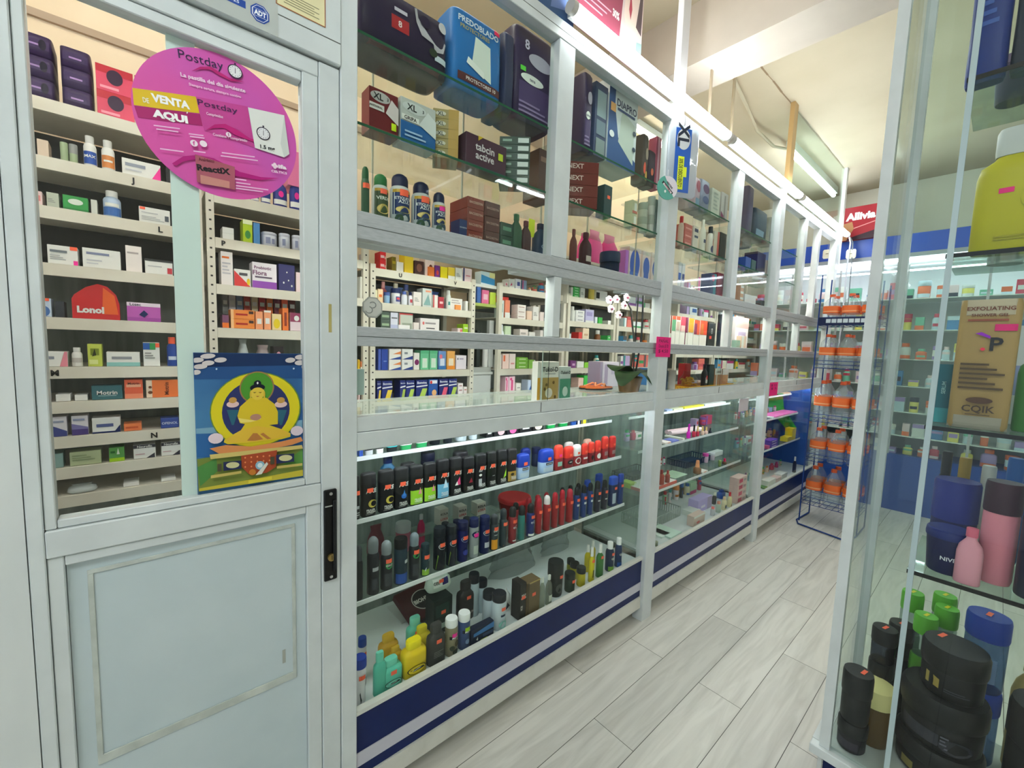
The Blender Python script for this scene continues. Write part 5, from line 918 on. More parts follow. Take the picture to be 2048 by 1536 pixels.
# hanging white and pink tag
tag(boxobj('hang_tag', (-1.318, -1.3165, *(lambda a, b: (a, b))(onx(1478, 815, -1.317)[0], onx(1496, 815, -1.317)[0]), onx(1487, 822, -1.317)[1], onx(1487, 797, -1.317)[1]), M('F0D8E4')), 'white and pink tag stuck inside the middle case glass', 'tag')
CPAL = [('F0E0E4', 'pale pink'), ('E0E4E8', 'silvery'), ('E8C8B0', 'peach'), ('B8A0C8', 'lilac'), ('C84868', 'rose red'), ('303438', 'black'), ('E8E0C0', 'cream'), ('88B0C8', 'soft blue'), ('C8A068', 'bronze'), ('A8C8A8', 'sage')]
BOXNAME[0] = 'makeup_box'
for xx, zz, nn, pa, pb, hh in ((-1.60, 1.177, 'top', 2.45, 3.70, .05), (-1.62, .976, 'second', 2.42, 2.80, .09), (-1.62, .976, 'second', 3.40, 3.75, .10), (-1.68, .700, 'third', 2.90, 3.10, .10), (-1.66, .3685, 'floor', 3.05, 3.75, .15)):
    a, ya = proj((xx, pa, zz + hh)); b, yb = proj((xx, pb, zz + hh))
    row(f'at the back of the middle case, {"floor" if nn == "floor" else nn + " shelf"}{" right" if pa > 3.3 else ""}', xx, zz, 'goods at the back of the middle case', gen(a, b, 11, int(pa * 10), (ya, yb), 8, kinds=('box', 'talc', 'med', 'jar'), pal=CPAL), dep=.05)
BOXNAME[0] = 'cosmetics_box'
# ================================================================= THIRD COUNTER CASE
row('on the top shelf of the far case', -1.504, 1.177, 'things on the top shelf of the far case', [(1545, 1565, 812, 'flat', '2C8C60', 'green packet', dict(d=.1)), (1567, 1581, 803, 'flat', 'F0C0A0', 'peach packet', dict(d=.1))])
row('on the second shelf of the far case', -1.424, .976, 'things on the second shelf of the far case', [(1540, 1548, 833, 'flat', 'F0F0F0', 'low white box'), (1550, 1595, 828, 'flat', 'E870B8', 'long pink flat pack', dict(d=.14))])
row('on the third shelf of the far case', -1.384, .700, 'things on the third shelf of the far case', [(1532, 1540, 884, 'flat', 'C85080', 'pink and white box', dict(stack=2)), (1541, 1556, 872, 'flat', '5838A8', 'purple box', dict(stack=3, dec='x .2,.3,.8,.6:E0D0F0')), (1566, 1584, 868, 'flat', 'E0C818', 'yellow box', dict(stack=3, dec='x .2,.3,.8,.6:A89010')), (1585, 1592, 850, 'box', 'D8C020', 'tall yellow box')])
row('on the floor of the far case', -1.318, .3685, 'things on the floor of the far case', [(1524, 1535, 963, 'box', '508838', 'green and yellow box', dict(dec='t .3:E8E838')), (1538, 1552, 948, 'flat', 'F0ECE4', 'low white carton'), (1553, 1563, 944, 'flat', 'F0D0C8', 'pink white carton'), (1564, 1575, 936, 'flat', 'F0F0EC', 'white carton', dict(stack=3)), (1585, 1593, 914, 'tall', '28242C', 'black bottle with white cap', dict(cap='F0F0F0'))])
sb_ = boxobj('side_board', (-1.79 - XS, -1.325 - XS, 5.44 - CASES[2].location.y, 5.455 - CASES[2].location.y, .40, 1.25), M('2850A0'), CASES[2])
mb = MB(); mb.add([(0, .0, 1.24), (0, .0, .98), (.25, 0, .72), (.30, 0, .80), (.16, 0, 1.0), (.12, 0, 1.24)], [list(range(6))], '40C050'); o = mb.make('sticker', sb_, (-1.72 - XS, 5.4385 - CASES[2].location.y, 0))

# ================================================================= ON THE COUNTER, BEHIND THE LOWER WINDOWS
ZC = 1.3448
row('standing against the lower window', -1.33, ZC, 'syrup cartons against the lower window', [
 (1069, 1080, 722, 'box', 'E8E4DC', 'narrow side of a white and gold carton', dict(dec='b .62:D8A030')), (1081, 1117, 722, 'box', 'ECE8E0', 'white and gold carton with honeycomb', dict(dec='b .62:B89858;T .5,.82,.11:202424:Tukol-D;x .2,.7,.8,.72:A0A0A0;o .45,.25,.2,.12:E8E0D0;o .3,.45,.06,.04:6A5020;o .7,.5,.06,.04:6A5020;o .2,.35,.06,.04:6A5020;o .8,.15,.06,.04:6A5020', lab=1)),
 (1119, 1141, 732, 'box', 'C8D0CC', 'white and green carton', dict(dec='b .66:4C9478;T .5,.84,.11:202424:Tukol-D;o .5,.3,.25,.14:C8DCD0', lab=1))], dep=.035)
row('on the counter behind the orchid', -1.72, ZC, 'boxes on the counter', [(1195, 1204, 722, 'box', '9C90A8', 'grey violet carton side', dict(d=.1)), (1205, 1238, 722, 'box', 'D8D0DC', 'large pale lilac box', dict(d=.12, dec='x .1,.1,.3,.9:B0A0BC;x .5,.5,.9,.7:C0B4CC')), (1291, 1301, 735, 'box', '3C80C0', 'tall blue box', dict(d=.08, X=-1.68, dec='T .5,.2,.1:white:D'))])
r = empty('sandal', (-1.64, 2.16, ZC), 'pair of orange flip-flop sandals lying on the glass counter', 'sandals')
def oval(mb, x, y, z0, z1, a, b, rot, ma, n=28):
    P = []
    for k in range(n):
        t = 2 * math.pi * k / n; u = a * math.cos(t); v = b * math.sin(t) * (1 - .18 * math.cos(t)); P.append((x + u * math.cos(rot) - v * math.sin(rot), y + u * math.sin(rot) + v * math.cos(rot)))
    mb.add([(p, q, z0) for p, q in P] + [(p, q, z1) for p, q in P], [list(range(n))[::-1], list(range(n, 2 * n))] + [(k, (k + 1) % n, n + (k + 1) % n, n + k) for k in range(n)], ma)
for dx, rt in ((0, 1.45), (-.07, 1.7)):
    mb = MB(); oval(mb, dx, 0, 0, .010, .115, .042, rt, '2C2024'); oval(mb, dx, 0, .0101, .017, .112, .040, rt, 'F07838'); mb.make('sole', r)
    mb = MB(); mb.tube([(dx + .035, .0, .016), (dx + .012, .035, .035), (dx, .065, .018)], .006, 'F0A070', n=8); mb.tube([(dx - .035, .0, .016), (dx - .012, .035, .035), (dx, .065, .018)], .006, 'F0A070', n=8); mb.make('strap', r)
# orchid in a pot
r = empty('potted_orchid', (-1.50, 2.02, ZC), 'potted orchid with broad dark leaves and pale flowers behind the window', 'plant'); r.location = (-1.47, 2.225, ZC); r.scale = (1.25, 1.3, .95)
mb = MB(); mb.loft([(0, .045, .045, 2), (.09, .06, .06, 2), (.095, .063, .063, 2), (.10, .055, .055, 2)], '7A5A38', 20); mb.make('pot', r)
def leaf(mb, pts, w_, ma, n=7):
    P = [Vector(p) for p in pts]; vs = []
    def bz(t):
        a = P[0].lerp(P[1], t); b = P[1].lerp(P[2], t); return a.lerp(b, t)
    for i in range(n + 1):
        t = i / n; c = bz(t); d = (bz(min(1, t + .05)) - bz(max(0, t - .05))).normalized(); sd = d.cross(Vector((0, 0, 1))); sd = sd.normalized() if sd.length > .01 else Vector((0, 1, 0))
        ww = w_ * math.sin(math.pi * min(.97, .12 + .85 * t)) ** .6
        vs += [c + sd * ww, c + Vector((0, 0, -.006)), c - sd * ww]
    fs = []
    for i in range(n): fs += [(3 * i, 3 * i + 1, 3 * i + 4, 3 * i + 3), (3 * i + 1, 3 * i + 2, 3 * i + 5, 3 * i + 4)]
    mb.add(vs, fs, ma, True)
LF = MN('2C4A28', '182C16', 25, .35)
for pts in (((0, 0, .10), (.06, -.09, .20), (.08, -.17, .06)), ((0, 0, .10), (.04, .08, .22), (.06, .14, .05)), ((0, 0, .10), (.12, 0, .20), (.16, -.02, .05)), ((0, 0, .10), (-.02, -.08, .22), (.0, -.12, .14)), ((0, 0, .10), (.10, .06, .19), (.13, .09, .04)), ((0, 0, .1), (-.05, .06, .2), (-.1, .1, .1))):
    mb = MB(); leaf(mb, pts, .060, LF); mb.make('leaf', r)
mb = MB(); mb.tube([(0, 0, .09), (.01, .01, .3), (0, -.02, .52), (.0, -.09, .60), (.02, -.16, .58), (.02, -.20, .52)], .0045, '3A3A34', n=8); mb.make('stem', r)
mb = MB(); mb.tube([(.01, .03, .09), (.02, .05, .35), (.02, .045, .64)], .0045, '26282A', n=8); mb.make('stem', r); mb = MB(); mb.tube([(.02, .0, .09), (.0, .03, .4), (.01, .02, .66)], .0035, '26282A', n=8); mb.make('stem', r)
def flower(mb, c, s, rg):
    for k in range(5):
        a = math.radians(90 + 72 * k); cx, cz = c[1] + s * .55 * math.cos(a), c[2] + s * .55 * math.sin(a)
        mb.add([(c[0] + .004 * (q % 2), cx + s * .5 * math.cos(t) * (.8 if k % 2 else 1), cz + s * .42 * math.sin(t)) for q, t in enumerate([j * math.pi / 5 for j in range(10)])] , [list(range(10))], 'F0E0E8' if k != 2 else 'F4ECEE')
    mb.loft([(c[2] - s * .3, .001, .001, 2), (c[2], s * .28, s * .2, 2), (c[2] + s * .2, .001, .001, 2)], '7A2848', 10, cx=c[0] + .01, cy=c[1])
rg = random.Random(4)
for c in ((.02, -.20, .50), (.02, -.165, .56), (.03, -.12, .53), (.02, -.09, .58), (.03, -.155, .47), (.02, -.215, .55)):
    mb = MB(); flower(mb, c, .026, rg); mb.make('flower', r)
# things on the counter behind the second lower window
row('behind the lower window of the second bay', -1.40, ZC, 'things behind the second bay window', [
 (1330, 1336, 722, 'tall', '28344C', 'dark blue bottle neck', dict()), (1336, 1352, 740, 'tub', 'A89C94', 'greyish cone-shaped tub', dict(cap='A89C94')), (1356, 1381, 726, 'box', 'D0202C', 'bright red box behind the jar', dict(d=.05, X=-1.5)),
 (1402, 1415, 730, 'liq', '201C24', 'black bottle with red and white label', dict(cap='181818', dec='x .2,.3,.8,.8:E8E8E8;x .3,.6,.7,.95:E03030')), (1418, 1428, 728, 'box', '28403C', 'dark green box', dict(d=.05)), (1429, 1443, 736, 'box', 'C89068', 'white and copper carton', dict(dec='t .35:E8E0DC;T .5,.8,.1:604838:CORTAC')), (1444, 1456, 737, 'box', 'C89068', 'white and copper carton', dict(dec='t .35:E8E0DC'))], dep=.035)
yj = onx(1380, 760, -1.42)[0]
r = empty('jar', (-1.43, yj, ZC + .014), 'clear bulging jar filled with golden yellow knots beside the red box', 'jar')
mb = MB(); mb.loft([(0, .05, .05, 2), (.02, .062, .062, 2), (.05, .062, .062, 2), (.075, .045, .045, 2), (.095, .036, .036, 2), (.105, .042, .042, 2)], GL('F4F4EE', 1.6), 22, top=False); mb.make('glass_body', r)
rg = random.Random(2); mb = MB()
for i in range(34):
    a = rg.uniform(0, 6.28); q = rg.uniform(0, .045); z = .010 + .052 * rg.random(); y_ = q * math.sin(a); x_ = q * math.cos(a); t0 = rg.uniform(0, 6.28)
    mb.tube([(x_ + .011 * math.cos(t0 + j * .8), y_ + .011 * math.sin(t0 + j * .8), z + .005 * math.sin(j * 1.3)) for j in range(6)], .0042, 'E0B030' if i % 3 else 'B88020', n=6)
o = mb.make('filling', r); o['kind'] = 'stuff'
r = basket(-1.42, (onx(1357, 770, -1.42)[0] + onx(1447, 775, -1.42)[0]) / 2, ZC, onx(1447, 775, -1.42)[0] - onx(1357, 770, -1.42)[0], .14, .022, 'E8A820', 'shallow orange yellow tray under the golden jar')
for q in r.children: q.location.z = 0
bpy.data.objects[r.name].name = 'tray'
row('in the upper window of the second bay', -1.40, 1.60, 'tall cartons in the second bay window', [
 (1337, 1342, 630, 'box', 'E8E4DC', 'narrow white carton with dark red top', dict(dec='t .5:7A3028')), (1343, 1350, 631, 'box', 'E8E4DC', 'white carton with green and orange top', dict(dec='t .42:60A078;t .1:E05030')), (1351, 1359, 632, 'box', 'E8E4DC', 'white carton with orange top', dict(dec='t .1:E05030;x .1,.6,.9,.85:C8B0A0')),
 (1360, 1370, 633, 'box', 'E8E4DC', 'white carton with rose red top', dict(dec='t .42:D04860;x .1,.58,.9,.75:F0D0C8')), (1371, 1375, 634, 'box', '7A2048', 'thin plum carton', dict(dec='b .55:E8E4DC')), (1376, 1386, 636, 'box', 'E8E4DC', 'white carton with golden top', dict(dec='t .42:E0A028')),
 (1387, 1398, 640, 'box', 'E8E4DC', 'white carton with purple and orange top', dict(dec='t .45:8A2850;t .1:E04828;x .5,.55,1,.9:E05028')), (1399, 1413, 641, 'box', 'E8E4DC', 'white carton with flame orange top', dict(dec='t .45:E04828;x .1,.56,.5,.9:C87030')),
 (1415, 1430, 645, 'box', '181A1C', 'black carton with vertical white letters', dict(dec='T .5,.72,.1,.9,90:D8D8D8:OB;x .2,.45,.5,.55:E84838')), (1433, 1455, 626, 'canister', '202C3C', 'tall black canister with orange label', dict(cap='181C24', dec='x .2,.42,.8,.78:E07838;x .3,.05,.8,.38:B8A898'))], dep=.045, simple=True)
tag(boxobj('inner_ledge', (-1.50, -1.324, 2.305, 3.86, 1.585, 1.598), M('C8CCCC')), 'grey ledge carrying the tall white cartons behind the second bay window', 'ledge')
row('right of the mullion in the second bay window', -1.40, 1.60, 'boxes right of the mullion', [(1466, 1480, 680, 'box', '8CA898', 'grey green carton'), (1482, 1492, 672, 'box', 'E8C8B0', 'peach and white carton', dict(dec='l .5:E0E0D8')), (1470, 1496, 634, 'box', 'F0E8E8', 'large red headed lilac and white carton', dict(X=-1.47, dec='t .3:E8B0A8;x .2,.2,.8,.6:C0B0D0;x .3,.3,.7,.5:E8E0F0', d=.03))], dep=.04)

# ================================================================= UPPER SHOWCASES
XU = -1.335
SD = 'x .1,.1,.9,.4:4A3A6A;o .6,.68,.3,.08:B8B4C8;o .4,.45,.28,.05:E8ECE8;T .4,.45,.035:2C3A58:tena;n .1,.06,.9,.2,3:8C7CA8'
row('on the upper glass shelf, first bay', XU, 2.500, 'large packs on the upper glass shelf', [
 (676, 902, -20, 'pack', '261C3C', 'huge dark purple diaper pack showing white briefs', dict(d=.16, lab=1, dec='x .33,.40,.52,.62:A82830;T .42,.51,.10,.15:F0E0E0:8;x .36,.70,.5,.76:C8C0D0;p .58,.92,.68,1,.97,.62,.93,.42,.82,.36,.8,.48,.66,.52,.6,.7:BCB8C2;o .70,.78,.06,.1:261C3C;o .92,.86,.055,.09:D8D4DC;o .80,.33,.05,.07:2C3A2C;x .82,.22,.97,.32:C8D4E0;b .07:5A2440;x .2,.78,.28,.9:6A7A3C')),
 (904, 1008, 30, 'pack', '2070B8', 'bright blue pack of folded underpads', dict(d=.15, lab=1, dec='T .5,.86,.075,.8:E8F0F8:PREDOBLADO;T .42,.77,.05,.6:B8A868:PROTECTORES;p .35,.32,.75,.22,.72,.68,.42,.72:E4ECE4;p .25,.34,.6,.24,.6,.32,.28,.42:F0F4F0;x .1,.1,.95,.2:5A2C30;T .55,.15,.05,.6:E8E0DC:PROTECTORES 10;x .8,.9,.92,.97:F03060')),
 (1010, 1030, 60, 'pack', '303858', 'narrow slate blue pack', dict(d=.16)), (1030, 1112, 60, 'pack', '33284E', 'dark violet pad pack with white leaf logo', dict(d=.16, lab=1, dec=SD + ';T .25,.8,.10,.3:D8D0E8:8;x .1,.5,.22,.55:58D040'))], dep=.16)
XL3 = 'o .38,.82,.34,.12:{0};T .3,.82,.14,.4:202428:XL;T .62,.82,.07,.2:303438:3'
row('on the lower glass shelf, first bay', XU, 2.245, 'cartons on the lower glass shelf', [
 (722, 797, 178, 'box', '6A1C24', 'maroon cold medicine carton with oval logo', dict(d=.06, lab=1, dec=XL3.format('B8B4B4') + ';x .0,.5,.5,.64:D8D4D0;T .22,.57,.08,.45:303030:ANTIVIRAL;p .55,.5,1,.3,1,.7,.75,.85:D8CCCC;x .75,.15,.92,.32:C8E020;b .08:98484C')),
 (800, 872, 205, 'box', 'C0C4C0', 'blue and silver cold medicine carton with oval logo', dict(d=.06, lab=1, dec='b .48:2060A0;' + XL3.format('D0D4D4') + ';x .02,.5,.5,.62:E8E8E4;T .26,.56,.08,.4:303030:GRIPA;p .5,.5,1,.3,1,.7,.75,.85:D8DCDC;n .1,.12,.7,.3,2:A0C0E0')),
 (876, 934, 222, 'box', '9A8A54', 'yellow brown carton', dict(stack=5, d=.10, rz=-30, dec='o .3,.5,.2,.25:C8C4B0;T .3,.5,.4,.3:404438:XL;r .4:B08C3C')),
 (930, 1014, 278, 'box', '4A2A3C', 'dark plum flat carton with yellow corner', dict(d=.06, lab=1, dec='T .45,.68,.22,.6:D8D0D4:tabcin;T .45,.42,.22,.6:D8D0D4:active;p .28,.85,.4,1,.28,1:D0B030;x .78,.5,.9,.72:C0D030;b .1:3C4858')),
 (1012, 1074, 275, 'box', '2C4438', 'dark green carton', dict(stack=6, d=.09, rz=-42, dec='x .6,.2,.95,.8:D8E0DC;x .1,.35,.4,.65:8CA898')),
 (1077, 1106, 300, 'box', '4A2C24', 'brown carton at the right end', dict(d=.1, dec='x .1,.75,.6,.85:8A6A58', X=XU - .06))], dep=.06)
EQ = 'x 0,.28,1,.92:{0};t .09:C8A03C;T .5,.75,.06:E8ECF0:ETIQUETA;T .5,.65,.06:E8ECF0:AZUL;o .5,.42,.42,.10:E0C878;o .5,.22,.42,.14:405868;o .25,.15,.2,.12:2C4C34'
row('on the showcase floor, first bay', XU, 1.980, 'bottles and cartons on the showcase floor', [
 (722, 739, 330, 'spray', '3C6048', 'green bottle cut off by the post', dict(cap='1E5A34', sticker='s')), (744, 777, 343, 'spray', 'C0C8C4', 'silver and green bottle with green cap', dict(cap='1E6A34', sticker='s', dec='x 0,.0,1,.92:3C5030;t .09:C8A03C;T .5,.7,.07:E8ECE0:VERDE;o .5,.35,.42,.16:C8B060')),
 (778, 820, 341, 'spray', 'C8CCCC', 'largest silver bottle with blue label and red tag', dict(cap='141C40', sticker='s', sw=.03, dec=EQ.format('1C3468'))), (821, 861, 357, 'spray', 'C8CCCC', 'silver bottle with blue label, red tagged cap', dict(cap='141C40', sticker='s', sw=.03, dec=EQ.format('1C3060'))),
 (863, 891, 380, 'spray', 'C8CCCC', 'smaller silver bottle with pink tag', dict(cap='141C40', sticker='k', dec=EQ.format('1C2C58'))),
 (903, 934, 437, 'box', '182C60', 'small navy carton', dict(d=.06, lab=1, dec='T .5,.6,.18:D0D4DC:BACDESTIN')), (934, 968, 396, 'box', '7A2C20', 'red brown carton', dict(stack=4, d=.12, dec='T .5,.55,.3,.8:D0A898:BACDESTIN')), (969, 1000, 405, 'box', '50201C', 'dark brown carton', dict(stack=3, d=.12, dec='T .5,.55,.3,.8:B89088:BACDESTIN')),
 (1001, 1026, 446, 'box', '1E4030', 'bottle green carton', dict(stack=2, d=.08, dec='x .15,.4,.85,.7:5C8C70')), (1020, 1044, 424, 'liq', '1C5034', 'green glass bottle', dict(cap='1C5C34')), (1040, 1062, 438, 'liq', '3C1C20', 'maroon glass bottle', dict(cap='5A2028')), (1064, 1096, 442, 'liq', '14304C', 'dark blue bottle with round logo', dict(cap='141C38', dec='o .5,.55,.25,.14:90A8B8;o .5,.55,.2,.11:14304C'))], simple=False, dep=.07)
tag(boxobj('paper_tag', (-1.37, -1.369, onx(1057, 460, -1.37)[0], onx(1069, 460, -1.37)[0], onx(1062, 474, -1.37)[1], onx(1062, 438, -1.37)[1]), M('D8E830')), 'bright lime paper tag between the maroon and blue glass bottles', 'tag')
row('on the upper glass shelf, second bay', XU, 2.500, 'packs on the upper shelf of the second bay', [
 (1154, 1186, 135, 'pack', '33284E', 'dark violet pad pack with leaf logo', dict(d=.14, lab=1, dec=SD)), (1189, 1214, 165, 'box', '344468', 'slate blue carton side with text panels', dict(d=.14, dec='x .15,.55,.9,.9:8CA0A8;x .15,.3,.9,.5:6C8090;x .15,.05,.9,.25:7C8C90')),
 (1215, 1275, 168, 'box', 'D8E0E4', 'white and blue adult diaper pack', dict(d=.14, lab=1, dec='p 0,0,1,0,1,.15,.35,.35,.2,.7,.2,1,0,1:24508C;p .35,.3,.9,.1,.9,.6,.45,.7:C0CCC4;T .6,.76,.11,.7:283050:DIAPRO;x .28,.67,.9,.70:405078;x .05,.62,.22,.72:E0A868;o .12,.35,.08,.04:E8ECF0;o .9,.5,.06,.03:384860;o .9,.3,.06,.03:384860'))], dep=.14)
row('right of the white and blue diaper pack', XU - .02, 2.500, 'small packs on the upper shelf', [(1276, 1298, 262, 'pack', '4C4440', 'dark pack with coral fruit print', dict(d=.08, dec='o .3,.3,.2,.12:E86048;o .6,.6,.25,.12:A89888;o .6,.15,.2,.1:C8A048')), (1299, 1312, 300, 'pack', '3A3040', 'darker pack with coral spots', dict(d=.08, dec='o .4,.4,.2,.1:E87858')), (1311, 1321, 272, 'box', 'A84860', 'tall pink striped box', dict(d=.05, dec='x .3,0,.7,1:D8A8B8'))])
row('on the lower glass shelf, second bay', XU, 2.245, 'things on the lower shelf of the second bay', [
 (1146, 1205, 325, 'box', '6C2420', 'maroon carton with white word', dict(stack=4, d=.12, rz=-35, dec='T .3,.6,.4,.5:D8C0B8:NEXT')), (1208, 1224, 370, 'box', '28484C', 'tall dark teal box with orange tag', dict(d=.05, lab=1, sticker='s')),
 (1254, 1274, 398, 'box', 'C8CCA8', 'pale green box with barcode', dict(d=.05, stack=2, dec='x .4,.2,.9,.8:E8ECE4;b .2:C87868')), (1275, 1296, 400, 'tin', 'B8BCAC', 'grey green round tin', dict(stack=2, cap='98A090')), (1294, 1310, 388, 'tin', 'C8C8C0', 'pale balm tin', dict(stack=2, cap='A8ACA0')), (1311, 1323, 400, 'box', '7C8C84', 'grey green carton', dict(stack=3))])
row('on the showcase floor, second bay', XU, 1.980, 'bottles on the floor of the second bay showcase', [
 (1139, 1154, 455, 'liq', '5A2A24', 'maroon bottle at the post', dict(cap='6A3430')), (1158, 1183, 460, 'liq', '3C1820', 'dark maroon bottle with faceted cap', dict(cap='4A1C28', dec='x .2,.3,.8,.6:C8B8B0')), (1198, 1240, 497, 'lowjar', 'clear:6080A0:1C3C68', 'dark blue glass jar', dict(cap='1C3050')),
 (1410, 1432, 545, 'box', '3C4878', 'blue purple and teal carton', dict(dec='r .5:3C8CA0;o .4,.8,.3,.15:C04870', d=.07)), (1434, 1458, 547, 'box', '8C2038', 'crimson carton with pink figure', dict(dec='p .5,.0,.9,.0,.7,.9:D0A0A0', d=.07))], simple=False)
row('on the upper glass shelf, third bay', XU, 2.500, 'pale packs on the upper shelf of the third showcase', [
 (1382, 1402, 350, 'pack', 'B09CA8', 'pink and blue diaper pack', dict(d=.12, dec='o .5,.7,.4,.2:8A2848;b .3:6888A0')), (1403, 1421, 358, 'pack', '8890A8', 'blue grey diaper pack with child figure', dict(d=.12, dec='o .5,.7,.35,.15:4A2C58;o .5,.35,.35,.12:40507C')), (1423, 1440, 378, 'box', 'B8BCB0', 'pale grey carton with fine print', dict(d=.12, dec=n_('98A098', '.2,.2,.8,.9,5'))), (1442, 1456, 385, 'box', 'B8B4B0', 'grey pink carton with plum corner', dict(d=.12, dec='p 0,0,1,0,0,.3:7A3058;x .4,.1,.6,.9:888480'))])
row('on the lower glass shelf, third bay', XU, 2.245, 'bottles and boxes on the lower shelf of the third showcase', [
 (1356, 1368, 428, 'med', 'D0B8A8', 'bottle with round red cap', dict(cap='C03038')), (1369, 1384, 448, 'box', 'C06860', 'red striped carton', dict(stack=3, d=.08, dec='x .1,.3,.9,.5:E0A098')), (1386, 1397, 452, 'box', 'D8D0C4', 'pale carton with navy words', dict(dec='x .2,.75,.9,.9:303858;x .2,.5,.9,.6:505870')), (1398, 1412, 434, 'liq', 'E0DCD0', 'cream round-shouldered bottle', dict(cap='E8E4D8', dec='x .2,.5,.8,.7:404868')),
 (1413, 1427, 448, 'med', 'E4E0D8', 'white bottle with black cap', dict(cap='1C2834', dec='x .5,.3,.9,.9:D07068;o .4,.3,.3,.2:3C3C68')), (1428, 1438, 462, 'box', 'C8C0B0', 'beige carton with red side', dict(dec='r .4:C05048')), (1440, 1452, 465, 'box', '2C302C', 'black carton')])
row('on the upper glass shelf, fourth bay', XU, 2.500, 'dark blue packs in the fourth showcase', [
 (1488, 1508, 365, 'pack', '4C4868', 'violet grey pack', dict(d=.14)), (1488, 1510, 410, 'pack', '203C58', 'dark blue pack in front', dict(d=.12, X=XU - .15)), (1511, 1537, 418, 'pack', '1C3850', 'navy pack with pale wave', dict(d=.14, dec='x .1,.1,.7,.3:6888A0')), (1539, 1552, 436, 'box', 'A8A898', 'grey carton pile', dict(stack=4, d=.1))])
row('on the lower glass shelf, fourth bay', XU, 2.245, 'boxes in the fourth showcase', [(1480, 1502, 512, 'box', '2C50A0', 'bright blue box', dict(d=.1)), (1503, 1512, 520, 'box', '3C5C44', 'green box'), (1514, 1531, 505, 'box', '2C1C3C', 'dark purple box', dict(d=.1)), (1532, 1545, 522, 'box', 'D8C0B8', 'pink white box')])
row('on the showcase floor, fourth bay', XU, 1.980, 'boxes on the floor of the fourth showcase', [(1474, 1487, 570, 'box', 'D8A078', 'copper and white carton', dict(stack=3, dec='t .4:F0F0E8')), (1489, 1512, 590, 'flat', 'F0F0F4', 'white glove-like packet'), (1516, 1530, 600, 'flat', '3C4044', 'dark grey dome shaped packet')])

# ================================================================= POSTERS, STICKERS, NOTES
XP = XG + .0065 - .0; XD = XS - .0245
def face(X):
    return lambda px, py: (X, *onx(px, py, X))
def pl(mb, pts, ma, X, dx=0): mb.add([(X + dx, *onx(a, b, X + dx)) for a, b in pts], [list(range(len(pts)))], ma)
# round pink sticker
r = empty('round_sticker', (XD, .166, 2.105), 'large round pink pharmacy sticker with yellow banner on the door glass', 'sticker')
cy, cz, R_ = .1665, 2.105, .1655; mb = MB()
DX = XD
def P(px, py):  # point of the sticker drawing measured on the door glass
    return onx(px, py, XD)
def Z1(zx, zy): return P(250 + zx * .2083, 80 + zy * .2083)
def rel(y, z): return (y - .166, z - 2.105)
cpts = [(math.cos(t * math.pi / 36), math.sin(t * math.pi / 36)) for t in range(72)]
mb.add([(0, R_ * a, R_ * 1.0 * b) for a, b in cpts] + [(-.001, R_ * a, R_ * b) for a, b in cpts], [list(range(72)), list(range(143, 71, -1))] + [(i, (i + 1) % 72, 72 + (i + 1) % 72, 72 + i) for i in range(72)], MN('D858A8', 'CC5CB4', 3, .35, lo=.4, hi=.6)); mb.make('disc', r)
mb = MB(); lay = [.0004]
def sp(pts, ma, X=None):
    lay[0] += .0002; q = [rel(*Z1(a, b)) for a, b in pts]
    q = [(y, z) if math.hypot(y, z) < R_ else (y * R_ / math.hypot(y, z) * .995, z * R_ / math.hypot(y, z) * .995) for y, z in q]
    mb.add([(lay[0], y, z) for y, z in q], [list(range(len(q)))], ma)
sp([(70, 460), (400, 505), (680, 545), (715, 705), (400, 670), (85, 625)], 'E0BC20'); sp([(88, 632), (400, 672), (718, 712), (745, 825), (420, 785), (125, 745)], 'A81C68')
def st(s, zx, zy, h, ma, wide=None, b=.03, sl=0.0):
    y, z = rel(*Z1(zx, zy)); lay[0] += .0002; L = lay[0]
    wd = (rel(*Z1(zx + wide / 2, zy))[0] - rel(*Z1(zx - wide / 2, zy))[0]) if wide else None
    text(mb, s, lambda u, v: (L, y + u, z + v), 0, 0, h, ma, wide=wd, bold=b, rot=.11)
sp([(680, 545), (1175, 640), (1240, 1035), (760, 870)], 'C44494')
st('Postday', 730, 190, .019, '2C1C48', 430, .0); st('DE', 200, 580, .010, 'F4ECD0', 60); st('VENTA', 440, 592, .0155, 'FFFFFF', 370, .05); st('AQUI', 435, 735, .0145, 'FFFFFF', 340, .06)
sp([(588, 700), (600, 688), (604, 704), (592, 712)], 'FFFFFF')
st('La pastilla del día siguiente', 855, 415, .0085, 'F4D8EC', 620); st('Siempre segura, siempre contigo', 870, 490, .006, 'F0C0E0', 500)
st('Postday', 890, 640, .013, '3C2050', 380, .0); st('Comprimidos', 860, 725, .006, 'F0C8E4', 160); st('Contiene 1 comprimido', 1010, 940, .006, 'F0C8E4', 330)
sp([(635, 305), (720, 262), (820, 262), (900, 310), (1000, 370), (1150, 410), (1020, 400), (900, 345), (820, 290), (730, 285)], 'B81870')
sp([(775, 870), (860, 815), (960, 810), (1080, 870), (1200, 950), (1420, 1005), (1240, 985), (1060, 920), (950, 850), (860, 850)], 'C01878')
sp([(450, 1190), (560, 1120), (680, 1110), (850, 1140), (1100, 1270), (1300, 1320), (1480, 1330), (1290, 1350), (1060, 1310), (850, 1190), (680, 1150), (560, 1170), (490, 1215)], 'B4187C')
sp([(1178, 652), (1525, 728), (1575, 1100), (1525, 1132), (1245, 1040)], 'E8EAE6'); sp([(1525, 728), (1575, 1100), (1525, 1132), (1490, 1000)], 'D4D8D4')
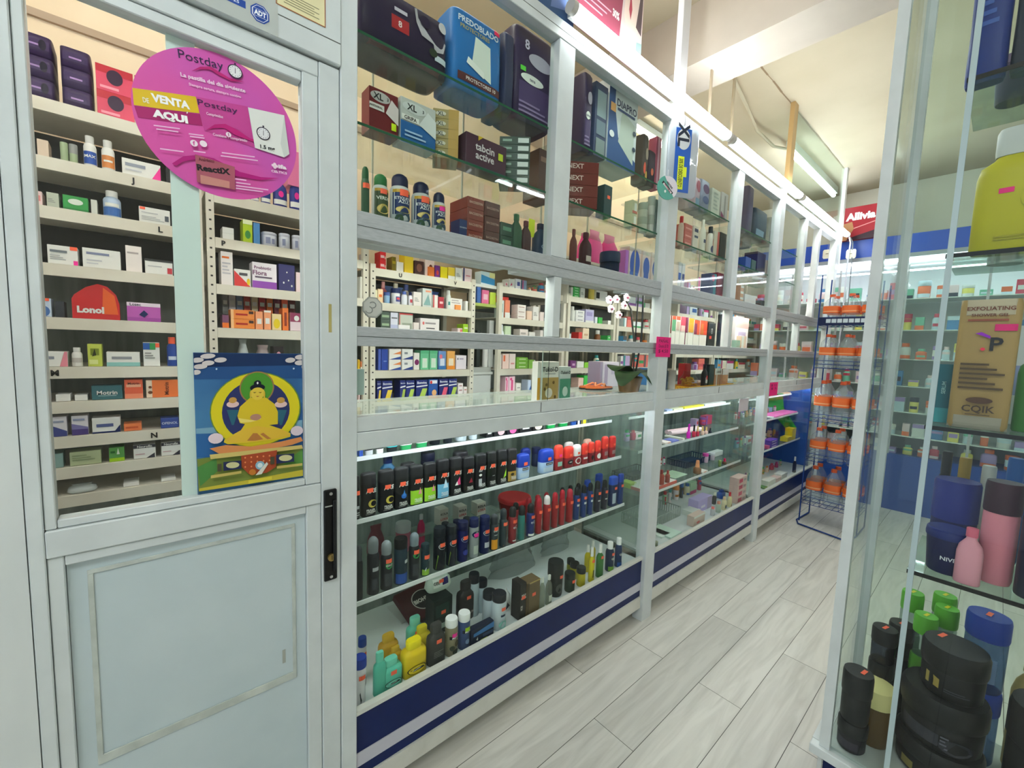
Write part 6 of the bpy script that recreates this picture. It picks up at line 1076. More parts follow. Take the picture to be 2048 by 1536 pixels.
def clock(zx, zy, rr):
    y, z = rel(*Z1(zx, zy))
    for q, c in ((rr, '2C2038'), (rr * .86, 'E8E8EC')):
        lay[0] += .0002; mb.add([(lay[0], y + q * a, z + q * b) for a, b in cpts[::3]], [list(range(24))], c)
    lay[0] += .0002
    for a in range(12):
        t = a * math.pi / 6; mb.add([(lay[0], y + rr * q * math.cos(t + d), z + rr * q * math.sin(t + d)) for q, d in ((.62, -.05), (.76, -.04), (.76, .04), (.62, .05))], [(0, 1, 2, 3)], '302840')
    mb.add([(lay[0], y - rr * .04, z - rr * .3), (lay[0], y + rr * .04, z - rr * .3), (lay[0], y + rr * .05, z + rr * .5), (lay[0], y - rr * .02, z + rr * .5)], [(0, 1, 2, 3)], '302840')
    mb.add([(lay[0], y - rr * .12, z + rr), (lay[0], y + rr * .12, z + rr), (lay[0], y + rr * .12, z + rr * 1.25), (lay[0], y - rr * .12, z + rr * 1.25)], [(0, 1, 2, 3)], '302840')
clock(1055, 310, .0155); clock(1325, 905, .0155)
st('1.5 mg', 1365, 1040, .009, '20242C', 140, .03)
sp([(670, 1105), (1050, 1225), (1055, 1445), (690, 1370)], 'A85868'); st('ReactiX', 850, 1250, .013, '201820', 320, .05); st('Analgésico', 780, 1160, .007, '6A2838', 150); sp([(720, 1300), (1000, 1365), (1000, 1430), (725, 1385)], 'C88880')
st('ifa', 1505, 1225, .009, 'F8E8F4', 80, .05); st('CELTICS', 1475, 1275, .0055, 'F8E8F4', 150, .02); y, z = rel(*Z1(1432, 1215)); lay[0] += .0002
for a in range(4): mb.add([(lay[0] + .00005 * a, y + .0042 * math.cos(a * 1.57) + .0036 * p, z + .0042 * math.sin(a * 1.57) + .0036 * q) for p, q in cpts[::6]], [list(range(12))], 'F4DCEC')
for a, b in ((660, 1000), (750, 1005)):
    y, z = rel(*Z1(a, b)); mb.add([(lay[0], y + .0072 * p, z + .0072 * q) for p, q in cpts[::4]], [list(range(18))], 'F4E4F0')
st('f', 660, 1000, .009, 'D858A8', None, .04)
y, z = rel(*Z1(990, 918)); lay[0] += .0002; mb.add([(lay[0], y + .0056 * p, z + .0056 * q) for p, q in cpts[::4]], [list(range(18))], 'F4E4F0'); st('1', 990, 918, .007, 'B03080', None)
for a, b, c in ((275, 825, 525), (300, 860, 510), (610, 905, 750), (620, 930, 760), (335, 1048, 560), (655, 1070, 770), (925, 1085, 1240), (915, 1115, 1270), (1050, 1335, 1160), (1060, 1370, 1200), (1060, 1400, 1370), (1060, 1425, 1320)):
    sl = .24; lay[0] += .00002; q = [rel(*Z1(a, b)), rel(*Z1(c, b + (c - a) * .13)), rel(*Z1(c, b + 11 + (c - a) * .13)), rel(*Z1(a, b + 11))]; mb.add([(lay[0], y, z) for y, z in q], [(0, 1, 2, 3)], 'F0C4E4')
mb.make('printed_design', r)
# seated buddha poster
y0, z1 = onx(386, 705, XD); y1, z0 = onx(613, 965, XD); z0 = onx(500, 976, XD)[1]
r = empty('poster', (XD, (y0 + y1) / 2, (z0 + z1) / 2), 'colourful poster of a seated golden buddha on the lower door glass', 'poster')
oy, oz = (y0 + y1) / 2, (z0 + z1) / 2
boxobj('sheet', (-.001, .0, y0 - oy, min(y1, .3405) - oy, z0 - oz, z1 - oz), MN('4C84B0', '1C4888', 3.2, .4, lo=.3, hi=.7), r)
mb = MB(); lay = [.0002]; 
def Z2(a, b): y, z = onx(360 + a * .2019, 690 + b * .2019, XD); return (max(y0 + .001, min(y, .339)) - oy, max(z0 + .001, min(z1 - .001, z)) - oz)
def sp(pts, ma): lay[0] += .00015; mb.add([(lay[0], *Z2(a, b)) for a, b in pts], [list(range(len(pts)))], ma)
def el(cx, cy, rx, ry, ma, n=36, sl=-.06): sp([(cx + rx * math.cos(2 * math.pi * k / n), cy + ry * math.sin(2 * math.pi * k / n) + sl * rx * math.cos(2 * math.pi * k / n)) for k in range(n)], ma)
sp([(120, 60), (1240, 60), (1240, 200), (120, 230)], '16305C'); sp([(120, 220), (1240, 200), (1240, 330), (120, 340)], '245088'); sp([(140, 830), (1245, 740), (1245, 950), (165, 1030)], '7CA8C0'); sp([(150, 880), (1245, 850), (1245, 1100), (170, 1110)], '2C64A0')
sp([(165, 1130), (500, 1080), (900, 1060), (1245, 1010), (1250, 1300), (185, 1480)], '78883C'); sp([(170, 1210), (360, 1120), (370, 1250), (200, 1400)], '4C8844'); sp([(1000, 1200), (1245, 1020), (1245, 1200)], '5C9444'); sp([(190, 1420), (700, 1330), (1245, 1230), (1245, 1290), (190, 1450)], 'C8B83C'); sp([(185, 1450), (1245, 1290), (1245, 1320), (190, 1490)], '244C6C')
for a, b, c in ((275, 110, 75), (170, 150, 65), (400, 148, 62), (278, 178, 62), (200, 213, 70), (160, 270, 45), (1190, 120, 55), (1090, 150, 50), (1185, 175, 52), (1225, 215, 25)): el(a, b, c, 25, 'D8D0D0', 16)
for a, b in ((360, 237), (1123, 233)): el(a, b, 9, 9, 'D0E4F4', 10)
el(742, 640, 450, 372, '6C8C3C'); el(742, 640, 438, 362, 'E0D024'); el(748, 650, 335, 300, '2C3468'); el(758, 420, 172, 160, '9C7848'); el(758, 420, 158, 148, '4C9430')
for a in (520, 995):
    el(a, 585, 62, 32, 'E8C4C0', 18); el(a, 545, 40, 30, 'C8984C', 12); sp([(a - 60, 640), (a + 60, 640), (a + 10, 790), (a - 10, 790)], '2C6478')
sp([(690, 520), (850, 520), (930, 580), (965, 660), (965, 780), (880, 790), (1000, 830), (1090, 870), (1090, 905), (1000, 930), (700, 965), (470, 980), (430, 960), (440, 930), (600, 840), (640, 780), (590, 770), (565, 700), (590, 610)], 'DCC02C')
sp([(600, 840), (760, 800), (1000, 830), (1080, 870), (1080, 900), (760, 950), (480, 965), (450, 940)], 'E0B83C'); sp([(660, 945), (720, 870), (760, 870), (820, 930), (740, 945)], 'B8783C'); sp([(820, 865), (900, 925), (860, 930), (790, 880)], 'B8783C'); sp([(570, 720), (700, 740), (790, 700), (800, 730), (700, 760), (600, 768)], 'F0DC78'); el(745, 712, 55, 32, 'B88874', 14)
el(763, 470, 68, 72, 'E4C848', 24); el(763, 420, 74, 36, '14182C', 20); el(763, 378, 36, 30, '14182C', 16); el(695, 490, 9, 40, 'D8B83C', 10); el(830, 490, 9, 40, 'D8B83C', 10); el(763, 460, 62, 42, 'E4C848', 20)
for a in (735, 790): sp([(a - 20, 466), (a + 18, 464), (a, 474)], '5A4020')
sp([(745, 504), (782, 503), (764, 511)], 'A04030'); el(763, 374, 9, 13, 'E8E8E8', 8)
sp([(290, 1020), (450, 985), (700, 1000), (1000, 950), (1190, 905), (1210, 945), (1100, 985), (800, 1040), (400, 1080)], 'D88C54'); sp([(290, 1080), (1200, 985), (1210, 1020), (1000, 1045), (300, 1125)], 'D0BC70'); el(350, 920, 75, 52, 'E8D4DC', 14); el(1150, 845, 62, 48, 'E0D0DC', 14)
sp([(600, 1090), (955, 1035), (945, 1200), (850, 1260), (680, 1275), (605, 1200)], 'A84828'); [el(640 + 60 * (i % 5), 1110 + 45 * (i // 5) - 5 * (i % 5), 9, 9, 'E88C58', 8) for i in range(14)]; el(785, 1183, 46, 42, '88B4C8', 20); el(785, 1183, 26, 24, 'D8E4E8', 14); sp([(740, 1280), (850, 1150), (865, 1170), (800, 1270)], 'E0DCD0'); el(710, 1250, 34, 30, 'C87C30', 14)
for a, b in ((515, 1180), (1035, 1110)): sp([(a - 92, b - 30), (a + 85, b - 45), (a + 85, b + 35), (a - 90, b + 58)], '242C54'); el(a, b, 66, 30, 'D0CC98', 16); sp([(a - 150, b - 10), (a - 110, b - 14), (a - 110, b + 60), (a - 150, b + 64)], '4C4834')
sp([(300, 1280), (600, 1235), (600, 1260), (300, 1310)], 'C8B464'); sp([(950, 1190), (1200, 1160), (1200, 1185), (950, 1215)], 'C8B464'); sp([(670, 1330), (900, 1290), (900, 1320), (670, 1365)], 'E0D040')
mb.make('printed_picture', r)
# alarm company sticker and certificate on the header
XH = XS + .0128
r = empty('sticker', (XH, onx(520, 28, XH)[0], onx(520, 28, XH)[1]), 'blue octagonal alarm company sticker on the header over the door', 'sticker')
oy, oz = r.location.y, r.location.z
mb = MB(); a0, b0 = onx(366, -60, XH), onx(556, 60, XH); mb.box(0, .0006, a0[0] - oy, b0[0] - oy, -.035, .09, GL('F4F8F8', 1, 'E4E8E4', .5)); mb.make('backing', r)
mb = MB(); o8 = [(math.cos(math.pi / 8 + k * math.pi / 4), math.sin(math.pi / 8 + k * math.pi / 4)) for k in range(8)]; R8 = .0215
for k, (s_, c) in enumerate(((1.0, '20489C'), (.86, 'E8ECF0'), (.80, '20489C'))): mb.add([(.0008 + .0002 * k, R8 * s_ * a, R8 * s_ * b) for a, b in o8], [list(range(8))], c)
mb.box(.0014, .0015, -.0155, .0155, -.0085, .0085, 'E8ECF0'); mb.box(.0016, .0017, -.0148, .0148, -.0078, .0078, '20489C'); text(mb, 'ADT', lambda u, v: (.0019, u, v), 0, 0, .0105, 'F4F8FC', wide=.026, bold=.05); mb.make('logo', r)
mb = MB(); text(mb, 'Protegido por', lambda u, v: (.0009, u, v), -.070, .030, .014, '1C3C74', wide=.080, bold=.03); mb.box(.0007, .0009, -.125, -.030, .018, .0195, '1C3C74'); mb.box(.0007, .0009, -.125, -.030, -.004, .012, '20489C'); text(mb, '55 5350 2525', lambda u, v: (.0011, u, v), -.078, .004, .006, 'D8E4F4', wide=.07); mb.make('lettering', r)
y0, z0 = onx(651, 56, XH); r = empty('certificate', (XH, y0, z0), 'cream certificate with red border on the header beside the post', 'certificate')
boxobj('sheet', (0, .0006, -.118, 0, 0, .16), M('E8E0B4'), r); mb = MB()
for (a, b, c, d) in ((-.118, 0, .0, .002), (-.118, -.116, 0, .16), (-.002, 0, 0, .16)): mb.box(.0007, .0009, a, b, c, d, 'A0522C')
for k in range(5): mb.box(.0007, .0009, -.10, -.016 - .012 * (k % 2), .012 + .006 * k, .014 + .006 * k, '8C8868')
mb.make('printed_front', r)
# boards above the top rail
XT = XS - .012
def board(name, yy0, yy1, zz0, zz1, col, ds):
    r = empty(name, (XT, yy0, zz0), ds, 'poster'); boxobj('sheet', (-.004, 0, 0, yy1 - yy0, 0, zz1 - zz0), M(col), r); return r
r = board('poster', .95, 1.385, 2.905, 3.55, '3C5C88', 'blue poster standing on the top rail left of the antiviral poster')
mb = MB(); mb.poly([(.0006, .30, .02), (.0006, .40, .05), (.0006, .42, .3), (.0006, .34, .25)], '6C84B8'); mb.make('printed_picture', r)
r = board('poster', 1.388, 1.872, 2.930, 3.55, '98485C', 'maroon antiviral poster with a face standing on the top rail')
mb = MB()
mb.poly([(.0006, .04, .30), (.0006, .23, .21), (.0006, .26, .24), (.0006, .26, .42), (.0006, .04, .52)], 'E4E4E4'); text(mb, 'ANTIVIRAL', lambda u, v: (.0010, u, v), .14, .315, .045, '3C3C3C', wide=.21, bold=.04, rot=-.10)
mb.poly([(.0006, .30, 0), (.0006, .484, 0), (.0006, .484, .62), (.0006, .40, .62), (.0006, .33, .35)], 'D8C4C0'); mb.poly([(.0009, .335, .20), (.0009, .36, .14), (.0009, .42, .13), (.0009, .45, .19), (.0009, .46, .30), (.0009, .43, .37), (.0009, .37, .38), (.0009, .34, .30)], 'E8D0C4')
mb.poly([(.0011, .43, .19), (.0011, .475, .17), (.0011, .48, .42), (.0011, .45, .45), (.0011, .455, .33)], '5C4C50'); mb.poly([(.0012, .37, .24), (.0012, .385, .20), (.0012, .395, .25), (.0012, .38, .33)], 'B04858'); mb.poly([(.0011, .43, .0), (.0011, .484, .0), (.0011, .484, .14), (.0011, .44, .13)], '8CA4A4')
for k in range(3): mb.box(.0006, .0008, .03, .24 - .03 * k, .16 - .022 * k, .166 - .022 * k, 'D8A8B8')
text(mb, '30%', lambda u, v: (.0012, u, v), .275, .17, .03, 'F0E4E0', wide=.05, bold=.04); mb.make('printed_picture', r)
# hanging blister strip and round tin sign in front of the second showcase
yb, zb = onx(1366, 300, XS + .045); yt, zt = onx(1352, 388, XS + .045)
y0, _ = onx(1346, 320, XS + .045); y1, _ = onx(1382, 320, XS + .045); zt_ = onx(1366, 250, XS + .045)[1]; zb_ = onx(1352, 391, XS + .045)[1]
r = empty('blister_strip', (XS + .045, (y0 + y1) / 2, zb_), 'hanging blue blister strip with yellow price band on the tube lamp rail', 'display strip', rz=math.radians(-25))
hh = zt_ - zb_; ww = (y1 - y0) * 1.0
mb = MB(); mb.loft([(0, ww * .40, .004, 4), (hh * .04, ww * .5, .010, 4), (hh * .96, ww * .5, .010, 4), (hh, ww * .44, .006, 4)], GL('ECF0F4', 1.3, 'D4DCE4', .5), 20); mb.make('clear_case', r)
mb = MB(); mb.box(.011, .0115, -ww * .30, ww * .22, hh * .06, hh * .95, '2058B0'); mb.poly([(.012, -ww * .04 + ww * .22 * math.cos(t * .2618), hh * .80 + hh * .145 * math.sin(t * .2618)) for t in range(24)], 'C8CCD0')
text(mb, 'XL', lambda u, v: (.0125, u, v), -ww * .04, hh * .86, ww * .36, '202838', bold=.03, rot=-math.pi / 2); mb.box(.0121, .0124, -ww * .18, ww * .02, hh * .10, hh * .56, 'D8E428'); mb.box(.0121, .0124, ww * .02, ww * .12, hh * .28, hh * .42, 'D8E428')
text(mb, '30% DE DESCUENTO', lambda u, v: (.0128, u, v), -ww * .08, hh * .33, ww * .12, '303818', wide=hh * .40, rot=-math.pi / 2); mb.make('card', r)
boxobj('hook', (-.004, .004, -.006, .006, hh, hh + .05), M('C8C8CC'), r)
yc, zc = onx(1336, 375, XS + .06); r = empty('hanging_sign', (XS + .058, yc, zc), 'round teal and white antiviral tag hanging below the blue blister strip', 'tag', rz=math.radians(-25)); q = .060
mb = MB(); mb.add([(0, q * a, q * b) for a, b in cpts] + [(-.004, q * a, q * b) for a, b in cpts], [list(range(72)), list(range(143, 71, -1))] + [(i, (i + 1) % 72, 72 + (i + 1) % 72, 72 + i) for i in range(72)], '5CA898'); mb.make('disc', r)
mb = MB(); mb.add([(.0004, q * .98 * math.cos(t), q * .98 * math.sin(t)) for t in [math.radians(-50 + k * 8) for k in range(21)]], [list(range(21))], 'E4DCE4'); mb.poly([(.0008, -.028, .032), (.0008, .034, -.022), (.0008, .028, -.031), (.0008, -.036, .02)], '28282C'); mb.poly([(.0011, -.024, .022), (.0011, .026, -.022), (.0011, .021, -.028), (.0011, -.030, .015)], 'E8E0E0')
text(mb, 'ANTIVIRAL', lambda u, v: (.0014, u, v), -.001, -.003, .007, '7A2840', wide=.055, rot=-.82, bold=.04); text(mb, 'NEXTINS', lambda u, v: (.0014, u, v), .011, .013, .009, '1C1C24', wide=.045, rot=-.75, bold=.04); mb.poly([(.0008, -.014 + .006 * a, -.020 + .007 * b) for a, b in cpts[::4]], 'F0F4F0'); mb.make('printed_front', r)
boxobj('string', (-.003, -.002, -.001, .001, q, q + .03), M('D8D8D8'), r)
yc, zc = onx(1388, 285, XS + .03); r = empty('rope_coil', (XS + .030, yc, zc), 'brown braided coil hanging beside the blister strip under the tube lamp', 'coil'); mb = MB()
mb.tube([(.0, .018 * math.cos(t * .5), .045 * math.sin(t * .5)) for t in range(14)], .008, MN('9A7848', '4A3018', 90, .6), n=10); mb.make('coil', r)
# pink notes
def note(name, x, px0, px1, py0, py1, ds, lines):
    a, zt2 = onx((px0 + px1) / 2, py0, x); y_a = onx(px0, (py0 + py1) / 2, x)[0]; y_b = onx(px1, (py0 + py1) / 2, x)[0]; z_b = onx((px0 + px1) / 2, py1, x)[1]
    r = empty(name, (x, (y_a + y_b) / 2, z_b), ds, 'note'); w2 = (y_b - y_a) / 2; h2 = zt2 - z_b
    boxobj('paper', (0, .0008, -w2, w2, 0, h2), M('F01880'), r); mb = MB()
    for i, s in enumerate(lines): text(mb, s, lambda u, v: (.0012, u, v), 0, h2 * (.8 - .25 * i), h2 * .16, '3C0C28', wide=w2 * 1.3, bold=.0)
    if lines: mb.make('handwriting', r)
note('price_note', XS + .0135, 1312, 1341, 674, 714, 'hot pink handwritten note on the post between the first and second bays', ['PAÑAL', 'Desde $ 70', '$ 4.50']); note('price_note', XS + .0135, 1539, 1555, 765, 791, 'small hot pink note on the far post at the counter ledge', ['$ 12', '$ 5'])
BOXNAME[0] = 'makeup_box'
for xx, zz, nn, hh in ((-1.62, 1.177, 'top shelf', .05), (-1.60, .976, 'second shelf', .10), (-1.58, .700, 'third shelf', .12), (-1.50, .3685, 'floor', .12)):
    a, ya = proj((xx, 4.15, zz + hh)); b, yb = proj((xx, 5.3, zz + hh))
    row(f'at the back of the far case, {nn}', xx, zz, 'goods at the back of the far case', gen(a, b, 9, int(zz * 100), (ya, yb), 7, kinds=('box', 'talc', 'med'), pal=CPAL), dep=.05)
BOXNAME[0] = 'carton'

# ================================================================= RIGHT-HAND CORNER CASE
YF = 1.565; XL = -.268; XR = 1.15; YB = 2.02
r = empty('display_case', (XL, YF, 0), 'tall glass corner case on the right of the aisle with jars and bottles', 'display case')
def rc(name, x0, x1, y0, y1, z0, z1, ma, par=None, bev=0):
    mb = MB(); mb.box(x0 - XL, x1 - XL, y0 - YF, y1 - YF, z0, z1, ma, bev=bev); return mb.make(name, par or r)
rc('base_panel', XL + .012, XR, YF + .012, YB, .02, .352, NAVY); rc('bottom_rail', XL - .022, XR, YF - .012, YF + .02, .353, .383, ALU, bev=.002); rc('bottom_rail', XL - .022, XL + .01, YF + .021, YB, .353, .383, ALU)
rc('deck', XL + .012, XR, YF + .021, YB - .001, .37, .388, M('B8C0BC'))
for (x, y, n) in ((XL, YF, 'corner_post'), (XL, YB - .024, 'rear_post')): rc(n, x, x + .026, y, y + .024, .384 if n == 'corner_post' else .389, 3.0, ALU)
rc('corner_foot', XL, XL + .011, YF + .0, YF + .011, 0, .352, M('C8CCCC'))
rc('front_glass', XL + .027, XR, YF + .004, YF + .009, .384, 3.0, GL('FAFDFC', 1.3)); rc('side_glass', XL + .004, XL + .009, YF + .025, YB - .025, .389, 3.0, GL('FAFDFC', 1.2)); rc('back_glass', XL + .027, .34, YB - .008, YB - .003, .389, 3.0, GL('F0F8F4', 1.2)); rc('back_board', .341, XR, YB - .010, YB - .001, .389, 3.0, M('C0C4BC'))
rc('door_strip', -.118, -.106, YF + .010, YF + .018, .389, 3.0, M('C8D4DC', .25)); rc('top_rail', XL, XR, YF, YF + .024, 3.0, 3.04, ALU)
for z in (2.31, 1.876, 1.424, 1.016):
    s = rc('glass_shelf', -.122, XR - .01, YF + .032, YB - .07, z - .008, z, GL('E8F2EC', 1.2, 'B0C4BC', .12)); rc('front_edge', -.122, XR - .01, YF + .0295, YF + .0318, z - .0105, z + .0005, M('060908', .3), s)
rc('light_strip', .25, .95, YB - .03, YB - .022, 2.95, 2.965, EM('F2F6FF', 5))  # light strip added out of view to brighten the corner case
def put(kind, x, y, z, w_, h_, col, ds, grp, d=None, **k):
    dr = SH[kind][2] if kind in SH else 1; dd = d or w_ * dr
    o, nm = product(kind, (x, y, z + .0006), w_, dd, h_ * .996, col, rz=k.pop('rz', -math.pi / 2), **k)
    tag(o, ds, 'box' if kind in ('box', 'flat') else 'package' if kind == 'pack' else SH[kind][4], grp); return o
def lidtag(o, h_, c='coral', a=.5, s=.022, dx=.0, dy=.0):
    mb = MB(); P = [(-s, -s * .36), (s, -s * .36), (s, s * .36), (-s, s * .36)]; mb.add([(dx + p * math.cos(a) - q * math.sin(a), dy + p * math.sin(a) + q * math.cos(a), h_ + .0008) for p, q in P], [(0, 1, 2, 3)], c); mb.make('price_sticker', o)
JB = 'jars on the floor of the corner case'; BLK = '17181B'
o = put('lowjar', -.202, 1.632, .3895, .074, .092, '1C1A22', 'lower of the two black jars in the left front corner of the corner case', JB, cap=BLK, dec='x .1,.2,.8,.8:3A3440'); lidtag(o, .092, a=-.2, s=.014)
o = put('lowjar', -.202, 1.632, .4822, .074, .158, '18191C', 'upper black jar with orange tag in the left front corner of the corner case', JB, cap='1C1D20'); lidtag(o, .158, a=-.2, s=.014, dx=-.005, dy=.012)
o = put('jar', -.168, 1.722, .389, .098, .182, '5A4420', 'brown jar with cream yellow lid behind the left black jars', JB, cap='E4DC98')
for i, h_ in enumerate((.111, .111, .112)):
    for (x, y, ds) in ((-.170, 1.80, 'left'), (-.138, 1.878, 'rear')):
        o = put('lowjar', x, y, .389 + (.111 + .001) * i + (.001 if i else 0), .064, h_, 'clear:8890A0:101418' if i else '16181C', f'{("bottom", "middle", "top")[i]} small black jar of the {ds} stack of three in the corner case', JB, cap=BLK)
        lidtag(o, h_, a=-.3, s=.013)
for i, (w_, h_, z, dec) in enumerate(((.185, .105, .389, 'x .1,.2,.25,.7:8A7C40'), (.180, .15, .495, 'x .05,.25,.5,.75:35353F;o .7,.4,.2,.3:2A2A34;n .52,.2,.62,.8,4:60606C'), (.136, .142, .646, 'p .1,.35,.32,.35,.32,.75,.1,.85:A08C48;n .4,.3,.8,.5,2:3A3A44'))):
    o = put('lowjar', -.012 - (.01 if i < 2 else 0), 1.735 if i == 2 else 1.74, z, w_, h_, '121316', ('lowest wide black jar of the big stack on the corner case floor', 'wide black jar in the middle of the big stack', 'top black jar with gold label on the big stack')[i], JB, cap='17181A', dec=dec)
    if i == 2: lidtag(o, h_, a=-.35, s=.016, dx=-.03, dy=-.03)
for k, (x, y, z1) in enumerate(((-.084, 1.865, .789), (-.043, 1.925, .812), (-.126, 1.95, .815), (-.082, 1.985 - .03, .83))):
    if k == 3: x, y = -.052, 1.975 - .0; 
    n = 3; hh = (z1 - .389) / n
    if k == 3: y = 1.978
    for i in range(n):
        o = put('lowjar', x, y, .389 + hh * i, .056, hh * .995, 'clear:DCE8E4:8CA0A0', f'{("bottom", "middle", "top")[i]} green lidded clear jar, {("front left", "middle right", "rear left", "rear right")[k]} stack in the corner case', 'green lidded clear jars', cap='68C03C')
        if i == 2: lidtag(o, hh * .995, 'E8E020', a=-.3, s=.012)
for i in range(2):
    o = put('jar', .045, 1.895, .389 + .2285 * i, .092, .228, 'clear:9CB4D0:5878A8', f'{("lower", "upper")[i]} clear blue jar with royal blue lid right of the green lids', 'blue lidded jars', cap='2046B0', dec='x .1,.2,.8,.7:7C98C0')
    if i: lidtag(o, .228, a=-.2, s=.016)
o = put('jar', .175, 1.70, .389, .16, .345, '121316', 'large black jar at the right edge of the corner case', JB, cap='18191C'); lidtag(o, .345, a=.1, s=.016, dx=-.02, dy=-.05)
o = put('tall', .14, 1.93, .389, .07, .42, 'C8B070', 'tall cream and gold bottle at the right edge behind the black jars', JB, cap='D8C890')
G3 = 'bottles on the third glass shelf of the corner case'
o = put('tub', -.052, 1.672, 1.0165, .090, .122, '141C50', 'navy blue cream tub with white lettering on the third shelf', G3, cap='1A2A70', dec='T .62,.45,.13,.5:E8ECF4:NIVEA'); 
o = put('tin', -.052, 1.80, 1.0165, .096, .235, '16205C', 'taller navy tub behind the lettered one', G3, cap='1E2C80')
o = put('liq', -.010, 1.625, 1.0165, .050, .150, 'E8A0B0', 'small pink lotion bottle in front on the third shelf', G3, cap='D8647C', sticker=None)
o = put('jar', .036, 1.70, 1.0165, .068, .272, 'E08898', 'tall pink tumbler with dark plum lid on the third shelf', G3, cap='3A1C2C')
o = put('spray', .105, 1.66, 1.0165, .070, .295, '1C2440', 'tall midnight blue bottle at the right edge of the third shelf', G3, cap='20283C')
for (x, y, w_, h_, c, cp, ds) in ((-.045, 1.89, .04, .29, '6A5838', 'B09040', 'olive bottle with gold cap at the back of the third shelf'), (.005, 1.90, .045, .275, 'E0E4E0', 'D8D8D8', 'white bottle at the back of the third shelf'), (.055, 1.90, .05, .31, '2060A8', '2468B8', 'bright blue bottle with blue cap at the back'), (.11, 1.89, .05, .30, '1C2C70', '1C3080', 'dark blue bottle with blue cap at the back'), (-.085, 1.90, .035, .30, '26282A', '303234', 'thin black bottle at the back left of the third shelf'), (.17, 1.87, .05, .36, 'C85060', 'D86878', 'coral red bottle at the right edge at the back')):
    put('med', x, y, 1.0165, w_, h_, c, ds, G3, cap=cp)
G2 = 'cosmetics on the second glass shelf of the corner case'
o = put('pack', -.030, 1.655, 1.4245, .108, .335, 'B09058', 'kraft brown exfoliating cosmetics pouch with a big letter P', G2, d=.05, lab=1, sticker=None,
        dec='t .12:C4B498;b .1:A8A090;T .5,.93,.028,.8:7A3C28:EXFOLIATING;T .5,.88,.022,.6:7A3C28:SHOWER GEL;x .15,.835,.8,.85:A05038;x .6,.76,.95,.81:E81C78;T .66,.66,.10:1C1C20:P;p .3,.74,.55,.70,.55,.72,.4,.75:A020D0;o .45,.62,.04,.012:F03050;n .12,.3,.85,.52,6:5A4428;o .5,.225,.22,.025:5A3A24;T .5,.16,.05,.6:4A3424:CQIK;x .3,.11,.7,.118:6A5438')
o = put('box', -.115 + .018, 1.72, 1.4245, .038, .165, '1C6C7C', 'tall teal carton at the left end of the second shelf', G2, d=.04, dec='b .25:3C9CA8;T .4,.6,.05,.9,90:A8D8DC:SERUM', lab=1)
o = put('box', -.068, 1.78, 1.4245, .036, .175, '1C2C24', 'dark green carton between the teal one and the kraft pouch', G2, d=.04, dec='x .2,.1,.8,.5:4A6030')
o = put('talc', .062, 1.70, 1.4245, .065, .24, '3C7C30', 'green bottle right of the kraft pouch at the picture edge', G2, cap='68A040'); put('box', .015, 1.88, 1.4245, .08, .28, 'E0E4E8', 'white carton behind the kraft pouch', G2, d=.05, dec='x .1,.3,.9,.6:9CA8D8')
G1 = 'bottles on the upper glass shelves of the corner case'
o = put('talc', -.018, 1.665, 1.8765, .135, .305, 'C0B818', 'large mustard yellow shampoo bottle with hot pink tag on the first shelf', G1, cap='C8CCC8', dec='x .3,.73,.5,.8:F0207C;o .78,.62,.17,.16:8A9020;o .74,.63,.14,.13:C4BC20;n .3,.08,.8,.16,2:A8A018')
put('canister', -.02, 1.86, 1.8765, .07, .24, 'D0D4D8', 'pale grey canister behind the yellow bottle', G1, cap='B8BCC8'); put('box', .085, 1.80, 1.8765, .05, .2, 'B8A8C8', 'lilac carton right of the yellow bottle', G1, d=.05)
o = put('gel', -.095, 1.665, 2.3105, .074, .34, '10307C', 'royal blue bottle seen from below on the topmost shelf', G1, cap='1A3C90', dec='n .2,.5,.7,.8,3:3C5CA8')
put('gel', -.020, 1.665, 2.3105, .068, .36, '16283C', 'blackish teal bottle right of the royal blue one', G1, cap='1C2C40'); put('tub', .05, 1.68, 2.3105, .07, .2, '5A3C68', 'plum tub at the right edge of the topmost shelf', G1, cap='6A4C78'); put('tub', -.045, 1.83, 2.3105, .08, .12, '6A5C80', 'grey purple tub at the back of the topmost shelf', G1, cap='8A7CA0')

# ================================================================= BLUE WIRE RACK WITH WATER JUGS
RX0, RX1, RY0, RY1 = -1.15, -.71, 4.75, 5.08; WB = '1C3C80'
r = empty('wire_rack', ((RX0 + RX1) / 2, (RY0 + RY1) / 2, 0), 'tall blue wire rack stacked with water jugs at the end of the aisle', 'rack'); ox, oy = (RX0 + RX1) / 2, (RY0 + RY1) / 2
def wt(mb, pts, rad=.004): mb.tube([(a - ox, b - oy, c) for a, b, c in pts], rad, WB, n=6)
for (x, y) in ((RX0, RY0), (RX1, RY0), (RX0, RY1), (RX1, RY1)):
    mb = MB(); wt(mb, [(x, y, .012), (x, y, 2.34 if x == RX0 else 2.25)], .006); mb.make('post', r)
TZ = [.19, .61, .99, 1.49, 1.885]
for z in TZ:
    mb = MB(); n = 9
    for i in range(n + 1): x = RX0 + (RX1 - RX0) * i / n; wt(mb, [(x, RY0, z + (.07 if i % 3 == 0 else 0)), (x, RY0, z), (x, RY1, z)], .0022)
    for zz in (z, z + .035, z + .07): wt(mb, [(RX0, RY1, zz), (RX0, RY0, zz), (RX1, RY0, zz), (RX1, RY1, zz), (RX0, RY1, zz)], .003)
    mb.make('basket', r)
mb = MB(); wt(mb, [(RX0, RY1, .012), (RX0 - .02, RY0, .012), (RX0 + .02, RY0 - .10, .012), (RX1 - .02, RY0 - .20, .012), (RX1, RY0, .012), (RX1, RY1, .012)], .007); mb.make('foot', r)
mb = MB(); mb.box(RX0 - ox, RX1 - ox, RY0 - .006 - oy, RY0 - .0045 - oy, 1.885, 1.955, '18244C')
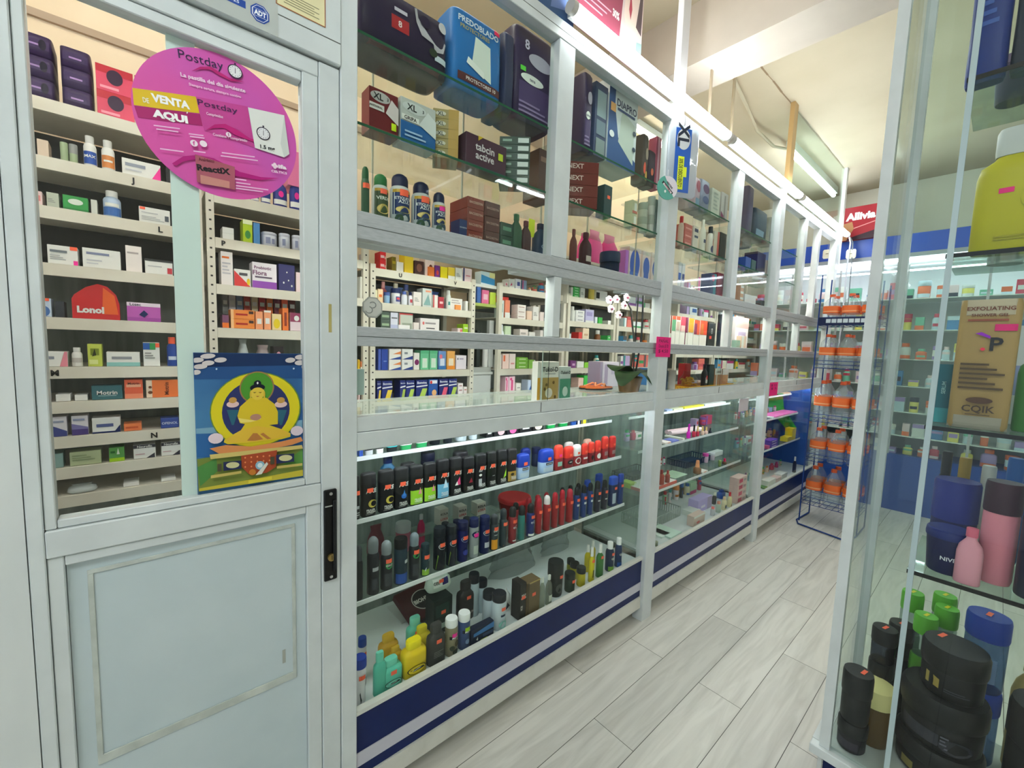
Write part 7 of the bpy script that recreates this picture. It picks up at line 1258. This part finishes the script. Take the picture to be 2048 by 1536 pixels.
for k in range(8): mb.box(RX0 + .06 + .042 * k - ox, RX0 + .095 + .042 * k - ox, RY0 - .0075 - oy, RY0 - .0062 - oy, 1.905, 1.94, 'C8D4DC')
mb.make('sign_strip', r)
jug = []
def make_jug(h_, w_):
    root = empty('water_jug', (0, 0, 0), 'x', 'water jug'); (bd, cp), p, dr = SH['jug'][:3]
    mb = MB(); mb.loft([(z * h_, q * w_ / 2, q * w_ / 2, p) for z, q in bd], GL('F8FCFE', 2.2, 'E8F4F8', .09, .05), 20, top=False)
    for z in (.12, .18, .24): mb.loft([(h_ * z, w_ * .49, w_ * .49, 2.6), (h_ * (z + .012), w_ * .505, w_ * .505, 2.6), (h_ * (z + .024), w_ * .49, w_ * .49, 2.6)], GL('F8FCFE', 2.2, 'E8F4F8', .09, .05), 20, top=False, bottom=False)
    mb.make('body', root); mb = MB(); mb.loft([(z * h_, q * w_ / 2, q * w_ / 2, 2) for z, q in cp], 'D8603C', 14); mb.make('cap', root)
    mb = MB(); mb.loft([(h_ * .38, w_ * .508, w_ * .508, 2.6), (h_ * .61, w_ * .508, w_ * .508, 2.6)], 'E87038', 20, top=False, bottom=False); mb.loft([(h_ * .42, w_ * .511, w_ * .511, 2.6), (h_ * .45, w_ * .511, w_ * .511, 2.6)], 'F0B080', 20, top=False, bottom=False); mb.make('label', root)
    return root
def copy_tree(o):
    c = o.copy(); COL.objects.link(c)
    for ch in list(o.children): d = ch.copy(); COL.objects.link(d); d.parent = c
    return c
proto = {}; tn = ['bottom', 'second', 'third', 'fourth', 'top']
for ti, z in enumerate(TZ):
    hh = (.36, .31, .38, .31, .28)[ti]; ww = (.128, .126, .128, .126, .127)[ti]
    for b in range(2):
        for a in range(3):
            k = (hh, ww)
            if k not in proto: proto[k] = o = make_jug(hh, ww)
            else: o = copy_tree(proto[k])
            o.location = (RX0 + .075 + .144 * a, RY0 + .082 + .155 * b, z + .0045); o.rotation_euler = (0, 0, .0)
            tag(o, f'clear water jug with orange label, {("left", "middle", "right")[a]} of the {("front", "rear")[b]} row on the {tn[ti]} rack tier', None, 'water jugs on the blue wire rack')

# ================================================================= BACK VITRINE ACROSS THE END OF THE SHOP
YV = 5.95; VX0, VX1 = -2.2, 1.7
r = empty('display_case', ((VX0 + VX1) / 2, YV, 0), 'long lit glass case across the back of the shop, full of small goods', 'display case'); ox = (VX0 + VX1) / 2
def vc(name, x0, x1, y0, y1, z0, z1, ma): 
    mb = MB(); mb.box(x0 - ox, x1 - ox, y0 - YV, y1 - YV, z0, z1, ma); return mb.make(name, r)
vc('base_panel', VX0, VX1, YV + .01, YV + .5, 0, .6, M('2850A0')); vc('back_panel', VX0, VX1, YV + .45, YV + .47, .6, 2.62, M('D8DCDC')); vc('header', VX0, VX1, YV, YV + .5, 2.56, 2.64, M('E4E8EC')); vc('front_glass', VX0, VX1, YV + .002, YV + .006, .6, 2.56, PANE)
vc('light_strip', VX0 + .1, VX1 - .1, YV - .012, YV - .001, 2.60, 2.625, EM('EEF2FF', 8)); vc('light_strip', VX0 + .1, VX1 - .1, YV + .02, YV + .03, 2.50, 2.515, EM('EEF2FF', 14))
VZ = [2.22, 1.90, 1.60, 1.32, 1.05, .80, .601]
for z in VZ[:-1]: vc('shelf', VX0 + .01, VX1 - .01, YV + .02, YV + .44, z - .008, z, M('E4ECEC'))
for x in (-1.75, -1.28, -.72, -.15, .5, 1.1): vc('mullion', x, x + .02, YV - .004, YV + .001, .6, 2.56, ALU2)
cn = [('F0F0EC', 'white'), ('E8D0D8', 'pale pink'), ('C8DCEC', 'pale blue'), ('E87850', 'orange'), ('5088C0', 'blue'), ('E8DC78', 'soft yellow'), ('7CC0A8', 'mint'), ('C84860', 'rose red'), ('A890C8', 'lilac'), ('D8DCDC', 'light grey')]
rg = random.Random(11)
for zi, z in enumerate(VZ):
    its = []; x = -2.15
    while x < .38:
        w_ = rg.uniform(.06, .12); c, nn = rg.choice(cn); a, an = rg.choice(cn)
        if a == c: a, an = '303848', 'navy'
        kd = rg.choice(['box', 'box', 'med', 'jar', 'talc', 'flat']); h_ = rg.uniform(.10, .175) * (.5 if kd == 'flat' else 1)
        o, nm = product(kd, (x + w_ / 2, YV + .09, z + .0009), w_ * .9, .07 if kd in ('box', 'flat') else w_ * .9 * SH[kd][2], h_, c, rz=-math.pi / 2, simple=True, dec=('x .1,.3,.9,.6:', 't .3:', 'b .35:')[rg.randrange(3)] + a, cap=None if kd in ('box', 'flat') else a)
        form = {'box': 'carton', 'flat': 'low carton', 'med': 'bottle', 'jar': 'jar', 'talc': 'flat bottle'}[kd]
        o['category'] = 'box' if kd in ('box', 'flat') else SH[kd][4]; o['group'] = 'small goods in the back case'
        its.append((o, f'{nn} and {an} {form}')); x += w_ + rg.uniform(.0, .05)
    label_row(its, 'in the back case, ' + ('top', 'second', 'third', 'fourth', 'fifth', 'sixth', 'lowest')[zi] + ' row')
# blue wall band, Allivia sign and hanging tags
tag(boxobj('wall_band', (-2.3, .9, 6.10, 6.14, 2.70, 2.905), M('1C48A8', .35)), 'royal blue board running above the back case', 'board')
bb = boxobj('ledge', (-2.3, 1.6, 6.05, 6.45, 2.641, 2.70), M('8A9094')); tag(bb, 'grey ledge on top of the back case carrying the blue board', 'ledge')
r = empty('sign_box', (-1.02, 6.06, 2.91), 'dark red advertising box lettered with white letters above the back case', 'sign')
boxobj('panel', (-.33, .05, 0, .06, 0, .36), M('98202C'), r); mb = MB()
mb.poly([(-.33, -.001, 0), (.05, -.001, 0), (.05, -.001, .10), (-.33, -.001, -.0)], '2C1020'); mb.poly([(-.33, -.0015, .0), (-.33, -.0015, .18), (-.22, -.0015, .2), (-.20, -.0015, .12), (-.26, -.0015, -.0)], 'A87850'); mb.poly([(-.33, -.002, .10), (-.33, -.002, .15), (-.26, -.002, .11), (-.30, -.002, .07)], '7A1824')
mb.poly([(-.20, -.0015, .12), (.05, -.0015, .19), (.05, -.0015, .20), (-.20, -.0015, .13)], 'D89090'); mb.make('picture', r)
mb = MB(); text(mb, 'Allivia', lambda u, v: (u, -.003, v), -.15, .255, .075, 'F4F0F0', wide=.26, bold=.05); mb.make('lettering', r)
for k, px in enumerate((1655, 1702)):
    x, z = ony(px, 508, 5.93); r = empty('hanging_tag', (x, 5.93, z), ('left', 'right')[k] + ' cream rounded tag hanging over the back case', 'tag', 'cream rounded tags over the back case')
    mb = MB(); mb.loft([(-.05, .005, .036, 3), (-.035, .012, .045, 3), (.035, .012, .045, 3), (.05, .005, .036, 3)], 'E0DCC8', 18); mb.make('disc', r); mb = MB(); mb.box(-.015, .012, -.0135, -.0128, -.003, .004, '706C5C'); mb.make('print', r); mb = MB(); mb.tube([(0, 0, .05), (0, .0, .12)], .0015, 'B8BCC0', n=5); mb.make('string', r)
# cables hanging from the end of the tube lamps
for k, (dx, ds) in enumerate(((0, 'white cable hanging straight down from the end of the tube lamps'), (.018, 'grey cable looping down beside the white one at the end of the tube lamps'))):
    x0, y0 = -1.225, 5.905 + dx; mb = MB(); mb.tube([(x0, y0, 2.93), (x0 + .02 + dx, y0, 2.85), (x0 + .01 + dx * 2, y0, 2.6), (x0 + .015 + dx * 2, y0, 2.2), (x0 + .01, y0, 1.7)], .005 if k else .008, 'C8CCD4' if k == 0 else '70787C', n=6); tag(mb.make('cable'), ds, 'cable')
mb = MB(); mb.tube([(-1.40, 2.85, 3.585), (-1.43, 3.2, 3.56), (-1.47, 3.6, 3.50), (-1.50, 3.9, 3.44), (-1.50, 4.3, 3.44), (-1.5, 4.70, 3.54)], .012, 'B0A890', n=8); tag(mb.make('cable'), 'sagging beige cable under the ceiling running to the tube lamp behind the clear panel', 'cable')

# ================================================================= LAMPS
lb = [(1.312, 2.800), (2.830, 4.235), (4.265, 5.90)]
wh = ['nearest', 'middle', 'farthest']
for (a, b_), n_ in zip(lb, wh):
    r = empty('tube_lamp', (-1.235, a, 2.935), f'{n_} of the three glowing white tube lamps along the top rail', 'lamp', 'tube lamps along the top rail')
    L = b_ - a
    mb = MB(); mb.tube([(0, .03, 0), (0, L - .03, 0)], .024, EM('F4FAFA', 24), n=14); mb.make('tube', r)
    mb = MB(); mb.box(-.030, -.016, .02, L - .02, -.022, .022, 'E8E8E8'); mb.make('housing', r)
    for y in (0, L - .029):
        mb = MB(); mb.tube([(0, y, 0), (0, y + .028, 0)], .0262, 'C8C4BE', n=14); mb.make('end_cap', r)
r = empty('tube_lamp', (-1.5, 4.72, 3.52), 'glowing tube lamp under the ceiling behind the upper clear panel', 'lamp')
mb = MB(); mb.tube([(0, 0, 0), (0, 1.6, 0)], .018, EM('EEF8FF', 22), n=12); mb.make('tube', r)
mb = MB(); mb.box(-.03, .03, -.03, 1.63, .025, .10, 'DCE4E0'); mb.make('housing', r)
for i, (x, y0, y1) in enumerate(((-1.75, -1.1, .4), (-1.65, .5, 1.9), (-2.3, 2.85, 4.35))):  # added ceiling tubes that supply light to the store room
    r = empty('tube_lamp', (x, y0, 3.54), f'store-room tube lamp on the ceiling above the shelving unit, number hidden by the partition' if 0 else ['store-room ceiling tube lamp above the door', 'store-room ceiling tube lamp above the first windows', 'store-room ceiling tube lamp above the orchid'][i], 'lamp')
    mb = MB(); mb.tube([(0, 0, 0), (0, y1 - y0, 0)], .018, EM('FFF6EA', 20), n=10); mb.make('tube', r)
    mb = MB(); mb.box(-.03, .03, 0, y1 - y0, .022, .075, 'DCE4E0'); mb.make('housing', r)
for i, (x, y0, y1) in enumerate(((.3, -1.6, -.1), (.75, -1.6, -.1), (1.5, 2.9, 4.4))):  # added ceiling tubes kept outside the view to light door and aisle
    r = empty('tube_lamp', (x, y0, 3.54), ['shop ceiling tube lamp near the entrance', 'second shop ceiling tube lamp near the entrance', 'shop ceiling tube lamp over the right side'][i], 'lamp')
    mb = MB(); mb.tube([(0, 0, 0), (0, y1 - y0, 0)], .018, EM('F0F8FC', 58), n=10); mb.make('tube', r)
    mb = MB(); mb.box(-.03, .03, 0, y1 - y0, .022, .075, 'DCE4E0'); mb.make('housing', r)

for i, (x, y0, y1, z, n_2) in enumerate(((-1.352, .52, 2.10, 1.932, 'under the first upper showcases'), (-1.352, 2.30, 3.85, 1.932, 'under the second upper showcases'), (-1.352, 4.0, 5.5, 1.932, 'under the third upper showcases'), (-1.372, -.75, .40, 2.445, 'behind the header over the door'))):  # added tubes hidden behind rails and header to brighten the shelf fronts
    r = empty('tube_lamp', (x, y0, z), f'slim store-room tube lamp fixed {n_2}', 'lamp', 'slim lamps on the store-room side')
    mb = MB(); mb.tube([(0, .02, 0), (0, y1 - y0 - .02, 0)], .007, EM('FFFAF2', 42), n=8); mb.make('tube', r)
    mb = MB(); mb.box(.008, .029, 0, y1 - y0, -.012, .012, 'DCE4E0'); mb.make('housing', r)

for q in LONG: print('LONG', len(q.split()), q)
